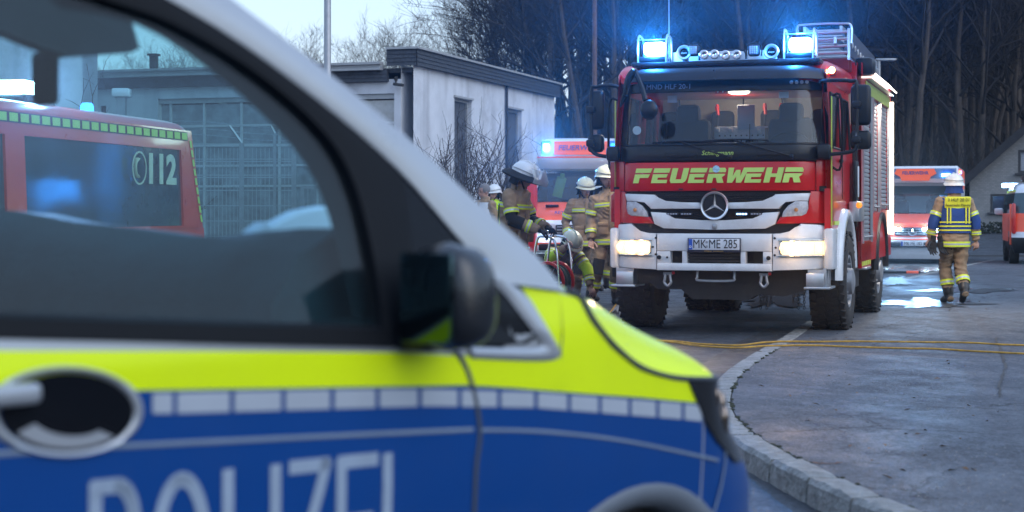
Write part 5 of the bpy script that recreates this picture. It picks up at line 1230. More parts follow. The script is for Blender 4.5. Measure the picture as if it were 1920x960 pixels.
for x, z in ((-.379, 2.925), (.53, 2.91)):
    t = MB(); t.lathe([(.04, .06), (.07, .03), (.079, -.01), (.070, -.03), (.052, -.022), (.045, -.005)], (x, -.95, z), 'y', 28); h_ = t.build('horn', mat('horn_silver', (.55, .57, .60), .3, metal=.6), truck)
    t = MB(); t.lathe([(0, -.02), (.03, -.018), (.046, .0)], (x, -.95, z), 'y', 20); t.build('horn_cone', M_gblack, h_)
    text('horn_mark', 'ahorn', M_plate, h_, (x, -.975, z - .006), size=.028)
    t = MB(); t.rbox((x, -.88, z - .07), (.05, .1, .08), .01); t.build('bracket', M_rack, h_)
for x, z in ((-.283, 2.936), (.348, 2.918)):
    t = MB(); t.rbox((x, -.94, z + .01), (.125, .07, .125), .03, 3); h_ = t.build('work_lamp', M_black, truck)
    t = MB(); t.rbox((x, -.98, z + .01), (.088, .012, .088), .012); fc = t.build('lamp_face', mat('lamp_face_grey', (.33, .36, .42), .25, metal=.4), h_)
    for i in range(4):
        for j in range(4): t = MB(); t.ball((x - .03 + .02 * i, -.987, z - .02 + .02 * j), .0085, 6, 4, sc=(1, .6, 1)); t.build('diode', M_fl, h_)
    t = MB(); t.tube(smooth_path([(x - .075, -.93, z - .05), (x - .075, -.93, z + .05), (x, -.93, z + .09), (x + .075, -.93, z + .05), (x + .075, -.93, z - .05)], 4), .008, 5); t.build('lamp_yoke', M_black, h_)
for k, x in enumerate((-.165, -.055, .06, .175)):
    t = MB(); t.lathe([(.0, -.02), (.012, -.03), (.03, -.01), (.042, -.035), (.050, -.03), (.050, .02), (.03, .16)], (x, -.96, 2.885 + (.01 if k < 2 else 0)), 'y', 22); t.build('air_horn', M_chrome, truck)
t = MB(); t.tube(smooth_path([(-.22, -.95, 2.84), (-.21, -.95, 2.93), (-.15, -.95, 2.945), (.2, -.95, 2.935), (.26, -.95, 2.91), (.27, -.95, 2.84)], 4), .012, 6); t.build('horn_guard', M_black, truck)
t = MB(); t.tube([(-.56, -.86, 2.80), (-.565, -.86, 4.1)], [.006, .003], 5); t.build('antenna', M_hoop, truck)
t = MB(); t.box((.0, -.72, 2.88), (1.1, .02, .14)); t.build('spoiler', M_twhite, truck, smooth=0)
# side flashing light on the cab roof corner
t = MB(); t.rbox((1.11, -.75, 2.70), (.10, .2, .07), .02); f = t.build('side_marker', M_red, truck); t = MB(); t.ball((1.13, -.86, 2.71), .035, 10, 8); t.build('lit_bulb', mat('lit_amber', (1, .7, .3), .3, emit=(1, .62, .22), es=7, var=0), f)
# --- body with roller shutters
BW = 1.235
M_shutter = mat('roller_shutter_alu', (.30, .33, .38), .38, metal=.6, var=.08)
t = MB(); t.box((0, 2.82, 2.30), (2 * BW - .10, 3.70, 1.22)); t.box((0, 2.62, 1.2), (1.7, 3.2, 1.0)); t.build('body_core', M_red, truck, smooth=0)
for sx in (-1, 1):
    X = sx * BW
    t = MB(); wall_holes(t, .98, 4.70, 1.42 - .72, 2.95, [(1.10, 2.12, .92, 2.62), (2.24, 3.02, 1.45, 2.62) if False else (2.24, 3.02, .92 + .35, 2.62), (3.14, 4.30, 1.30, 2.62)], lambda a, b, d: (X - sx * d, a, b), .05); t.build('body_side', M_red, truck, smooth=0)
    for (a, b, c, d) in ((1.10, 2.12, .92, 2.62), (2.24, 3.02, 1.27, 2.62), (3.14, 4.30, 1.30, 2.62)):
        t = MB(); t.box((X - sx * .045, (a + b) / 2, (c + d) / 2), (.01, b - a, d - c)); sh = t.build('roller_shutter', M_shutter, truck, smooth=0)
        n = int((d - c) / .05); me_ = MB(); me_.rbox((0, 0, 0), (.022, b - a - .03, .045), .009, 2); sm = me_.mesh('slat', M_shutter)
        for k in range(n): linked('slat', sm, sh, (X - sx * .030, (a + b) / 2, c + (d - c) * (k + .5) / n))
        for y in (a + .008, b - .008): t = MB(); t.box((X + sx * .004, y, (c + d) / 2), (.03, .022, d - c + .02)); t.build('guide_rail', M_alu, sh, smooth=0)
        t = MB(); t.tube([(X + sx * .01, a + .06, c + .06), (X + sx * .01, b - .06, c + .06)], .014, 6); t.build('bar_handle', M_galv, sh)
    # upper lit strip lamp and marking
    t = MB(); t.box((X + sx * .006, 2.9, 2.70), (.012, 3.0, .14)); t.build('reflective_strip', mat('lime_dull', (.30, .38, .08), .5, var=.25, vs=20), truck, smooth=0)
    t = MB(); t.box((X + sx * .03, 2.95, 2.80), (.07, 2.9, .015)); t.build('rain_rail', M_alu, truck, smooth=0)
    t = MB(); t.rbox((X + sx * .01, 1.28, 2.92), (.22, .30, .20), .05); t.build('lamp_housing', M_cabblack, truck)
    t = MB(); t.prism([(X - sx * .02, 2.97), (X + sx * .10, 2.84), (X + sx * .09, 2.83), (X - sx * .04, 2.95)], 1, 1.42, 4.5); t.build('scene_light', mat('lit_scene_strip', (1, .95, .85), .3, emit=(1, .90, .78), es=5.5 if sx > 0 else 2, var=0), truck, smooth=0)
    # skirt lockers, rear mudguard
    t = MB(); t.box((X - sx * .02, 1.55, .78), (.04, 1.05, .30)); t.build('skirt', M_red, truck, smooth=0)
    for k in range(5): t = MB(); t.box((X + sx * .004, 1.10 + .2 * k, .68), (.008, .10, .05)); t.build('reflective_block', M_lime, truck, smooth=0)
    rows = []
    for i in range(17):
        a = R(0 + 180 * i / 16); rows.append([(X - sx * d, 3.35 + r * math.cos(a), .56 + r * math.sin(a)) for d, r in ((.5, .60), (.0, .62), (-.03, .64), (-.03, .70), (.02, .71))])
    t = MB(); t.grid(rows); t.build('rear_mudguard', M_black, truck, smooth=60)
    t = MB(); t.rbox((X - sx * .08, 1.55, .62), (.22, .5, .03), .01); t.build('folding_step', M_alu, truck)
t = MB(); t.box((BW + .015, 4.62, 1.85), (.05, .07, 1.75)); t.build('corner_light', mat('lit_corner_strip', (1, .95, .85), .3, emit=(1, .80, .55), es=4, var=0), truck, smooth=0)
lamp('scene_lamp', 'AREA', (BW + .3, 2.9, 2.80), 60, (1, .88, .72), truck, 1.2, target=(BW + 2.4, 3.2, 0))
lamp('scene_lamp', 'AREA', (-BW - .3, 2.9, 2.80), 35, (1, .88, .72), truck, 1.2, target=(-BW - 1.6, 2.0, 0))
# pump bay between cab and body, with labels
t = MB(); t.box((1.17, .915, 1.9), (.05, .08, 1.6)); t.build('bay_frame', M_dark, truck, smooth=0)
t = MB(); t.rbox((1.20, .70, 1.60), (.05, .22, .46), .015); pb = t.build('equipment_case', M_cabblack, truck); t = MB(); t.rbox((1.232, .70, 1.60), (.006, .12, .34), .01); t.build('case_label', M_plate, pb)
t = MB(); t.rbox((1.22, .62, 1.27), (.12, .5, .22), .02); t.build('alu_box', M_alu, truck); t = MB(); t.ball((1.28, .34, 1.34), .035, 8, 6); t.build('amber_marker', mat('amber_lens', (.6, .16, .02), .3, emit=(1, .3, .03), es=.6), truck)
# front of the body above the cab, ladder gantry and ladders on the roof
t = MB(); t.box((0, 2.8, 2.965), (2 * BW - .3, 3.6, .03)); t.build('roof_deck', M_alu, truck, smooth=0)
t = MB(); t.box((0, .985, 2.72), (2 * BW - .14, .02, .45)); t.build('body_front', M_red, truck, smooth=0)
def ladder(name, x0, x1, y0, y1, z0, z1, n, m, rr=.022):
    t = MB(); t.box(((x0), (y0 + y1) / 2, (z0 + z1) / 2), (.03, y1 - y0, .075), rot=rotm(math.degrees(math.atan2(z1 - z0, y1 - y0)))); l = t.build(name, m, truck, smooth=0)
    t = MB(); t.box(((x1), (y0 + y1) / 2, (z0 + z1) / 2), (.03, y1 - y0, .075), rot=rotm(math.degrees(math.atan2(z1 - z0, y1 - y0)))); t.build('ladder_rail', m, l, smooth=0)
    me_ = MB(); me_.tube([(0, 0, 0), (x1 - x0, 0, 0)], rr * .7, 6); rm = me_.mesh('rung', m)
    for k in range(n): f = (k + .5) / n; linked('rung', rm, l, (x0, lerp(y0, y1, f), lerp(z0, z1, f)))
    return l
M_lad = mat('ladder_alu', (.50, .52, .56), .35, metal=.8, var=.1)
ladder('ladder', .62, 1.02, .35, 4.5, 3.14, 3.10, 15, M_lad); ladder('ladder', .66, 1.06, .55, 4.5, 3.28, 3.22, 15, M_lad); ladder('ladder', -.75, -.35, 1.2, 4.5, 3.08, 3.08, 12, M_lad)
t = MB()
for k in range(4): t.tube([(.60, .40 + .01 * k, 3.00 + .075 * k), (1.16, .42, 3.01 + .075 * k)], .016, 6)
for x in (.60, .80, 1.16): t.box((x, .42, 3.10), (.03, .03, .34))
t.build('ladder_gantry', M_lad, truck)
t = MB(); t.tube(smooth_path([(.62, .3, 3.0), (.62, .28, 3.27), (.7, .28, 3.31), (1.1, .28, 3.31), (1.2, .30, 3.28), (1.2, .32, 3.1)], 4), .012, 6); t.build('front_guard', M_hoop, truck)
t = MB(); t.prism([(.50, 3.14), (.95, 3.30), (3.6, 3.24), (3.6, 3.05), (.50, 3.0)], 0, 1.10, 1.13); t.build('ladder_cover', mat('cover_navy', (.06, .07, .10), .4, metal=.3), truck, smooth=0)
t = MB()
for k in range(9): t.box((.86, .62 + k * .14, 2.90), (.55, .05, .13), rot=rotm(20))
t.build('roof_box', mat('dark_red_ribbed', (.20, .02, .02), .5), truck, smooth=0)
for k in range(7): t = MB(); t.box((1.15, .6 + k * .28, 3.14 - k * .012), (.012, .06, .05), rot=rotm(25)); t.build('reflective_block', M_plate, truck, smooth=0)
t = MB(); t.rbox((1.02, 2.0, 3.1), (.05, .06, .5), .01); t.rbox((1.12, 3.2, 3.03), (.16, .5, .1), .03); t.build('roof_fitting', M_hoop, truck)
# --- running gear
def wheel(name, x, y, sx, r, w, outer=True, steer=0):
    rr = r; prof = [(r * .56, -w / 2 + .02), (r * .60, -w / 2), (r * .86, -w / 2 - .008), (r * .955, -w / 2 + .02), (r * .985, -w / 2 + .05), (r, -w / 4), (r, w / 4), (r * .985, w / 2 - .05), (r * .955, w / 2 - .02), (r * .86, w / 2 + .008), (r * .60, w / 2), (r * .56, w / 2 - .02)]
    t = MB(); t.lathe([(a, b) for a, b in prof], (x, y, r), 'x', 44)
    wv = t.build(name, M_rubber, truck, smooth=40)
    # tread blocks
    t = MB(); n = 34
    for k in range(n):
        a = 2 * math.pi * k / n
        for j, (xx, wd, da) in enumerate(((-.40, .17, 0), (-.17, .19, .5), (.06 - .0, .17, 0), (.24, .16, .5), (.42, .14, 0))):
            b = a + da * 2 * math.pi / n; m_ = Matrix.Rotation(b, 3, 'X'); c_ = m_ @ Vector((0, 0, r + .003)); rt = (r * (.992 if abs(xx) > .35 else 1.0)); c_ = m_ @ Vector((0, 0, rt + .002))
            t.box(Vector((x + xx * w, y, r)) + c_, (wd * w, 2 * math.pi * r / n * .68, .022), rot=m_ @ Matrix.Rotation(R(14 if j % 2 else -14), 3, 'Z'))
    t.build('tread', M_rubber, wv, smooth=0, kind='stuff')
    d = sx
    t = MB(); t.lathe([(r * .56, d * (w / 2 - .03)), (r * .53, d * (w / 2 - .005)), (r * .48, d * (w / 2 - .01)), (r * .44, d * (w / 2 - .12)), (r * .30, d * (w / 2 - .09 if outer else -.1)), (r * .26, d * (w / 2 + (.03 if outer else -.1))), (r * .12, d * (w / 2 + (.05 if outer else -.1))), (0, d * (w / 2 + (.05 if outer else -.1)))], (x, y, r), 'x', 30); rm = t.build('rim', mat('rim_grey', (.30, .31, .33), .45, metal=.5, dirt=.5), wv)
    for k in range(10):
        a = 2 * math.pi * k / 10; t = MB(); t.lathe([(.0, d * .03), (.014, d * .028), (.016, 0)], (x + d * (w / 2 - .03), y + r * .36 * math.cos(a), r + r * .36 * math.sin(a)), 'x', 6); t.build('wheel_nut', M_galv, rm)
    return wv
wheel('wheel', -1.035, 0, -1, .525, .37); wheel('wheel', 1.035, 0, 1, .525, .37)
for sx in (-1, 1): wheel('wheel', sx * 1.06, 3.35, sx, .525, .29); wheel('wheel', sx * .72, 3.35, sx, .525, .29, outer=False)
t = MB(); t.tube([(-.9, 0, .53), (-.35, 0, .55), (-.1, .0, .50), (.15, 0, .52), (.4, 0, .55), (.9, 0, .53)], [.09, .08, .17, .19, .08, .09], 14); t.build('front_axle', M_dark, truck)
t = MB(); t.tube([(-.9, 3.35, .53), (-.3, 3.35, .53), (0, 3.35, .5), (.3, 3.35, .53), (.9, 3.35, .53)], [.10, .10, .23, .10, .10], 14); t.build('rear_axle', M_dark, truck)
for x in (-.42, .42): t = MB(); t.box((x, 1.8, .86), (.09, 5.8, .26)); t.box((x, 0, .72), (.10, 1.5, .06)); t.box((x, 3.35, .7), (.10, 1.3, .08)); t.build('chassis_rail', M_dark, truck, smooth=0)
P = [(-1.0, .70), (1.02, .70), (1.02, .50), (.66, .40), (.40, .42), (.3, .36), (-.28, .36), (-.40, .46), (-.66, .46), (-.72, .52), (-1.0, .52)][::-1]
t = MB(); t.prism(P, 1, -1.0, -.7); t.build('underrun_guard', M_dark, truck, smooth=0)
t = MB(); t.box((0, -.3, .95), (1.5, 1.2, .6)); t.build('engine_block', M_dark, truck, smooth=0)
t = MB(); t.box((.85, 1.6, .62), (.5, .8, .45)); t.build('side_tank', M_dark, truck, smooth=0); t = MB(); t.box((-.85, 1.6, .62), (.5, .9, .45)); t.build('side_tank', M_dark, truck, smooth=0)
for x in (-.49, .50):
    c_ = Vector((x, FY_ + .05, .60)); t = MB(); t.tube(smooth_path([c_ + Vector((-.022, 0, .04)), c_ + Vector((-.03, 0, -.03)), c_ + Vector((-.035, 0, -.06)), c_ + Vector((0, 0, -.095)), c_ + Vector((.035, 0, -.06)), c_ + Vector((.03, 0, -.03)), c_ + Vector((.022, 0, .04))], 4), .015, 7); t.tube([c_ + Vector((-.045, 0, .03)), c_ + Vector((.045, 0, .03))], .016, 7); t.build('shackle', M_galv, truck)
    t = MB(); t.rbox(c_ + Vector((.06, 0, .04)), (.03, .03, .03), .006); t.build('shackle_pin', M_red, truck)
t = MB(); t.tube(smooth_path([(-.18, FY_ + .06, .66), (-.18, FY_ + .04, .60), (-.16, FY_ + .04, .565), (.17, FY_ + .04, .565), (.20, FY_ + .04, .60), (.20, FY_ + .06, .66)], 4), .014, 7); t.build('coupling_bar', M_galv, truck)
# swinging snow chains behind the front axle
def chain(x, y, z0, z1):
    t = MB(); z = z0; k = 0
    while z > z1:
        a = 0 if k % 2 else 90; m_ = rotm(0, 0, a); c_ = Vector((x, y, z)); t.tube([c_ + m_ @ Vector((.013 * math.cos(q), 0, .022 * math.sin(q))) for q in [2 * math.pi * j / 8 for j in range(8)]], .005, 4, closed=True); z -= .034; k += 1
    return t.build('hanging_chain', M_dark, truck)
for px, pyb in ((1426, 579), (1438, 580), (1446, 568), (1432, 570), (1488, 568), (1497, 580), (1508, 580)):
    p0 = TFr.hit(px, 548, 1, 2.5); p1 = TFr.hit(px, pyb, 1, 2.5); chain(p0.x, 2.5, p0.z + .05, p1.z)
# real light from the lit lamps
lamp('headlight_beam', 'SPOT', (.86, FY_ - .14, .90), .35 * 22, (1, .72, .42), truck, .06, target=(.7, -9, -.4), spot=95, blend=.9)
lamp('headlight_beam', 'SPOT', (-.86, FY_ - .14, .90), 70, (1, .72, .42), truck, .06, target=(-.7, -9, -.4), spot=95, blend=.9)
beam('headlight_flare', TFr, (.86, FY_ - .13, .90), 120, (1, .60, .28), truck, spot=22, up=.6)
beam('headlight_flare', TFr, (-.86, FY_ - .13, .90), 45, (1, .60, .28), truck, spot=22, up=.6)
lamp('headlight_glare', 'POINT', (.86, FY_ - .22, .90), 1.6, (1, .62, .30), truck, .05)
lamp('headlight_glare', 'POINT', (-.86, FY_ - .22, .90), .8, (1, .62, .30), truck, .05)
# ================================================================== OTHER VEHICLES
def shell(parent, rows, L, mats, name='body', rc=.22, p=4.0, lim=None, flip=False, nx=20):
    """rows: (z, y, half width, material index of the band above); rounded corners into straight flanks of length L"""
    t = MB(); G_ = []
    for (z, y, hw_, mi) in rows:
        row = [Vector((-hw_, L, z)), Vector((-hw_, lerp(y + rc, L, .5), z))]
        for k in range(nx + 1):
            a = -1 + 2 * k / nx; row.append(Vector((hw_ * (1 - (1 - abs(a)) ** 1.0) * (1 if a > 0 else -1), y + rc * abs(a) ** p, z)))
        row += [Vector((hw_, lerp(y + rc, L, .5), z)), Vector((hw_, L, z))]; G_.append(row)
    for r0, r1, rr in zip(G_, G_[1:], rows): t.grid([r0, r1], mi=rr[3])
    t.add(G_[-1], [tuple(range(len(G_[-1])))], rows[-1][3]); n = len(rows)
    for r0, r1 in zip(G_, G_[1:]): t.add([r0[0], r1[0], r1[-1], r0[-1]], [(0, 1, 2, 3)], 0)
    return t.build(name, mats, parent, smooth=45)
def simple_wheel(parent, x, y, r, w):
    t = MB(); t.lathe([(r * .6, -w / 2), (r * .95, -w / 2), (r, -w / 3), (r, w / 3), (r * .95, w / 2), (r * .6, w / 2)], (x, y, r), 'x', 28); o = t.build('wheel', M_rubber, parent)
    s_ = 1 if x > 0 else -1; t = MB(); t.lathe([(r * .62, s_ * w * .42), (r * .5, s_ * w * .3), (r * .2, s_ * w * .42), (0, s_ * w * .42)], (x, y, r), 'x', 20); t.build('rim', M_galv, o); return o
M_orange = mat('daylight_red_foil', (.95, .13, .06), .45, coat=.1, var=.05)
M_orange2 = mat('sign_orange', (.85, .12, .05), .4, var=.04, emit=(1, .16, .06), es=.12)
M_awhite = mat('ambulance_white', (.68, .70, .73), .3, coat=.5, var=.04, dirt=.15)
M_navy = mat('navy_lettering', (.03, .06, .25), .5)
G_amb = glass('ambulance_windscreen', (.30, .42, .46), .10, .02, .05)
E_blue = mat('lit_blue_lamp', (.5, .75, 1), .2, emit=(.30, .62, 1), es=14, var=0)
E_blue2 = mat('lit_blue_dome', (.1, .3, .9), .2, emit=(.05, .28, 1), es=4, var=0)
E_headb = mat('lit_cool_headlight', (.6, .8, 1), .2, emit=(.50, .78, 1.0), es=40, var=0)
def cabin(parent, hw_, y0, z0, z1):
    t = MB(); t.box((0, y0 + 1.3, (z0 + z1) / 2), (2 * hw_ - .15, .05, z1 - z0)); t.build('bulkhead', mat('grey_bulkhead', (.12, .13, .14), .9), parent, smooth=0)
    for x in (-.45, .45):
        t = MB(); t.rbox((x, y0 + .95, z0 + .22), (.46, .2, .55), .07); t.rbox((x, y0 + .97, z0 + .58), (.25, .1, .16), .04); t.build('seat', M_seat, parent)
    t = MB(); t.rbox((0, y0 + .25, z0 + .02), (2 * hw_ - .2, .4, .12), .05); t.build('dashboard', M_trimd, parent)
def star_badge(parent, x, y, z, r):
    t = MB(); t.lathe([(r * .86, .01), (r, .0), (r * .98, -.014), (r * .86, -.01)], (x, y, z), 'y', 28); b = t.build('star_emblem', M_chrome, parent)
    t = MB()
    for k in range(3):
        a = R(90 + 120 * k); pr = Vector((-math.sin(a), 0, math.cos(a))) * r * .12; c0 = Vector((x, y - .004, z)); t.add([c0 + pr, c0 + Vector((math.cos(a), 0, math.sin(a))) * r * .88, c0 - pr, c0 + Vector((0, -.01, 0))], [(0, 1, 3), (1, 2, 3), (0, 3, 2)])
    t.build('star', M_chrome, b, smooth=0)
# --- ambulance between the workshop and the fire engine
A1 = thing('ambulance', 'white and orange ambulance parked behind the firefighters beside the fire engine', 'ambulance', (1.27, 32.4, 0), -4)
rows = [(.25, .02, .93, 0), (.42, -.06, .98, 0), (.62, -.08, 1.0, 0), (.76, -.04, 1.0, 0), (1.02, .0, 1.0, 0), (1.12, .06, 1.0, 1), (1.26, .25, .99, 1), (1.40, .62, .99, 1), (1.475, .86, .99, 0)]
shell(A1, rows, 5.6, [M_awhite, M_orange], rc=.28)
rows = [(1.475, .88, .99, 0), (1.60, 1.0, .96, 0), (2.05, 1.40, .82, 0), (2.12, 1.48, .80, 0), (2.22, 1.7, .80, 0)]
def cab_upper(parent, rows, L, m, wz0, wz1, wy0, wy1, w0, w1):
    # side walls and roof, open at the windscreen
    for sx in (-1, 1):
        t = MB(); t.grid([[Vector((sx * hw_, y + .12, z)), Vector((sx * hw_, y + .25, z)), Vector((sx * hw_, L, z))] for z, y, hw_, _ in rows]); t.build('cab_flank', m, parent)
        a, b = Vector((sx * w0, wy0 + .02, wz0)), Vector((sx * w1, wy1 + .02, wz1)); t = MB(); t.grid([[a + Vector((sx * .07, .14, 0)), a + Vector((sx * .03, .0, 0)), a + Vector((-sx * .03, -.01, 0))], [b + Vector((sx * .05, .14, 0)), b + Vector((sx * .03, 0, 0)), b + Vector((-sx * .03, -.01, 0))]]); t.build('window_post', m, parent)
    rr = []
    for i in range(9):
        f = i / 8; z = lerp(wz0, wz1, f); y = lerp(wy0, wy1, f); w = lerp(w0, w1, f); rr.append([Vector((w * (k / 8 * 2 - 1), y + .10 * abs(k / 8 * 2 - 1) ** 2.5 - .02, z)) for k in range(9)])
    t = MB(); t.grid(rr); t.build('windscreen', G_amb, parent, smooth=60)
    z, y, hw_, _ = rows[-1]; t = MB(); t.box((0, (y + L) / 2 + .05, z), (2 * hw_, L - y, .05)); t.box((0, wy1 + .15, (wz1 + z) / 2 + .01), (2 * w1, .12, z - wz1 + .02)); t.build('roof', m, parent, smooth=0)
cab_upper(A1, rows, 5.6, M_awhite, 1.485, 2.11, .88, 1.46, .96, .76); cabin(A1, .95, 1.0, 1.3, 2.1)
t = MB(); t.rbox((-.42, 1.55, 1.78), (.20, .05, .42), .04, rot=rotm(0, 14, 0)); t.rbox((-.36, 1.53, 2.0), (.10, .05, .12), .03); t.build('vest_on_hook', M_lime, A1)
text('fleet_number', '06 KED 070 01', M_plate, A1, (-.62, 1.40, 2.07), size=.055)
def amb_front(parent, zl, hw_, y, plate, headE):
    t = MB(); t.rbox((0, y - .02, zl), (.86, .05, .20), .03); g = t.build('grille', M_black, parent)
    for k in range(3): t = MB(); t.rbox((0, y - .05, zl - .06 + .06 * k), (.80, .02, .018), .005); t.build('grille_slat', M_galv, g)
    star_badge(parent, 0, y - .06, zl, .105)
    for sx in (-1, 1):
        t = MB(); t.rbox((sx * .68, y + .02, zl + .04), (.38, .12, .17), .05, rot=rotm(0, -sx * 10, -sx * 14 * -1)); h_ = t.build('headlight', M_lens, parent)
        t = MB(); t.ball((sx * .66, y - .10, zl + .04), .080, 12, 8, sc=(1.5, .4, .8)); t.build('bulb', headE, h_)
    t = MB(); t.rbox((0, y - .10, zl - .33), (1.5, .06, .13), .03); t.build('air_intake', M_black, parent)
    t = MB(); t.rbox((0, y - .14, zl - .30), (.54, .02, .115), .005); pl = t.build('number_plate', M_plate, parent); text('plate_lettering', plate, M_ptext, pl, (0.02, y - .153, zl - .30), size=.118, bold=0, sx=.76)
    t = MB(); t.box((-.245, y - .152, zl - .30), (.04, .004, .11)); t.build('euro_band', mat('euro_blue', (.01, .08, .45), .4), pl, smooth=0)
amb_front(A1, .93, .98, -.03, 'MK ME 283', E_headb)
t = MB(); t.box((0, -.115, .66), (1.9, .01, .05)); t.build('stripe', M_orange, A1, smooth=0)
# raised roof sign
rows = [(2.14, 1.45, .80, 0), (2.26, 1.34, .86, 0), (2.36, 1.30, .86, 1), (2.395, 1.30, .86, 0), (2.41, 1.36, .80, 0), (2.72, 1.48, .76, 0), (2.77, 1.62, .70, 0)]
shell(A1, rows, 5.5, [M_awhite, M_orange], 'roof_box', rc=.10)
t = MB(); t.grid([[(x, lerp(1.335, 1.455, f) - .004 + .10 * abs(x / .78) ** 4, lerp(2.43, 2.70, f)) for x in [-.52 + 1.08 * k / 8 for k in range(9)]] for f in (0, .5, 1)]); t.build('roof_sign', M_orange2, A1)
text('roof_lettering', 'FEUERWEHR', mat('roof_lettering_blue', (.02, .08, .32), .5), A1, (.0, 1.37, 2.565), rot=(68, 0, 0), size=.155, bold=.002, sx=1.0, shear=.15)
for sx in (-1, 1):
    t = MB(); t.rbox((sx * .68, 1.42, 2.57), (.21, .20, .28), .05, 3); h_ = t.build('corner_beacon', G_blue, A1)
    t = MB(); t.rbox((sx * .68, 1.40, 2.58), (.13, .12, .15), .03); t.build('flash_element', E_blue if sx < 0 else E_blue2, h_)
    simple_wheel(A1, sx * .86, .95, .34, .24); simple_wheel(A1, sx * .86, 4.4, .34, .24)
    t = MB(); t.tube([(sx * .96, .95, 1.50), (sx * 1.12, .9, 1.55)], .025, 6); t.rbox((sx * 1.16, .9, 1.62), (.17, .10, .30), .04); t.build('mirror', M_black, A1)
t = MB(); t.tube([(.30, .78, 1.46), (-.35, .86, 1.52)], .012, 5); t.build('wiper', M_black, A1)
t = MB(); t.rbox((-.52, .55, 1.385), (.26, .16, .02), .01, rot=rotm(-22)); t.build('bonnet_vent', M_black, A1)
text('bonnet_lettering', 'RETTUNGSDIENST', mat('bonnet_lettering_blue', (.05, .08, .30), .5), A1, (0, .18, 1.265), rot=(40, 0, 0), size=.11)
beam('beacon_beam', Frame(1.27, 32.4, 0, -4), (-.68, 1.22, 2.6), 3200, (.03, .30, 1), A1, spot=16)
# --- ambulance at the back right
A2 = thing('ambulance', 'box bodied ambulance with cool lit headlights parked behind the walking firefighter', 'ambulance', (9.92, 41.6, 0), -17)
rows = [(.12, .05, .93, 0), (.30, -.04, 1.0, 0), (.55, -.06, 1.02, 0), (.66, -.03, 1.02, 1), (.96, .0, 1.02, 1), (1.04, .08, 1.0, 1), (1.14, .35, .99, 1), (1.24, .80, .99, 0)]
shell(A2, rows, 2.3, [M_awhite, M_orange], rc=.28)
rows = [(1.24, .84, .99, 0), (1.40, .96, .97, 0), (1.92, 1.40, .90, 0), (2.03, 1.5, .88, 0)]
cab_upper(A2, rows, 2.3, M_awhite, 1.25, 1.95, .84, 1.38, .97, .88); cabin(A2, .95, .95, 1.1, 1.95)
amb_front(A2, .80, .98, -.02, 'MK ME 183', E_headb)
for x in (-.36, .33): t = MB(); t.rbox((x, -.13, .86), (.17, .05, .07), .02); t.build('grille_flasher', E_headb, A2)
for a in (0, 1):
    t = MB(); t.tube([(-.9, -.0 + .0, .74), (-.7, -.07, .62), (0, -.085, .60), (.7, -.07, .62), (.9, -.0, .74)], .018, 5) if a == 0 else t.box((0, -.02, .985), (1.7, .03, .03)); t.build('stripe', M_orange, A2)
rows = [(.55, 2.2, 1.06, 0), (2.02, 2.2, 1.06, 0), (2.03, 1.15, 1.06, 0), (2.12, 1.10, 1.06, 0), (2.40, 1.18, 1.05, 0), (2.45, 1.25, 1.02, 0)]
shell(A2, rows, 5.6, [M_awhite], 'box_body', rc=.08, p=6)
t = MB(); t.grid([[(x, 1.095 + .08 * (z - 2.12) / .28 * 1.0 + .08 * abs(x / 1.06) ** 6 - .004, z) for x in [-1.0 + 2.0 * k / 10 for k in range(11)]] for z in (2.13, 2.26, 2.39)]); t.build('sign_band', mat('smoked_blue_band', (.10, .17, .28), .3), A2)
t = MB(); t.prism([(-.46, 2.38), (.46, 2.38), (.52, 2.26), (.38, 2.18), (.34, 2.08), (-.34, 2.08), (-.38, 2.18), (-.52, 2.26)][::-1], 1, 1.06, 1.14); t.build('roof_sign', M_orange2, A2, smooth=0)
text('roof_lettering', 'FEUERWEHR', M_navy, A2, (0, 1.055, 2.27), size=.115, bold=.003)
for sx in (-1, 1):
    t = MB(); t.rbox((sx * .83, 1.16, 2.26), (.30, .22, .20), .04); h_ = t.build('corner_beacon', G_blue, A2)
    t = MB(); t.rbox((sx * .76, 1.09, 2.22), (.22, .06, .07), .02); t.build('flash_element', E_blue if sx > 0 else E_blue2, h_)
    simple_wheel(A2, sx * .88, .95, .34, .24); simple_wheel(A2, sx * .9, 4.4, .34, .26)
    t = MB(); t.tube([(sx * .96, .95, 1.30), (sx * 1.12, .9, 1.34)], .025, 6); t.rbox((sx * 1.16, .9, 1.42), (.17, .10, .30), .04); t.build('mirror', M_black, A2)
t = MB(); t.grid([[(1.065, 1.3 + k * .5, z) for k in range(9)] for z in (1.9, 2.15, 2.4)]); t.build('side_foil', M_orange, A2, smooth=0)
for y in (1.4, 1.9): t = MB(); t.rbox((1.08, y, 2.3), (.05, .16, .09), .02); t.build('side_flasher', E_blue2 if y > 1.5 else mat('lit_red_lamp', (1, .2, .1), .3, emit=(1, .12, .04), es=4, var=0), A2)
t = MB(); t.tube([(.30, .74, 1.25), (-.45, .84, 1.28)], .012, 5); t.build('wiper', M_black, A2)
t = MB(); t.rbox((-.60, .5, 1.19), (.26, .12, .02), .01, rot=rotm(-14)); t.build('bonnet_vent', M_black, A2)
beam('front_flash_light', Frame(9.92, 41.6, 0, -17), (-.36, -.25, .84), 800, (.28, .58, 1), A2, spot=16, up=.8)
beam('front_flash_light', Frame(9.92, 41.6, 0, -17), (.33, -.25, .84), 800, (.28, .58, 1), A2, spot=16, up=.8)
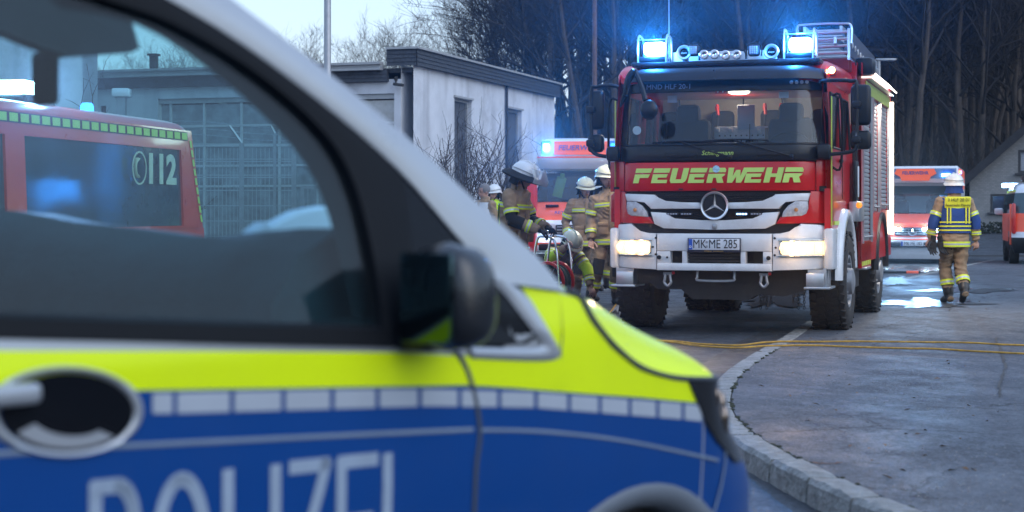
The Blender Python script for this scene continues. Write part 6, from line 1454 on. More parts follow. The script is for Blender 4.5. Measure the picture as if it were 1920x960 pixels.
# --- red van seen through the police van
RF = Frame(-4.93, 9.80, 0, -11.8)
RV = thing('red_van', 'red fire service van with lime check band seen through the police van windows', 'van', RF.o, -11.8)
X_ = .96
def rh(px, py): p = RF.hit(px, py, 0, X_); return p.y, p.z
zt = rh(60, 203)[1]; yr = rh(380, 375)[0]
rows = [(.25, .05, .90, 0), (.5, -.05, .95, 0), (.85, 0, .955, 0), (1.05, .15, .955, 0), (1.12, .8, .95, 0)]
M_rvred = mat('van_red_paint', (.85, .04, .025), .3, coat=.6, var=.05)
shell(RV, rows, yr + .05, [M_rvred], rc=.25)
wz0, wz1 = 1.14, zt - .20
ya, yb = rh(52, 300)[0], rh(345, 300)[0]
for sx in (-1, 1):
    t = MB(); wall_holes(t, .9, yr, 1.12, zt - .02, [(1.15, ya - .28, wz0, wz1), (ya, yb, wz0, wz1)], lambda a, b, d: (sx * (X_ - d - max(0, b - 1.15) * .04), a + (b - 1.15) * (-.22 if a > yr - .02 else (.35 if a < 1.2 else 0)), b), .04); t.build('van_side', M_rvred, RV, smooth=0)
    for (a, b) in ((1.15, ya - .28), (ya, yb)):
        t = MB(); t.grid([[(sx * (X_ - .02 - max(0, z - 1.15) * .04), y, z) for y in (a - .02 + (.3 if a < 1.2 and z > 1.3 else 0), b + .02)] for z in (wz0 - .02, wz1 + .02)]); t.build('side_window', mat('dark_privacy_glass', (.035, .07, .085), .06, spec=.8, var=.1), RV, smooth=0)
t = MB()
prof = [(X_ - .035, zt - .02), (X_ - .07, zt + .03), (X_ - .2, zt + .065), (0, zt + .085), (-X_ + .2, zt + .065), (-X_ + .07, zt + .03), (-X_ + .035, zt - .02)]
t.grid([[(x, y, z - dz) for x, z in prof] for y, dz in ((1.15, .12), (1.4, .02), (2.5, 0), (yr - .4, .0), (yr - .26, .03))]); t.build('roof', M_rvred, RV, smooth=60)
t = MB(); t.grid([[(-.9, yr + .0, z), (.9, yr + .0, z)] for z in (.3, 1.12)] + [[(-.9, yr - .22, zt - .02), (.9, yr - .22, zt - .02)]]); t.build('tailgate', M_rvred, RV)
t = MB(); t.grid([[(-.9, .8, 1.12), (.9, .8, 1.12)], [(-.85, 1.3, zt - .06), (.85, 1.3, zt - .06)]]); t.build('windscreen', mat('dark_privacy_glass', (.035, .07, .085), .06, spec=.8, var=.1), RV)
n = 26; y0 = 1.3; y1 = yr - .28
t = MB(); t.grid([[(X_ + .004 - (z - 1.15) * .04, y, z) for y in (y0, y1)] for z in (zt - .115, zt - .035)]); t.build('check_band', mat('band_dark', (.12, .02, .015), .4), RV, smooth=0)
for k in range(n):
    a = lerp(y0, y1, (k + .12) / n); b = lerp(y0, y1, (k + .88) / n); t = MB(); t.grid([[(X_ + .009 - (z - 1.15) * .04, y, z) for y in (a, b)] for z in (zt - .105, zt - .045)]); t.build('lime_check', M_lime, RV, smooth=0)
for k in range(9):
    f0, f1 = (k + .1) / 9, (k + .85) / 9; P_ = lambda f: (lerp(yr - .25, yr - .05, f), lerp(zt - .10, 1.16, f)); (a, b), (c, d) = P_(f0), P_(f1)
    t = MB(); t.add([(X_ + .006 - (b - 1.15) * .04, a, b), (X_ + .006 - (b - 1.15) * .04, a + .045, b), (X_ + .006 - (d - 1.15) * .04, c + .045, d), (X_ + .006 - (d - 1.15) * .04, c, d)], [(0, 1, 2, 3)]); t.build('lime_check', M_lime, RV, smooth=0)
M_112 = mat('reflective_cream', (.62, .62, .42), .4)
a = rh(300, 320); text('emergency_number', '112', M_112, RV, (X_ + .012, a[0], a[1]), rot=(90, 0, 90), size=.34, bold=.014, sx=1.25)
a = rh(260, 315); t = MB(); t.lathe([(.125, 0), (.14, 0), (.14, .004), (.125, .004)], (X_ + .006, a[0], a[1]), 'x', 36); ph = t.build('phone_ring', M_112, RV)
t = MB(); t.tube([(X_ + .008, a[0] + .06 * math.cos(q) - .02, a[1] + .085 * math.sin(q)) for q in [R(115 + 130 * k / 8) for k in range(9)]], [.03, .026, .016, .014, .014, .014, .016, .026, .03], 6, flat=.4); t.build('handset', M_112, ph)
for sx in (-1, 1): simple_wheel(RV, sx * .85, .95, .33, .22); simple_wheel(RV, sx * .85, yr - .9, .33, .22)
a = RF.hit(12, 178, 0, .3); t = MB(); t.rbox((0, a.y, zt + .12), (1.1, .30, .09), .03); lb = t.build('light_bar', M_black, RV)
t = MB(); t.prism([(a.y - .16, zt + .16), (a.y + .15, zt + .16), (a.y + .08, zt + .27), (a.y - .10, zt + .27)], 0, -.5, .5); t.build('bar_lens', E_hot, lb, smooth=0)
t = MB(); t.prism([(a.y + .152, zt + .155), (a.y + .20, zt + .155), (a.y + .11, zt + .265), (a.y + .084, zt + .27)], 0, -.5, .5); t.build('bar_end', mat('lit_red_end', (1, .2, .1), .3, emit=(1, .10, .05), es=2.5, var=0), lb, smooth=0)
lamp('bar_light', 'POINT', (.75, a.y, zt + .35), 10, (.45, .60, 1), RV, .08)
beam('bar_beam', RF, (.62, a.y, zt + .22), 2200, (.50, .55, 1), RV)
a = RF.hit(163, 209, 0, .5); t = MB(); t.lathe([(.05, 0), (.055, .03), (.055, .085), (.04, .11), (0, .115)], (.5, a.y, zt + .05), 'z', 16); t.build('rear_beacon', E_blue2, RV)
# --- parked response car at the right edge, seen from behind
PF = Frame(13.1, 40.6, 0, -10.3); PV_ = thing('response_car', 'white and red emergency car seen from behind in front of the brick house', 'car', PF.o, -13)
hwc = .98
rows = [(.28, .0, .90, 2), (.42, -.08, .96, 2), (.66, -.09, .98, 0), (.80, -.02, .98, 1), (1.15, .0, .98, 1), (1.25, .02, .97, 3), (1.75, .16, .88, 0), (1.92, .28, .82, 0), (2.0, .55, .74, 0)]
shell(PV_, rows, 3.9, [M_awhite, M_orange, M_black, mat('dark_privacy_glass', (.035, .07, .085), .06)], rc=.18, p=5)
t = MB(); t.grid([[(-hwc - .012, y, z) for y in (1.2, 2.2, 3.6)] for z in (.55, 1.2)]); t.build('side_foil', M_orange, PV_, smooth=0)
t = MB(); t.grid([[(-.95 + (z - 1.25) * .16 - .012, y, z) for y in (.5, 2.0, 3.4 - (z - 1.25) * .9)] for z in (1.28, 1.72)]); t.build('side_window', mat('dark_privacy_glass', (.035, .07, .085), .06), PV_, smooth=0)
for z, wz_ in ((1.80, .05), (1.22, .05)): t = MB(); t.box((-.93 if z < 1.5 else -.88, 1.9, z), (.02, 3.0, wz_)); t.build('lime_stripe', M_lime, PV_, smooth=0)
for sx in (-1, 1):
    t = MB(); t.rbox((sx * .93, .10, 1.12), (.10, .14, .75), .04); t.build('tail_light', mat('tail_red', (.5, .02, .02), .25, coat=.6), PV_)
    t = MB(); t.rbox((sx * .99, .35, .98), (.04, .30, 1.0), .02); t.build('rear_pillar', M_orange if sx < 0 else M_awhite, PV_)
    simple_wheel(PV_, sx * .88, .85, .33, .22); simple_wheel(PV_, sx * .88, 3.1, .33, .22)
t = MB(); t.rbox((-1.12, 2.95, 1.30), (.22, .12, .17), .04); t.build('mirror', M_awhite, PV_)
t = MB(); t.rbox((0, 1.2, 2.08), (1.3, .3, .10), .03); t.build('light_bar', E_blue2, PV_)
for x in (-.62, -.35): t = MB(); t.rbox((x, .7, 2.10), (.16, .3, .16), .03); t.build('roof_equipment', M_dark, PV_)
t = MB(); t.rbox((-.78, 3.2, 1.98), (.5, .2, .10), .03); t.build('front_beacon', E_blue, PV_)
# --- red tarpaulin box trailer left of the ambulance
a, b = at(974, 332, 31.5), at(1012, 372, 31.5)
q = thing('red_trailer', 'plain red box shape standing behind the visored firefighter', 'trailer', ((a.x + b.x) / 2, 31.8, 0), -4)
t = MB(); t.rbox((-.05, 0, (a.z + .5) / 2 + .02), (b.x - a.x - .02, .8, a.z - .5), .03); t.build('box', mat('tarpaulin_red', (.55, .012, .015), .5, var=.1), q)
t = MB(); t.box((0, 0, .47), (.7, 1.1, .06)); t.build('trailer_frame', M_dark, q, smooth=0)
for sx in (-1, 1): simple_wheel(q, sx * .33, 0, .24, .14)
# black kit bars on the ground beside the fire engine
o = thing('pry_bar', 'long black bar with an orange end lying on the wet road behind the truck', 'tool', tuple(gnd(1690, 516)), 0)
t = MB(); t.rbox((0, 0, .06), (.75, .05, .05), .01); t.build('shaft', M_black, o); t = MB(); t.rbox((.22, 0, .062), (.25, .056, .056), .01); t.build('grip', M_orange, o)
# ================================================================== PEOPLE
M_skin = mat('skin', (.42, .24, .18), .55, var=.1, vs=12)
M_turn = mat('sand_turnout_cloth', (.29, .20, .125), .9, var=.22, vs=7, bump=.35, bs=90, dirt=.35, dcol=(.09, .065, .045))
M_trou = mat('sand_turnout_trousers', (.23, .16, .10), .9, var=.25, vs=6, bump=.35, bs=90, dirt=.45, dcol=(.07, .055, .04))
M_blk = mat('black_cloth', (.014, .014, .016), .9, var=.2)
M_boot = mat('boot_leather', (.014, .013, .013), .4, var=.2)
M_ylw = mat('reflex_yellow', (.60, .72, .03), .5, var=.08, vs=20); M_slv = mat('reflex_silver', (.40, .45, .52), .35, metal=.3, var=.08, vs=20)
M_helm = mat('helmet_cream', (.62, .62, .46), .3, coat=.5, var=.05, dirt=.25, dcol=(.3, .28, .2)); M_helmw = mat('helmet_white', (.66, .67, .66), .3, coat=.5, var=.05)
M_hair = mat('grey_hair', (.18, .17, .17), .8, var=.3); M_navyc = mat('navy_vest', (.010, .045, .20), .8, var=.15, bump=.6, bs=50)
M_hivis = mat('hivis_vest', (.50, .70, .02), .7, var=.1, bump=.6, bs=50); M_vestw = mat('white_vest', (.60, .62, .64), .8, var=.08)
def remesh(mb, vox, smooth_it=3, disp=0.0):
    me = bpy.data.meshes.new('tmp'); me.from_pydata(mb.v, [], mb.f); o = bpy.data.objects.new('tmp', me); C.objects.link(o)
    bm = bmesh.new(); bm.from_mesh(me); bmesh.ops.recalc_face_normals(bm, faces=bm.faces[:]); bm.to_mesh(me); bm.free()
    r = o.modifiers.new('r', 'REMESH'); r.mode = 'VOXEL'; r.voxel_size = vox; r.use_smooth_shade = True
    s_ = o.modifiers.new('s', 'SMOOTH'); s_.factor = .6; s_.iterations = smooth_it
    dg = bpy.context.evaluated_depsgraph_get(); dg.update(); out = bpy.data.meshes.new_from_object(o.evaluated_get(dg))
    bpy.data.objects.remove(o); bpy.data.meshes.remove(me)
    if disp:
        nv = len(out.vertices); nr = [v.normal.copy() for v in out.vertices]
        for v, n_ in zip(out.vertices, nr):
            k = noise.noise(Vector((v.co.x * 9, v.co.y * 9, v.co.z * 13))) + .6 * noise.noise(v.co * 26); v.co += n_ * k * disp
    return out
def eloft(mb, secs, seg=16):
    """secs: (centre, xdir, ydir, rx, ry)"""
    rows = []
    for c, xd, yd, rx, ry in secs:
        rows.append([c + xd * (math.copysign(abs(math.cos(a)) ** .85, math.cos(a)) * rx) + yd * (math.copysign(abs(math.sin(a)) ** .9, math.sin(a)) * ry) for a in [2 * math.pi * k / seg for k in range(seg)]])
    mb.grid([r + [r[0]] for r in rows]); mb.add(rows[0], [tuple(range(seg))]); mb.add(rows[-1], [tuple(range(seg))[::-1]])
HANDS = {}
def hand_mesh(m, curl, side):
    """hand in its own frame: wrist at origin, fingers along -z, palm faces -y, thumb on the +x side * side"""
    key = (m.name, curl, side)
    if key in HANDS: return HANDS[key]
    t = MB(); k_ = 1.12 if m is not M_skin else 1.0
    t.tube([(0, 0, .03), (0, 0, 0), (0, 0, -.02)], [.030, .028, .028], 10, flat=.8); t.ball((0, 0, -.052), .044, 14, 10, sc=(.98, .46, 1.15)); t.ball((0, -.004, -.078), .04, 12, 8, sc=(1.02, .42, .6))
    for i, (x, L, r) in enumerate(((.030, .072, .0088), (.010, .082, .0092), (-.011, .076, .0088), (-.030, .060, .0078))):
        x *= side; p = Vector((x, 0, -.085)); a = R(8 + curl * (.5 + .12 * i)); pts = [Vector((x * .9, 0, -.060)), p]; rs = [r * 1.25 * k_, r * 1.08 * k_]; d = Vector((x * 1.2, 0, -1)).normalized()
        for j, f in enumerate((.45, .32, .23)):
            a += R(curl * (.55 if j else .25) + i * 2); dd = Vector((d.x, -math.sin(a), -math.cos(a))).normalized(); p = p + dd * L * f; pts.append(p); rs.append(r * (1 - .10 * (j + 1)) * k_)
        t.tube(pts, rs, 8); t.ball(pts[-1], rs[-1], 8, 6)
    b = Vector((.030 * side, -.004, -.030)); q = b + Vector((.026 * side, -.014, -.028)); q2 = q + Vector((.010 * side, -.012 - curl * .0002, -.030)); q3 = q2 + Vector((.0 * side, -.010, -.022))
    t.tube([b, q, q2, q3], [.016 * k_, .0125 * k_, .0105 * k_, .009 * k_], 8); t.ball(q3, .009 * k_, 8, 6)
    me = remesh(t, .0045, 2); me.materials.clear(); me.materials.append(m); HANDS[key] = me; me.name = 'hand'; return me
def frame_from(d, up):
    z = -d.normalized(); x = up.cross(z)
    if x.length < 1e-4: x = Vector((1, 0, 0)).cross(z)
    x.normalize(); y = z.cross(x); return Matrix((x, y, z)).transposed()
BASE = dict(pel=(0, 0, .95), chest=(0, .0, 1.28), neck=(0, .01, 1.49), head=(0, -.02, 1.63), sR=(.185, .0, 1.395), sL=(-.185, .0, 1.395), eR=(.26, .03, 1.12), eL=(-.26, .03, 1.12), wR=(.27, -.10, .88), wL=(-.27, -.10, .88),
            hR=(.095, 0, .90), hL=(-.095, 0, .90), kR=(.12, -.03, .50), kL=(-.12, -.03, .50), aR=(.13, .03, .10), aL=(-.13, .03, .10), tR=(.15, -.17, .04), tL=(-.15, -.17, .04), look=(0, -1, 0), bend=(0, 0, 0))
def person(label, loc, deg, J=None, helmet='cream', jacket=M_turn, trousers=M_trou, gloves=False, curl=(25, 25), bands=True, group=None, hem=.78, vest=None, palm=((0, 1, 0), (0, 1, 0)), backstripe=False, knee=True, forearm=None, sc=1.0, armband=(.45,), skirt=True):
    j = {k: Vector(v) for k, v in {**BASE, **(J or {})}.items()}; o = thing('person', label, 'person', loc, deg, group); o.scale = (sc, sc, sc)
    look = j['look'].normalized(); up = Vector((0, 0, 1)); side = (j['sR'] - j['sL']).normalized(); sp = (j['neck'] - j['pel']).normalized(); fw = side.cross(sp).normalized() * -1
    # fw: body's own depth axis
    t = MB(); pel, ch, nk = j['pel'], j['chest'], j['neck']; hipx = (j['hR'] - j['hL']).normalized()
    secs = [(pel - sp * .10, hipx, fw, .165, .125), (pel - sp * .02, hipx, fw, .19, .145), (pel.lerp(ch, .35), side.lerp(hipx, .5).normalized(), fw, .180, .138), (ch, side, fw, .205, .150), (ch.lerp(nk, .45), side, fw, .205, .140), (ch.lerp(nk, .72), side, fw, .17, .112), (ch.lerp(nk, .95), side, fw, .085, .085), (nk + sp * .04, side, fw, .062, .066)]
    if skirt: secs = [(pel - sp * (.95 - hem), hipx, fw, .205, .165)] + [(pel - sp * .05, hipx, fw, .205, .158)] + secs[2:]
    eloft(t, secs, 20)
    AR, LG = [(.086), (.066), (.052)], [(.108), (.082), (.066)]
    limbs = []
    for s_ in 'RL':
        S, E, W_ = j['s' + s_], j['e' + s_], j['w' + s_]; sh = S + (ch.lerp(nk, .6) - S) * .35
        t.tube([sh, S, S.lerp(E, .5), E, E.lerp(W_, .5), W_], [.085, .083, .073, .064, .059, .050], 12); t.ball(S, .084, 12, 8); limbs.append((S, E, W_))
        Hh, K, A_ = j['h' + s_], j['k' + s_], j['a' + s_]; T_ = j['t' + s_]
        t.tube([Hh + Vector((0, 0, .04)), Hh, Hh.lerp(K, .5), K, K.lerp(A_, .45), K.lerp(A_, .9), A_], [.105, .112, .098, .084, .082, .074, .060], 14)
        d = (T_ - A_); heel = A_ - Vector((d.x, d.y, 0)).normalized() * .07; heel.z = A_.z - .045
        t.tube([heel, A_ + Vector((0, 0, -.01)), A_.lerp(T_, .5) + Vector((0, 0, -.0)), T_ + Vector((0, 0, .0)), T_ + Vector((d.x, d.y, 0)).normalized() * .05], [.045, .058, .052, .046, .030], 12)
    # neck and head
    hd = j['head']; hx = look.cross(up); hx = hx.normalized() if hx.length > .01 else Vector((1, 0, 0)); hu = hx.cross(look).normalized() * 1; M_ = Matrix((hx, -look, hu)).transposed()
    t.tube([nk - sp * .05, nk.lerp(hd, .4), hd], [.062, .058, .06], 12)
    t.ball(hd + M_ @ Vector((0, .012, .03)), .098, 18, 14, sc=(.80, 1.0, 1.05), rot=M_); t.ball(hd + M_ @ Vector((0, -.025, -.045)), .07, 14, 10, sc=(.82, .85, .95), rot=M_); t.ball(hd + M_ @ Vector((0, -.055, -.092)), .026, 10, 8, sc=(1.2, .8, .7), rot=M_)
    t.tube([hd + M_ @ Vector((0, -.088, .012)), hd + M_ @ Vector((0, -.108, -.022)), hd + M_ @ Vector((0, -.092, -.032))], [.010, .015, .012], 8)
    for sx in (-1, 1): t.ball(hd + M_ @ Vector((sx * .078, .012, -.008)), .028, 8, 6, sc=(.35, .6, 1), rot=M_); t.ball(hd + M_ @ Vector((sx * .035, -.078, .022)), .014, 8, 6, rot=M_)
    t.ball(hd + M_ @ Vector((0, -.090, -.060)), .022, 10, 6, sc=(1.1, .5, .4), rot=M_)
    me = remesh(t, .0135, 3, .0)
    # material by nearest region; folds only in the cloth
    pts = np.array([tuple(p.center) for p in me.polygons]); n_ = len(pts)
    def segd(a, b):
        a, b = np.array(a), np.array(b); ab = b - a; f = np.clip(((pts - a) @ ab) / max(1e-9, ab @ ab), 0, 1); return np.linalg.norm(pts - (a + f[:, None] * ab), axis=1), f
    legs = np.minimum.reduce([segd(j['k' + s_], j['a' + s_])[0] for s_ in 'RL'] + [segd(j['h' + s_], j['k' + s_])[0] for s_ in 'RL'])
    feet = np.minimum.reduce([segd(j['a' + s_] + Vector((0, 0, -.01)), j['t' + s_])[0] for s_ in 'RL'] + [segd(j['k' + s_].lerp(j['a' + s_], .72), j['a' + s_])[0] for s_ in 'RL'])
    arms = np.minimum.reduce([segd(a, b)[0] for S, E, W_ in limbs for a, b in ((S, E), (E, W_))]); tor = np.minimum(segd(pel - sp * (.95 - hem), nk)[0] - .10, 9)
    head = segd(nk + sp * .06, hd + M_ @ Vector((0, 0, .05)))[0]
    mi = np.where(np.minimum(arms, tor) < legs - .03, 0, 1)
    below = ((pts - np.array(pel - sp * (.95 - hem))) @ np.array(sp)) < 0; leg_near = legs < arms - .0
    mi = np.where(below & leg_near, 1, mi); mi = np.where(~below & (tor < .12) & (legs < .2) & (segd(pel - sp * (.95 - hem), ch)[0] < .235) & (((pts - np.array(pel - sp * (.95 - hem))) @ np.array(sp)) > 0), 0, mi)
    mi = np.where(feet < np.minimum(.075, arms), 2, mi); mi = np.where((head < .125) & (((pts - np.array(nk)) @ np.array(sp)) > .035), 3, mi)
    me.materials.clear()
    for m in (jacket, trousers, M_boot, M_skin): me.materials.append(m)
    me.polygons.foreach_set('material_index', mi.astype(np.int32)); me.polygons.foreach_set('use_smooth', [True] * n_)
    skinv = set()
    for p, q in zip(me.polygons, mi):
        if q >= 2: skinv.update(p.vertices)
    nr = [v.normal.copy() for v in me.vertices]; off = Vector((label.__len__() * 1.7, 0, 0))
    for v, n1 in zip(me.vertices, nr):
        if v.index in skinv: continue
        c = v.co + off; w_ = noise.noise(c * 3) * 2.2; k = 1 - abs(noise.noise(Vector((c.x * 5 + w_, c.y * 5 - w_, c.z * 15 + w_)))) * 3.2; v.co += n1 * (k * .010 + .3 * noise.noise(c * 18) * .008)
    me.name = 'body'; b = bpy.data.objects.new('body', me); C.objects.link(b); b.parent = o
    # eyes, brows, mouth
    for sx in (-1, 1):
        t = MB(); t.ball(hd + M_ @ Vector((sx * .033, -.083, .010)), .010, 8, 6, sc=(1.3, .6, .7), rot=M_); t.build('eye', mat('eye_dark', (.05, .04, .04), .3), o)
        t = MB(); t.tube([hd + M_ @ Vector((sx * .016, -.094, .030)), hd + M_ @ Vector((sx * .052, -.082, .030))], .005, 5); t.build('eyebrow', mat('brow', (.10, .06, .04), .8), o)
    t = MB(); t.tube([hd + M_ @ Vector((-.024, -.092, -.060)), hd + M_ @ Vector((0, -.100, -.059)), hd + M_ @ Vector((.024, -.092, -.060))], [.003, .006, .003], 6); t.build('mouth', mat('lips', (.32, .12, .10), .5), o)
    # headgear
    Hm = M_helm if helmet in ('cream', 'fold') else M_helmw
    hc = hd + M_ @ Vector((0, .012, .045))
    def HP(x, y, z): return hc + M_ @ Vector((x, y, z))
    if helmet != 'hair':
        rows = []
        for i in range(9):
            ph = math.pi / 2 * i / 8; z = .125 * math.sin(ph); rr = math.cos(ph) ** .8; rows.append([HP(.128 * rr * math.cos(a), (.155 if math.sin(a) > 0 else .148) * rr * math.sin(a), z) for a in [2 * math.pi * k / 28 for k in range(29)]])
        t = MB(); t.grid(rows); rim = [[HP(r1 * .128 * math.cos(a), (.152 * r1 + (0.028 if math.sin(a) < -.2 else 0.0) * (r1 - .9) * 4) * math.sin(a), dz - (.022 if math.sin(a) > .1 else 0) * max(0, r1 - .99) * 8) for a in [2 * math.pi * k / 28 for k in range(29)]] for r1, dz in ((1.0, 0.0), (1.10, -.012), (1.13, -.022), (1.10, -.026), (.98, -.012))]
        t.grid(rim); t.build('helmet', Hm, o, smooth=60)
        t = MB(); P_ = [HP(.131 * math.cos(a), .156 * math.sin(a), .028 + .008 * math.cos(2 * a)) for a in [2 * math.pi * k / 28 for k in range(28)]]; t.tube(P_, .0065, 5, closed=True); t.build('helmet_stripe', mat('helmet_stripe_' + ('b' if helmet == 'white' else 'g'), (.03, .08, .4) if helmet == 'blue' else (.33, .34, .33), .5), o)
        t = MB(); t.tube([HP(0, -.14, .05), HP(0, -.09, .112), HP(0, 0, .132), HP(0, .09, .112), HP(0, .14, .04)], [.010, .014, .015, .014, .010], 6, flat=.6); t.build('helmet_ridge', Hm, o)
        for sx in (-1, 1): t = MB(); t.tube([HP(sx * .10, .01, -.01), HP(sx * .085, -.03, -.09), HP(sx * .03, -.075, -.165)], .010, 6); t.build('chin_strap', M_blk, o)
        t = MB(); t.grid([[HP(.118 * math.cos(a), .142 * math.sin(a), -.01), HP(.115 * math.cos(a), .135 * math.sin(a), -.09), HP(.135 * math.cos(a), .14 * math.sin(a) - .0, -.15)] for a in [R(-5 + 190 * k / 14) for k in range(15)]]); t.build('neck_curtain', M_blk if helmet != 'blue' else M_navyc, o, smooth=60)
        if helmet == 'visor':
            t = MB(); t.grid([[HP(r1 * .14 * math.cos(a), r1 * .165 * math.sin(a), dz + .03 * max(0, -math.sin(a)) * (r1 - 1)) for a in [2 * math.pi * k / 28 for k in range(29)]] for r1, dz in ((.98, .0), (1.35, -.035), (1.55, -.055), (1.5, -.075), (.98, -.03))]); t.build('helmet_brim', M_blk, o, smooth=60)
            t = MB(); t.grid([[HP(.16 * math.sin(a), -.165 * math.cos(a), z - .02 * 0) + M_ @ Vector((0, -(.055 if z > 0 else .13), 0)) for a in [R(-70 + 140 * k / 12) for k in range(13)]] for z in (.10, .0, -.05)]); t.build('visor', glass('clear_visor', (.85, .9, .92), .25, .03, .5), o, smooth=60)
        if helmet == 'fold':
            t = MB(); t.ball(HP(-.12, .01, -.02), .045, 12, 8, sc=(.5, 1, 1)); t.ball(HP(.12, .01, -.02), .045, 12, 8, sc=(.5, 1, 1)); t.build('ear_cup', M_blk, o)
    else:
        t = MB(); t.ball(hd + M_ @ Vector((0, .022, .042)), .106, 18, 12, sc=(.86, 1.0, 1.0), rot=M_); me_ = remesh(t, .012, 1); me_.materials.clear(); me_.materials.append(M_hair)
        for v in me_.vertices: v.co += v.normal * noise.noise(v.co * 60) * .004
        hh_ = bpy.data.objects.new('hair', me_); C.objects.link(hh_); hh_.parent = o
        keep = M_.transposed()
        bm = bmesh.new(); bm.from_mesh(me_)
        bmesh.ops.delete(bm, geom=[v for v in bm.verts if (keep @ (v.co - hd)).y < -.055 and (keep @ (v.co - hd)).z < .075 or (keep @ (v.co - hd)).z < -.03], context='VERTS'); bm.to_mesh(me_); bm.free()
    # bands
    def band(name, c, ax, xd, yd, rx, ry, w=.056, mats=(M_ylw, M_slv)):
        t = MB(); rows = []
        for z, e in ((-w / 2, -.004), (-w / 2, .004), (-w / 6, .005), (w / 6, .005), (w / 2, .004), (w / 2, -.004)):
            rows.append([c + ax * z + xd * (math.copysign(abs(math.cos(a)) ** .85, math.cos(a)) * (rx + e)) + yd * (math.copysign(abs(math.sin(a)) ** .9, math.sin(a)) * (ry + e)) for a in [2 * math.pi * k / 24 for k in range(25)]])
        for q in range(5): t.grid(rows[q:q + 2], mi=1 if q == 2 else 0)
        t.build(name, list(mats), o, smooth=50)
    def limbband(name, a, b, f, r, w=.056, mats=(M_ylw, M_slv)):
        d = (b - a).normalized(); x = d.orthogonal().normalized(); band(name, a.lerp(b, f), d, x, d.cross(x), r, r, w, mats)
    if bands:
        if skirt: band('hem_band', pel - sp * (.90 - hem), sp, hipx, fw, .212, .172, .07)
        band('chest_band', ch.lerp(nk, .15), sp, side, fw, .214, .157, .055)
        for S, E, W_ in limbs:
            for f in armband: limbband('sleeve_band', S, E, f + .2, .080, .055)
            limbband('sleeve_band', E, W_, .62, .067, .05)
        for s_ in 'RL': limbband('trouser_band', j['k' + s_], j['a' + s_], .52, .088, .075)
    if backstripe:
        for q in ((.10,), (-.10,)):
            t = MB(); rows = []
            for k in range(7):
                f = k / 6; c = (pel - sp * .02).lerp(ch, f * 1.1); xx = q[0]; yy = lerp(.160, .168, f) * math.sqrt(max(0, 1 - (xx / .235) ** 2)); sgn = 1
                rows.append([c + side * (xx - .028) + fw * (-yy - .004) * -1, c + side * (xx - .01) + fw * (yy + .008), c + side * (xx + .01) + fw * (yy + .008), c + side * (xx + .028) + fw * (yy + .004)])
            t.grid([[r[0], r[1]] for r in rows], 0); t.grid([[r[1], r[2]] for r in rows], 1); t.grid([[r[2], r[3]] for r in rows], 0); t.build('back_stripe', [M_ylw, M_slv], o)
    if knee:
        for s_ in 'RL':
            K = j['k' + s_]; d = (j['a' + s_] - j['h' + s_]).normalized(); x = d.cross(fw).normalized(); f_ = x.cross(d).normalized()
            if f_.dot(Vector((0, -1, 0))) < 0: f_ = -f_
            t = MB(); rows = []
            for k in range(7):
                z = -.10 + .20 * k / 6; rows.append([K + d * z + x * (.086 * math.sin(a)) + f_ * (.088 * math.cos(a) + .012) for a in [R(-62 + 124 * q / 8) for q in range(9)]])
            t.grid(rows); t.build('knee_patch', M_blk, o, smooth=60)
    if forearm:
        for S, E, W_ in limbs: t = MB(); d = (W_ - E); t.tube([S.lerp(E, .72), E, E.lerp(W_, .42)], [.078, .078, .070], 12); t.build('sleeve_patch', forearm, o)
    # pockets and flaps
    if jacket is M_turn:
        for sx in (-1, 1):
            for (z_, w_, h_) in ((.12, .13, .15),):
                c = pel + sp * z_ * .4 + hipx * sx * .11; n0 = fw * (1 if fw.y < 0 else -1); m_ = Matrix((hipx, n0 * -1, sp)).transposed(); t = MB(); t.rbox(c + n0 * .155, (w_, .03, h_), .012, rot=m_); t.rbox(c + n0 * .168 + sp * .06, (w_ + .01, .022, .05), .01, rot=m_); t.build('pocket', M_turn, o)
        n0 = fw * (1 if fw.y < 0 else -1); m_ = Matrix((side, n0 * -1, sp)).transposed(); t = MB(); t.rbox(ch + n0 * .152 - sp * .05, (.05, .02, .50), .008, rot=m_); t.build('zip_flap', M_turn, o)
        t = MB(); t.grid([[nk - sp * .03 + (side * math.cos(a) * .092 + fw * math.sin(a) * .092), nk + sp * .055 + (side * math.cos(a) * .088 + fw * math.sin(a) * .088)] for a in [R(-60 + 300 * k / 16 + (90 if fw.y < 0 else -90) + 30) for k in range(17)]]); t.build('collar', M_turn, o, smooth=60)
    # hands
    gm = M_blk if gloves else M_skin
    for k, (s_, sd) in enumerate((('R', -1), ('L', 1))):
        E, W_ = j['e' + s_], j['w' + s_]; d = (W_ - E).normalized(); hm = hand_mesh(gm, curl[k], sd); h_ = bpy.data.objects.new('hand', hm); C.objects.link(h_); h_.parent = o
        m_ = frame_from(d, Vector(palm[k])); h_.matrix_local = Matrix.Translation(W_ + d * .012) @ m_.to_4x4()
    return o, j, M_
def wp(px, Y): return (px - 960) / FPX * Y
# firefighter in profile with visor helmet, hands at the reel frame
person('firefighter with wide dark brimmed visor helmet standing sideways at the hose reel', (wp(962, 19.2), 19.2, 0), 62, dict(chest=(0, -.03, 1.28), neck=(0, -.07, 1.50), head=(0, -.14, 1.63), look=(.1, -1, -.40), sR=(.19, -.03, 1.42), sL=(-.19, -.05, 1.42), eR=(.25, -.10, 1.14), eL=(-.24, -.12, 1.15), wR=(.12, -.36, 1.07), wL=(-.12, -.38, 1.04), kR=(.11, -.06, .50), aR=(.13, .06, .10), tR=(.14, -.14, .04)),
       helmet='visor', gloves=True, curl=(45, 45), backstripe=True, forearm=M_blk, palm=((0, 0, 1), (0, 0, 1)), sc=1.02)
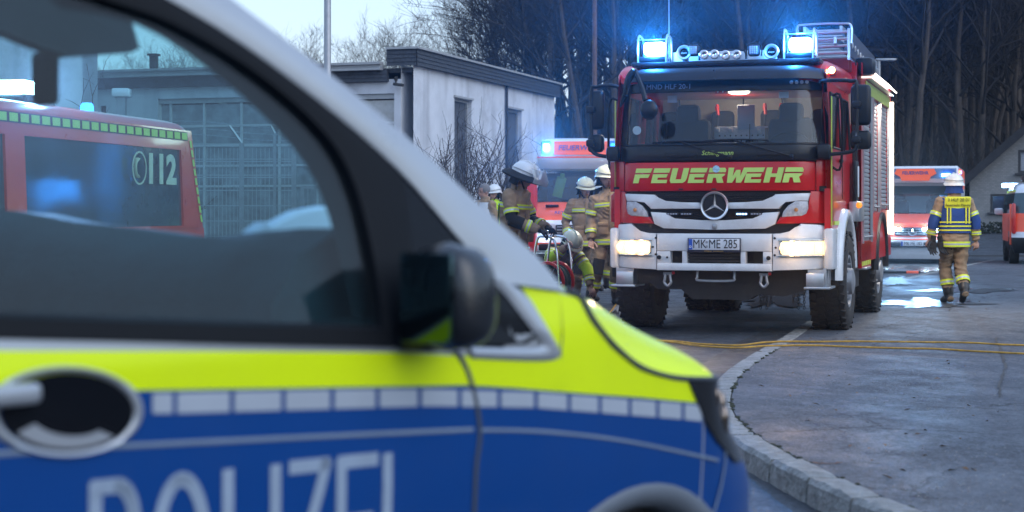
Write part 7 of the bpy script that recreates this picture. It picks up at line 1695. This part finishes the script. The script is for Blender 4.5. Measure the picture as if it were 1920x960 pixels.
# crouching firefighter in yellow vest at the reel
person('crouching firefighter in hi vis vest bent over the red hose reel', (wp(1046, 20.6), 20.6, 0), 28, dict(pel=(0, .22, .46), chest=(.0, -.02, .72), neck=(.02, -.20, .88), head=(.03, -.32, .96), look=(0, -.75, -.7), sR=(.20, -.12, .84), sL=(-.18, -.14, .84), eR=(.28, -.30, .62), eL=(-.26, -.30, .76), wR=(.26, -.42, .40), wL=(-.16, -.46, .92),
       hR=(.10, .2, .44), hL=(-.10, .2, .44), kR=(.18, -.18, .46), kL=(-.16, -.10, .20), aR=(.16, -.05, .09), aL=(-.14, .30, .12), tR=(.18, -.24, .04), tL=(-.14, .22, .04)), helmet='fold', jacket=M_turn, hem=.86, curl=(40, 60), palm=((0, 0, 1), (0, 0, 1)), knee=False, vest=True, forearm=M_hivis, armband=(.1, .45), sc=.92)
# two standing beside the fire engine
person('firefighter in cream helmet looking down standing left of the pair by the fire engine', (wp(1097, 24.0), 24.0, 0), 6, dict(head=(0, -.05, 1.62), look=(.10, -1, -.22), eL=(-.28, .05, 1.14), wL=(-.25, -.12, .92), eR=(.28, .06, 1.13), wR=(.22, -.10, .90), kR=(.11, -.05, .50), aR=(.12, .05, .10)), helmet='fold', curl=(30, 30), sc=.985)
person('tall firefighter half hidden by the fire engine bumper, one bare hand hanging', (wp(1139, 22.4), 22.4, 0), 14, dict(look=(.05, -1, -.08), head=(-.03, -.03, 1.64), sL=(-.165, .0, 1.36), eL=(-.22, .0, 1.11), wL=(-.25, -.10, .87), kL=(-.17, -.10, .52), aL=(-.24, -.02, .10), tL=(-.28, -.22, .04), kR=(.12, .0, .5), aR=(.16, .12, .10), tR=(.2, -.06, .04)), helmet='cream', curl=(25, 25), sc=1.045)
person('firefighter whose white helmet and profile show between the two helmeted colleagues', (wp(1129, 27.2), 27.2, 0), 35, dict(look=(.6, -1, -.1)), helmet='white', sc=1.01)
# two further back on the left
o, j, M_ = person('grey haired bareheaded man in a white vest near the workshop shrubs', (wp(909, 29.5), 29.5, 0), -50, dict(look=(-.2, -1, -.15)), helmet='hair', jacket=M_turn, bands=False, knee=False, skirt=False, trousers=M_blk)
person('firefighter with white helmet just behind the grey haired man', (wp(927, 31.0), 31.0, 0), -30, dict(look=(-.1, -1, -.1)), helmet='white', jacket=M_hivis, sc=.99)
# walking away on the right
wk = person('firefighter in a blue lettered vest walking away with gloves in hand', (wp(1789, 23.1), 23.1, 0), 184, dict(look=(.0, -1, .0), eR=(.29, .02, 1.15), wR=(.33, -.04, .90), eL=(-.28, .04, 1.15), wL=(-.30, .02, .88), hR=(.085, 0, .90), kR=(.085, -.12, .50), aR=(.06, -.04, .11), tR=(.08, -.23, .05), kL=(-.08, .04, .50), aL=(-.065, .24, .19), tL=(-.08, .10, .06)), helmet='blue', curl=(35, 35), sc=1.0, forearm=M_navyc)[0]
def vest_shell(o, m, z0, z1, front=False, hw_=.222, dp=.175):
    t = MB(); rows = []
    for k in range(9):
        f = k / 8; z = lerp(z0, z1, f); w = hw_ * (1 - .12 * max(0, f - .7) / .3); d_ = dp * (1 - .25 * max(0, f - .6) / .4)
        rows.append([Vector((math.copysign(abs(math.cos(a)) ** .8, math.cos(a)) * w, math.copysign(abs(math.sin(a)) ** .85, math.sin(a)) * d_, z)) for a in [2 * math.pi * q / 28 for q in range(29)]])
    t.grid(rows); return t.build('vest', m, o, smooth=60)
v = vest_shell(wk, M_navyc, .98, 1.46); vest_shell(o, M_vestw, 1.0, 1.44, hw_=.215, dp=.165)
M_ylp = mat('vest_yellow_panel', (.66, .66, .04), .6, var=.05)
yb_ = .178; t = MB(); t.rbox((0, yb_ - .030, 1.40), (.36, .045, .155), .012, rot=rotm(-10)); pn = t.build('name_panel', M_ylp, v)
text('panel_lettering', '3 HLF 20 01', M_ptext, pn, (0, yb_ + .012, 1.432), rot=(100, 0, 180), size=.062); text('panel_lettering', 'Feuerwehr Menden', M_ptext, pn, (0, yb_ + .004, 1.362), rot=(98, 0, 180), size=.045)
for x in (-.13, .13):
    for dx in (-.022, .022): t = MB(); t.box((x + dx, .172, 1.22), (.016, .012, .22)); t.build('vest_stripe', M_ylp, v, smooth=0)
for z in (1.02, 1.075, 1.13):
    t = MB(); rows = [[Vector((math.copysign(abs(math.cos(a)) ** .8, math.cos(a)) * .228, math.copysign(abs(math.sin(a)) ** .85, math.sin(a)) * .181, z + dz)) for a in [2 * math.pi * q / 28 for q in range(29)]] for dz in (-.010, .010)]; t.grid(rows); t.build('vest_stripe', M_ylp, v, smooth=60)
gl = thing('glove_pair', 'pair of black gloves carried by the firefighter walking away', 'gloves', (wp(1757, 23.0), 23.0, 0), 0)
for dx, a in ((-.05, 8), (.04, -14)):
    h_ = bpy.data.objects.new('glove', hand_mesh(M_blk, 20, 1 if dx > 0 else -1)); C.objects.link(h_); h_.parent = gl; h_.location = (dx, 0, .90); h_.scale = (1.5, 1.6, 1.5); h_.rotation_euler = (0, R(a), R(20))
# hose reel with chrome frame
rp = Vector((wp(1036, 19.9), 19.9, 0)); rl = thing('hose_reel', 'portable hose reel with red rim and chrome tube frame in front of the crouching firefighter', 'hose reel', rp, -30)
t = MB(); t.lathe([(.225, -.02), (.255, -.02), (.262, 0), (.255, .02), (.225, .02)], (0, -.14, .46), 'y', 40); t.build('rim', mat('reel_red', (.6, .02, .015), .35, coat=.4), rl)
t = MB(); t.lathe([(.225, -.02), (.255, -.02), (.262, 0), (.255, .02), (.225, .02)], (0, .14, .46), 'y', 40); t.build('rim', mat('reel_red', (.6, .02, .015), .35, coat=.4), rl)
t = MB(); t.lathe([(.0, -.13), (.10, -.13), (.10, .13), (0, .13)], (0, 0, .46), 'y', 24); t.build('drum', M_black, rl)
for k in range(5): t = MB(); t.tube([(.205 * math.cos(a) * (1 - .05 * (k % 2)), -.10 + .05 * k, .46 + .205 * math.sin(a) * (1 - .05 * (k % 2))) for a in [2 * math.pi * q / 28 for q in range(28)]], .024, 6, closed=True); t.build('hose_coil', mat('hose_dark', (.03, .05, .03), .7), rl)
for sy in (-1, 1):
    t = MB(); t.tube(smooth_path([(-.24, sy * .19, .02), (-.20, sy * .19, .5), (-.14, sy * .19, .96), (-.04, sy * .18, 1.03), (.10, sy * .18, 1.00), (.17, sy * .19, .85), (.20, sy * .19, .5), (.24, sy * .19, .02)], 5), .017, 8); t.build('frame', M_chrome, rl)
t = MB(); t.tube([(-.04, -.18, 1.03), (-.04, .18, 1.03)], .017, 8); t.build('handle_bar', M_chrome, rl)
for k in range(6):
    a = R(60 * k); t = MB(); t.tube([(.10 * math.cos(a), -.14, .46 + .10 * math.sin(a)), (.23 * math.cos(a), -.14, .46 + .23 * math.sin(a))], .010, 5); t.build('spoke', M_chrome, rl)
rl.scale = (.88, .88, .95)
# yellow lines across the pavement, a hose behind the front wheel
M_hose = mat('yellow_hose', (.46, .25, .03), .7, var=.35, vs=14, dirt=.6, dcol=(.12, .08, .04))
def lay(name, label, px, rr=.009):
    P = [pg(*p) + Vector((0, 0, rr + .004)) for p in px]; t = MB(); Q = smooth_path(P, 14); Q = [q + Vector((0, .05 * noise.noise(q * 1.3) + .02 * noise.noise(q * 5), max(0, .010 * noise.noise(q * 2)))) for q in Q]; t.tube(Q, rr, 7); tag(t.build(name, M_hose), label, 'hose')
lay('yellow_hose', 'upper of the two thin yellow hoses lying across the pavement', [(1232, 641), (1272, 643), (1320, 648), (1385, 650), (1440, 644), (1500, 643), (1640, 643), (1760, 645), (1930, 650)])
lay('yellow_hose', 'lower of the two thin yellow hoses lying across the pavement', [(1230, 643), (1272, 646), (1320, 652), (1385, 655), (1440, 651), (1520, 651), (1640, 654), (1760, 658), (1930, 667)])
lay('yellow_hose', 'thin hose running from the firefighters toward the left front wheel', [(1135, 600), (1160, 565), (1172, 540), (1210, 530)], .010)
# ================================================================== unseen hedge added behind the camera to darken what glass and paint mirror
rnd = random.Random(21)
t = MB()
for i in range(7000):
    a = R(rnd.uniform(-130, 32)); d = rnd.uniform(20, 23); x, y = 3 + d * math.cos(a), 2 + d * math.sin(a); z = rnd.uniform(0, 3.4); r = rnd.uniform(.10, .28)
    t.ball((x, y, z), r, 4, 3, sc=(1, 1, .8))
t.build('unseen_hedge', mat('dark_hedge', (.02, .026, .018), .9, var=.4), smooth=0, kind='stuff')
# ------------------------------------------------------------------ thin haze added so the lit lamps show halos
HAZE = 0.00024
m = bpy.data.materials.new('halo_haze'); m.use_nodes = True; n = m.node_tree.nodes; n.clear()
pv = n.new('ShaderNodeVolumePrincipled'); pv.inputs['Density'].default_value = HAZE; pv.inputs['Color'].default_value = (.90, .94, 1, 1); pv.inputs['Anisotropy'].default_value = .90
o_ = n.new('ShaderNodeOutputMaterial'); m.node_tree.links.new(pv.outputs[0], o_.inputs['Volume'])
t = MB(); t.box((0, 90, 22), (420, 260, 50)); h = t.build('haze', m, smooth=0); h['kind'] = 'stuff'
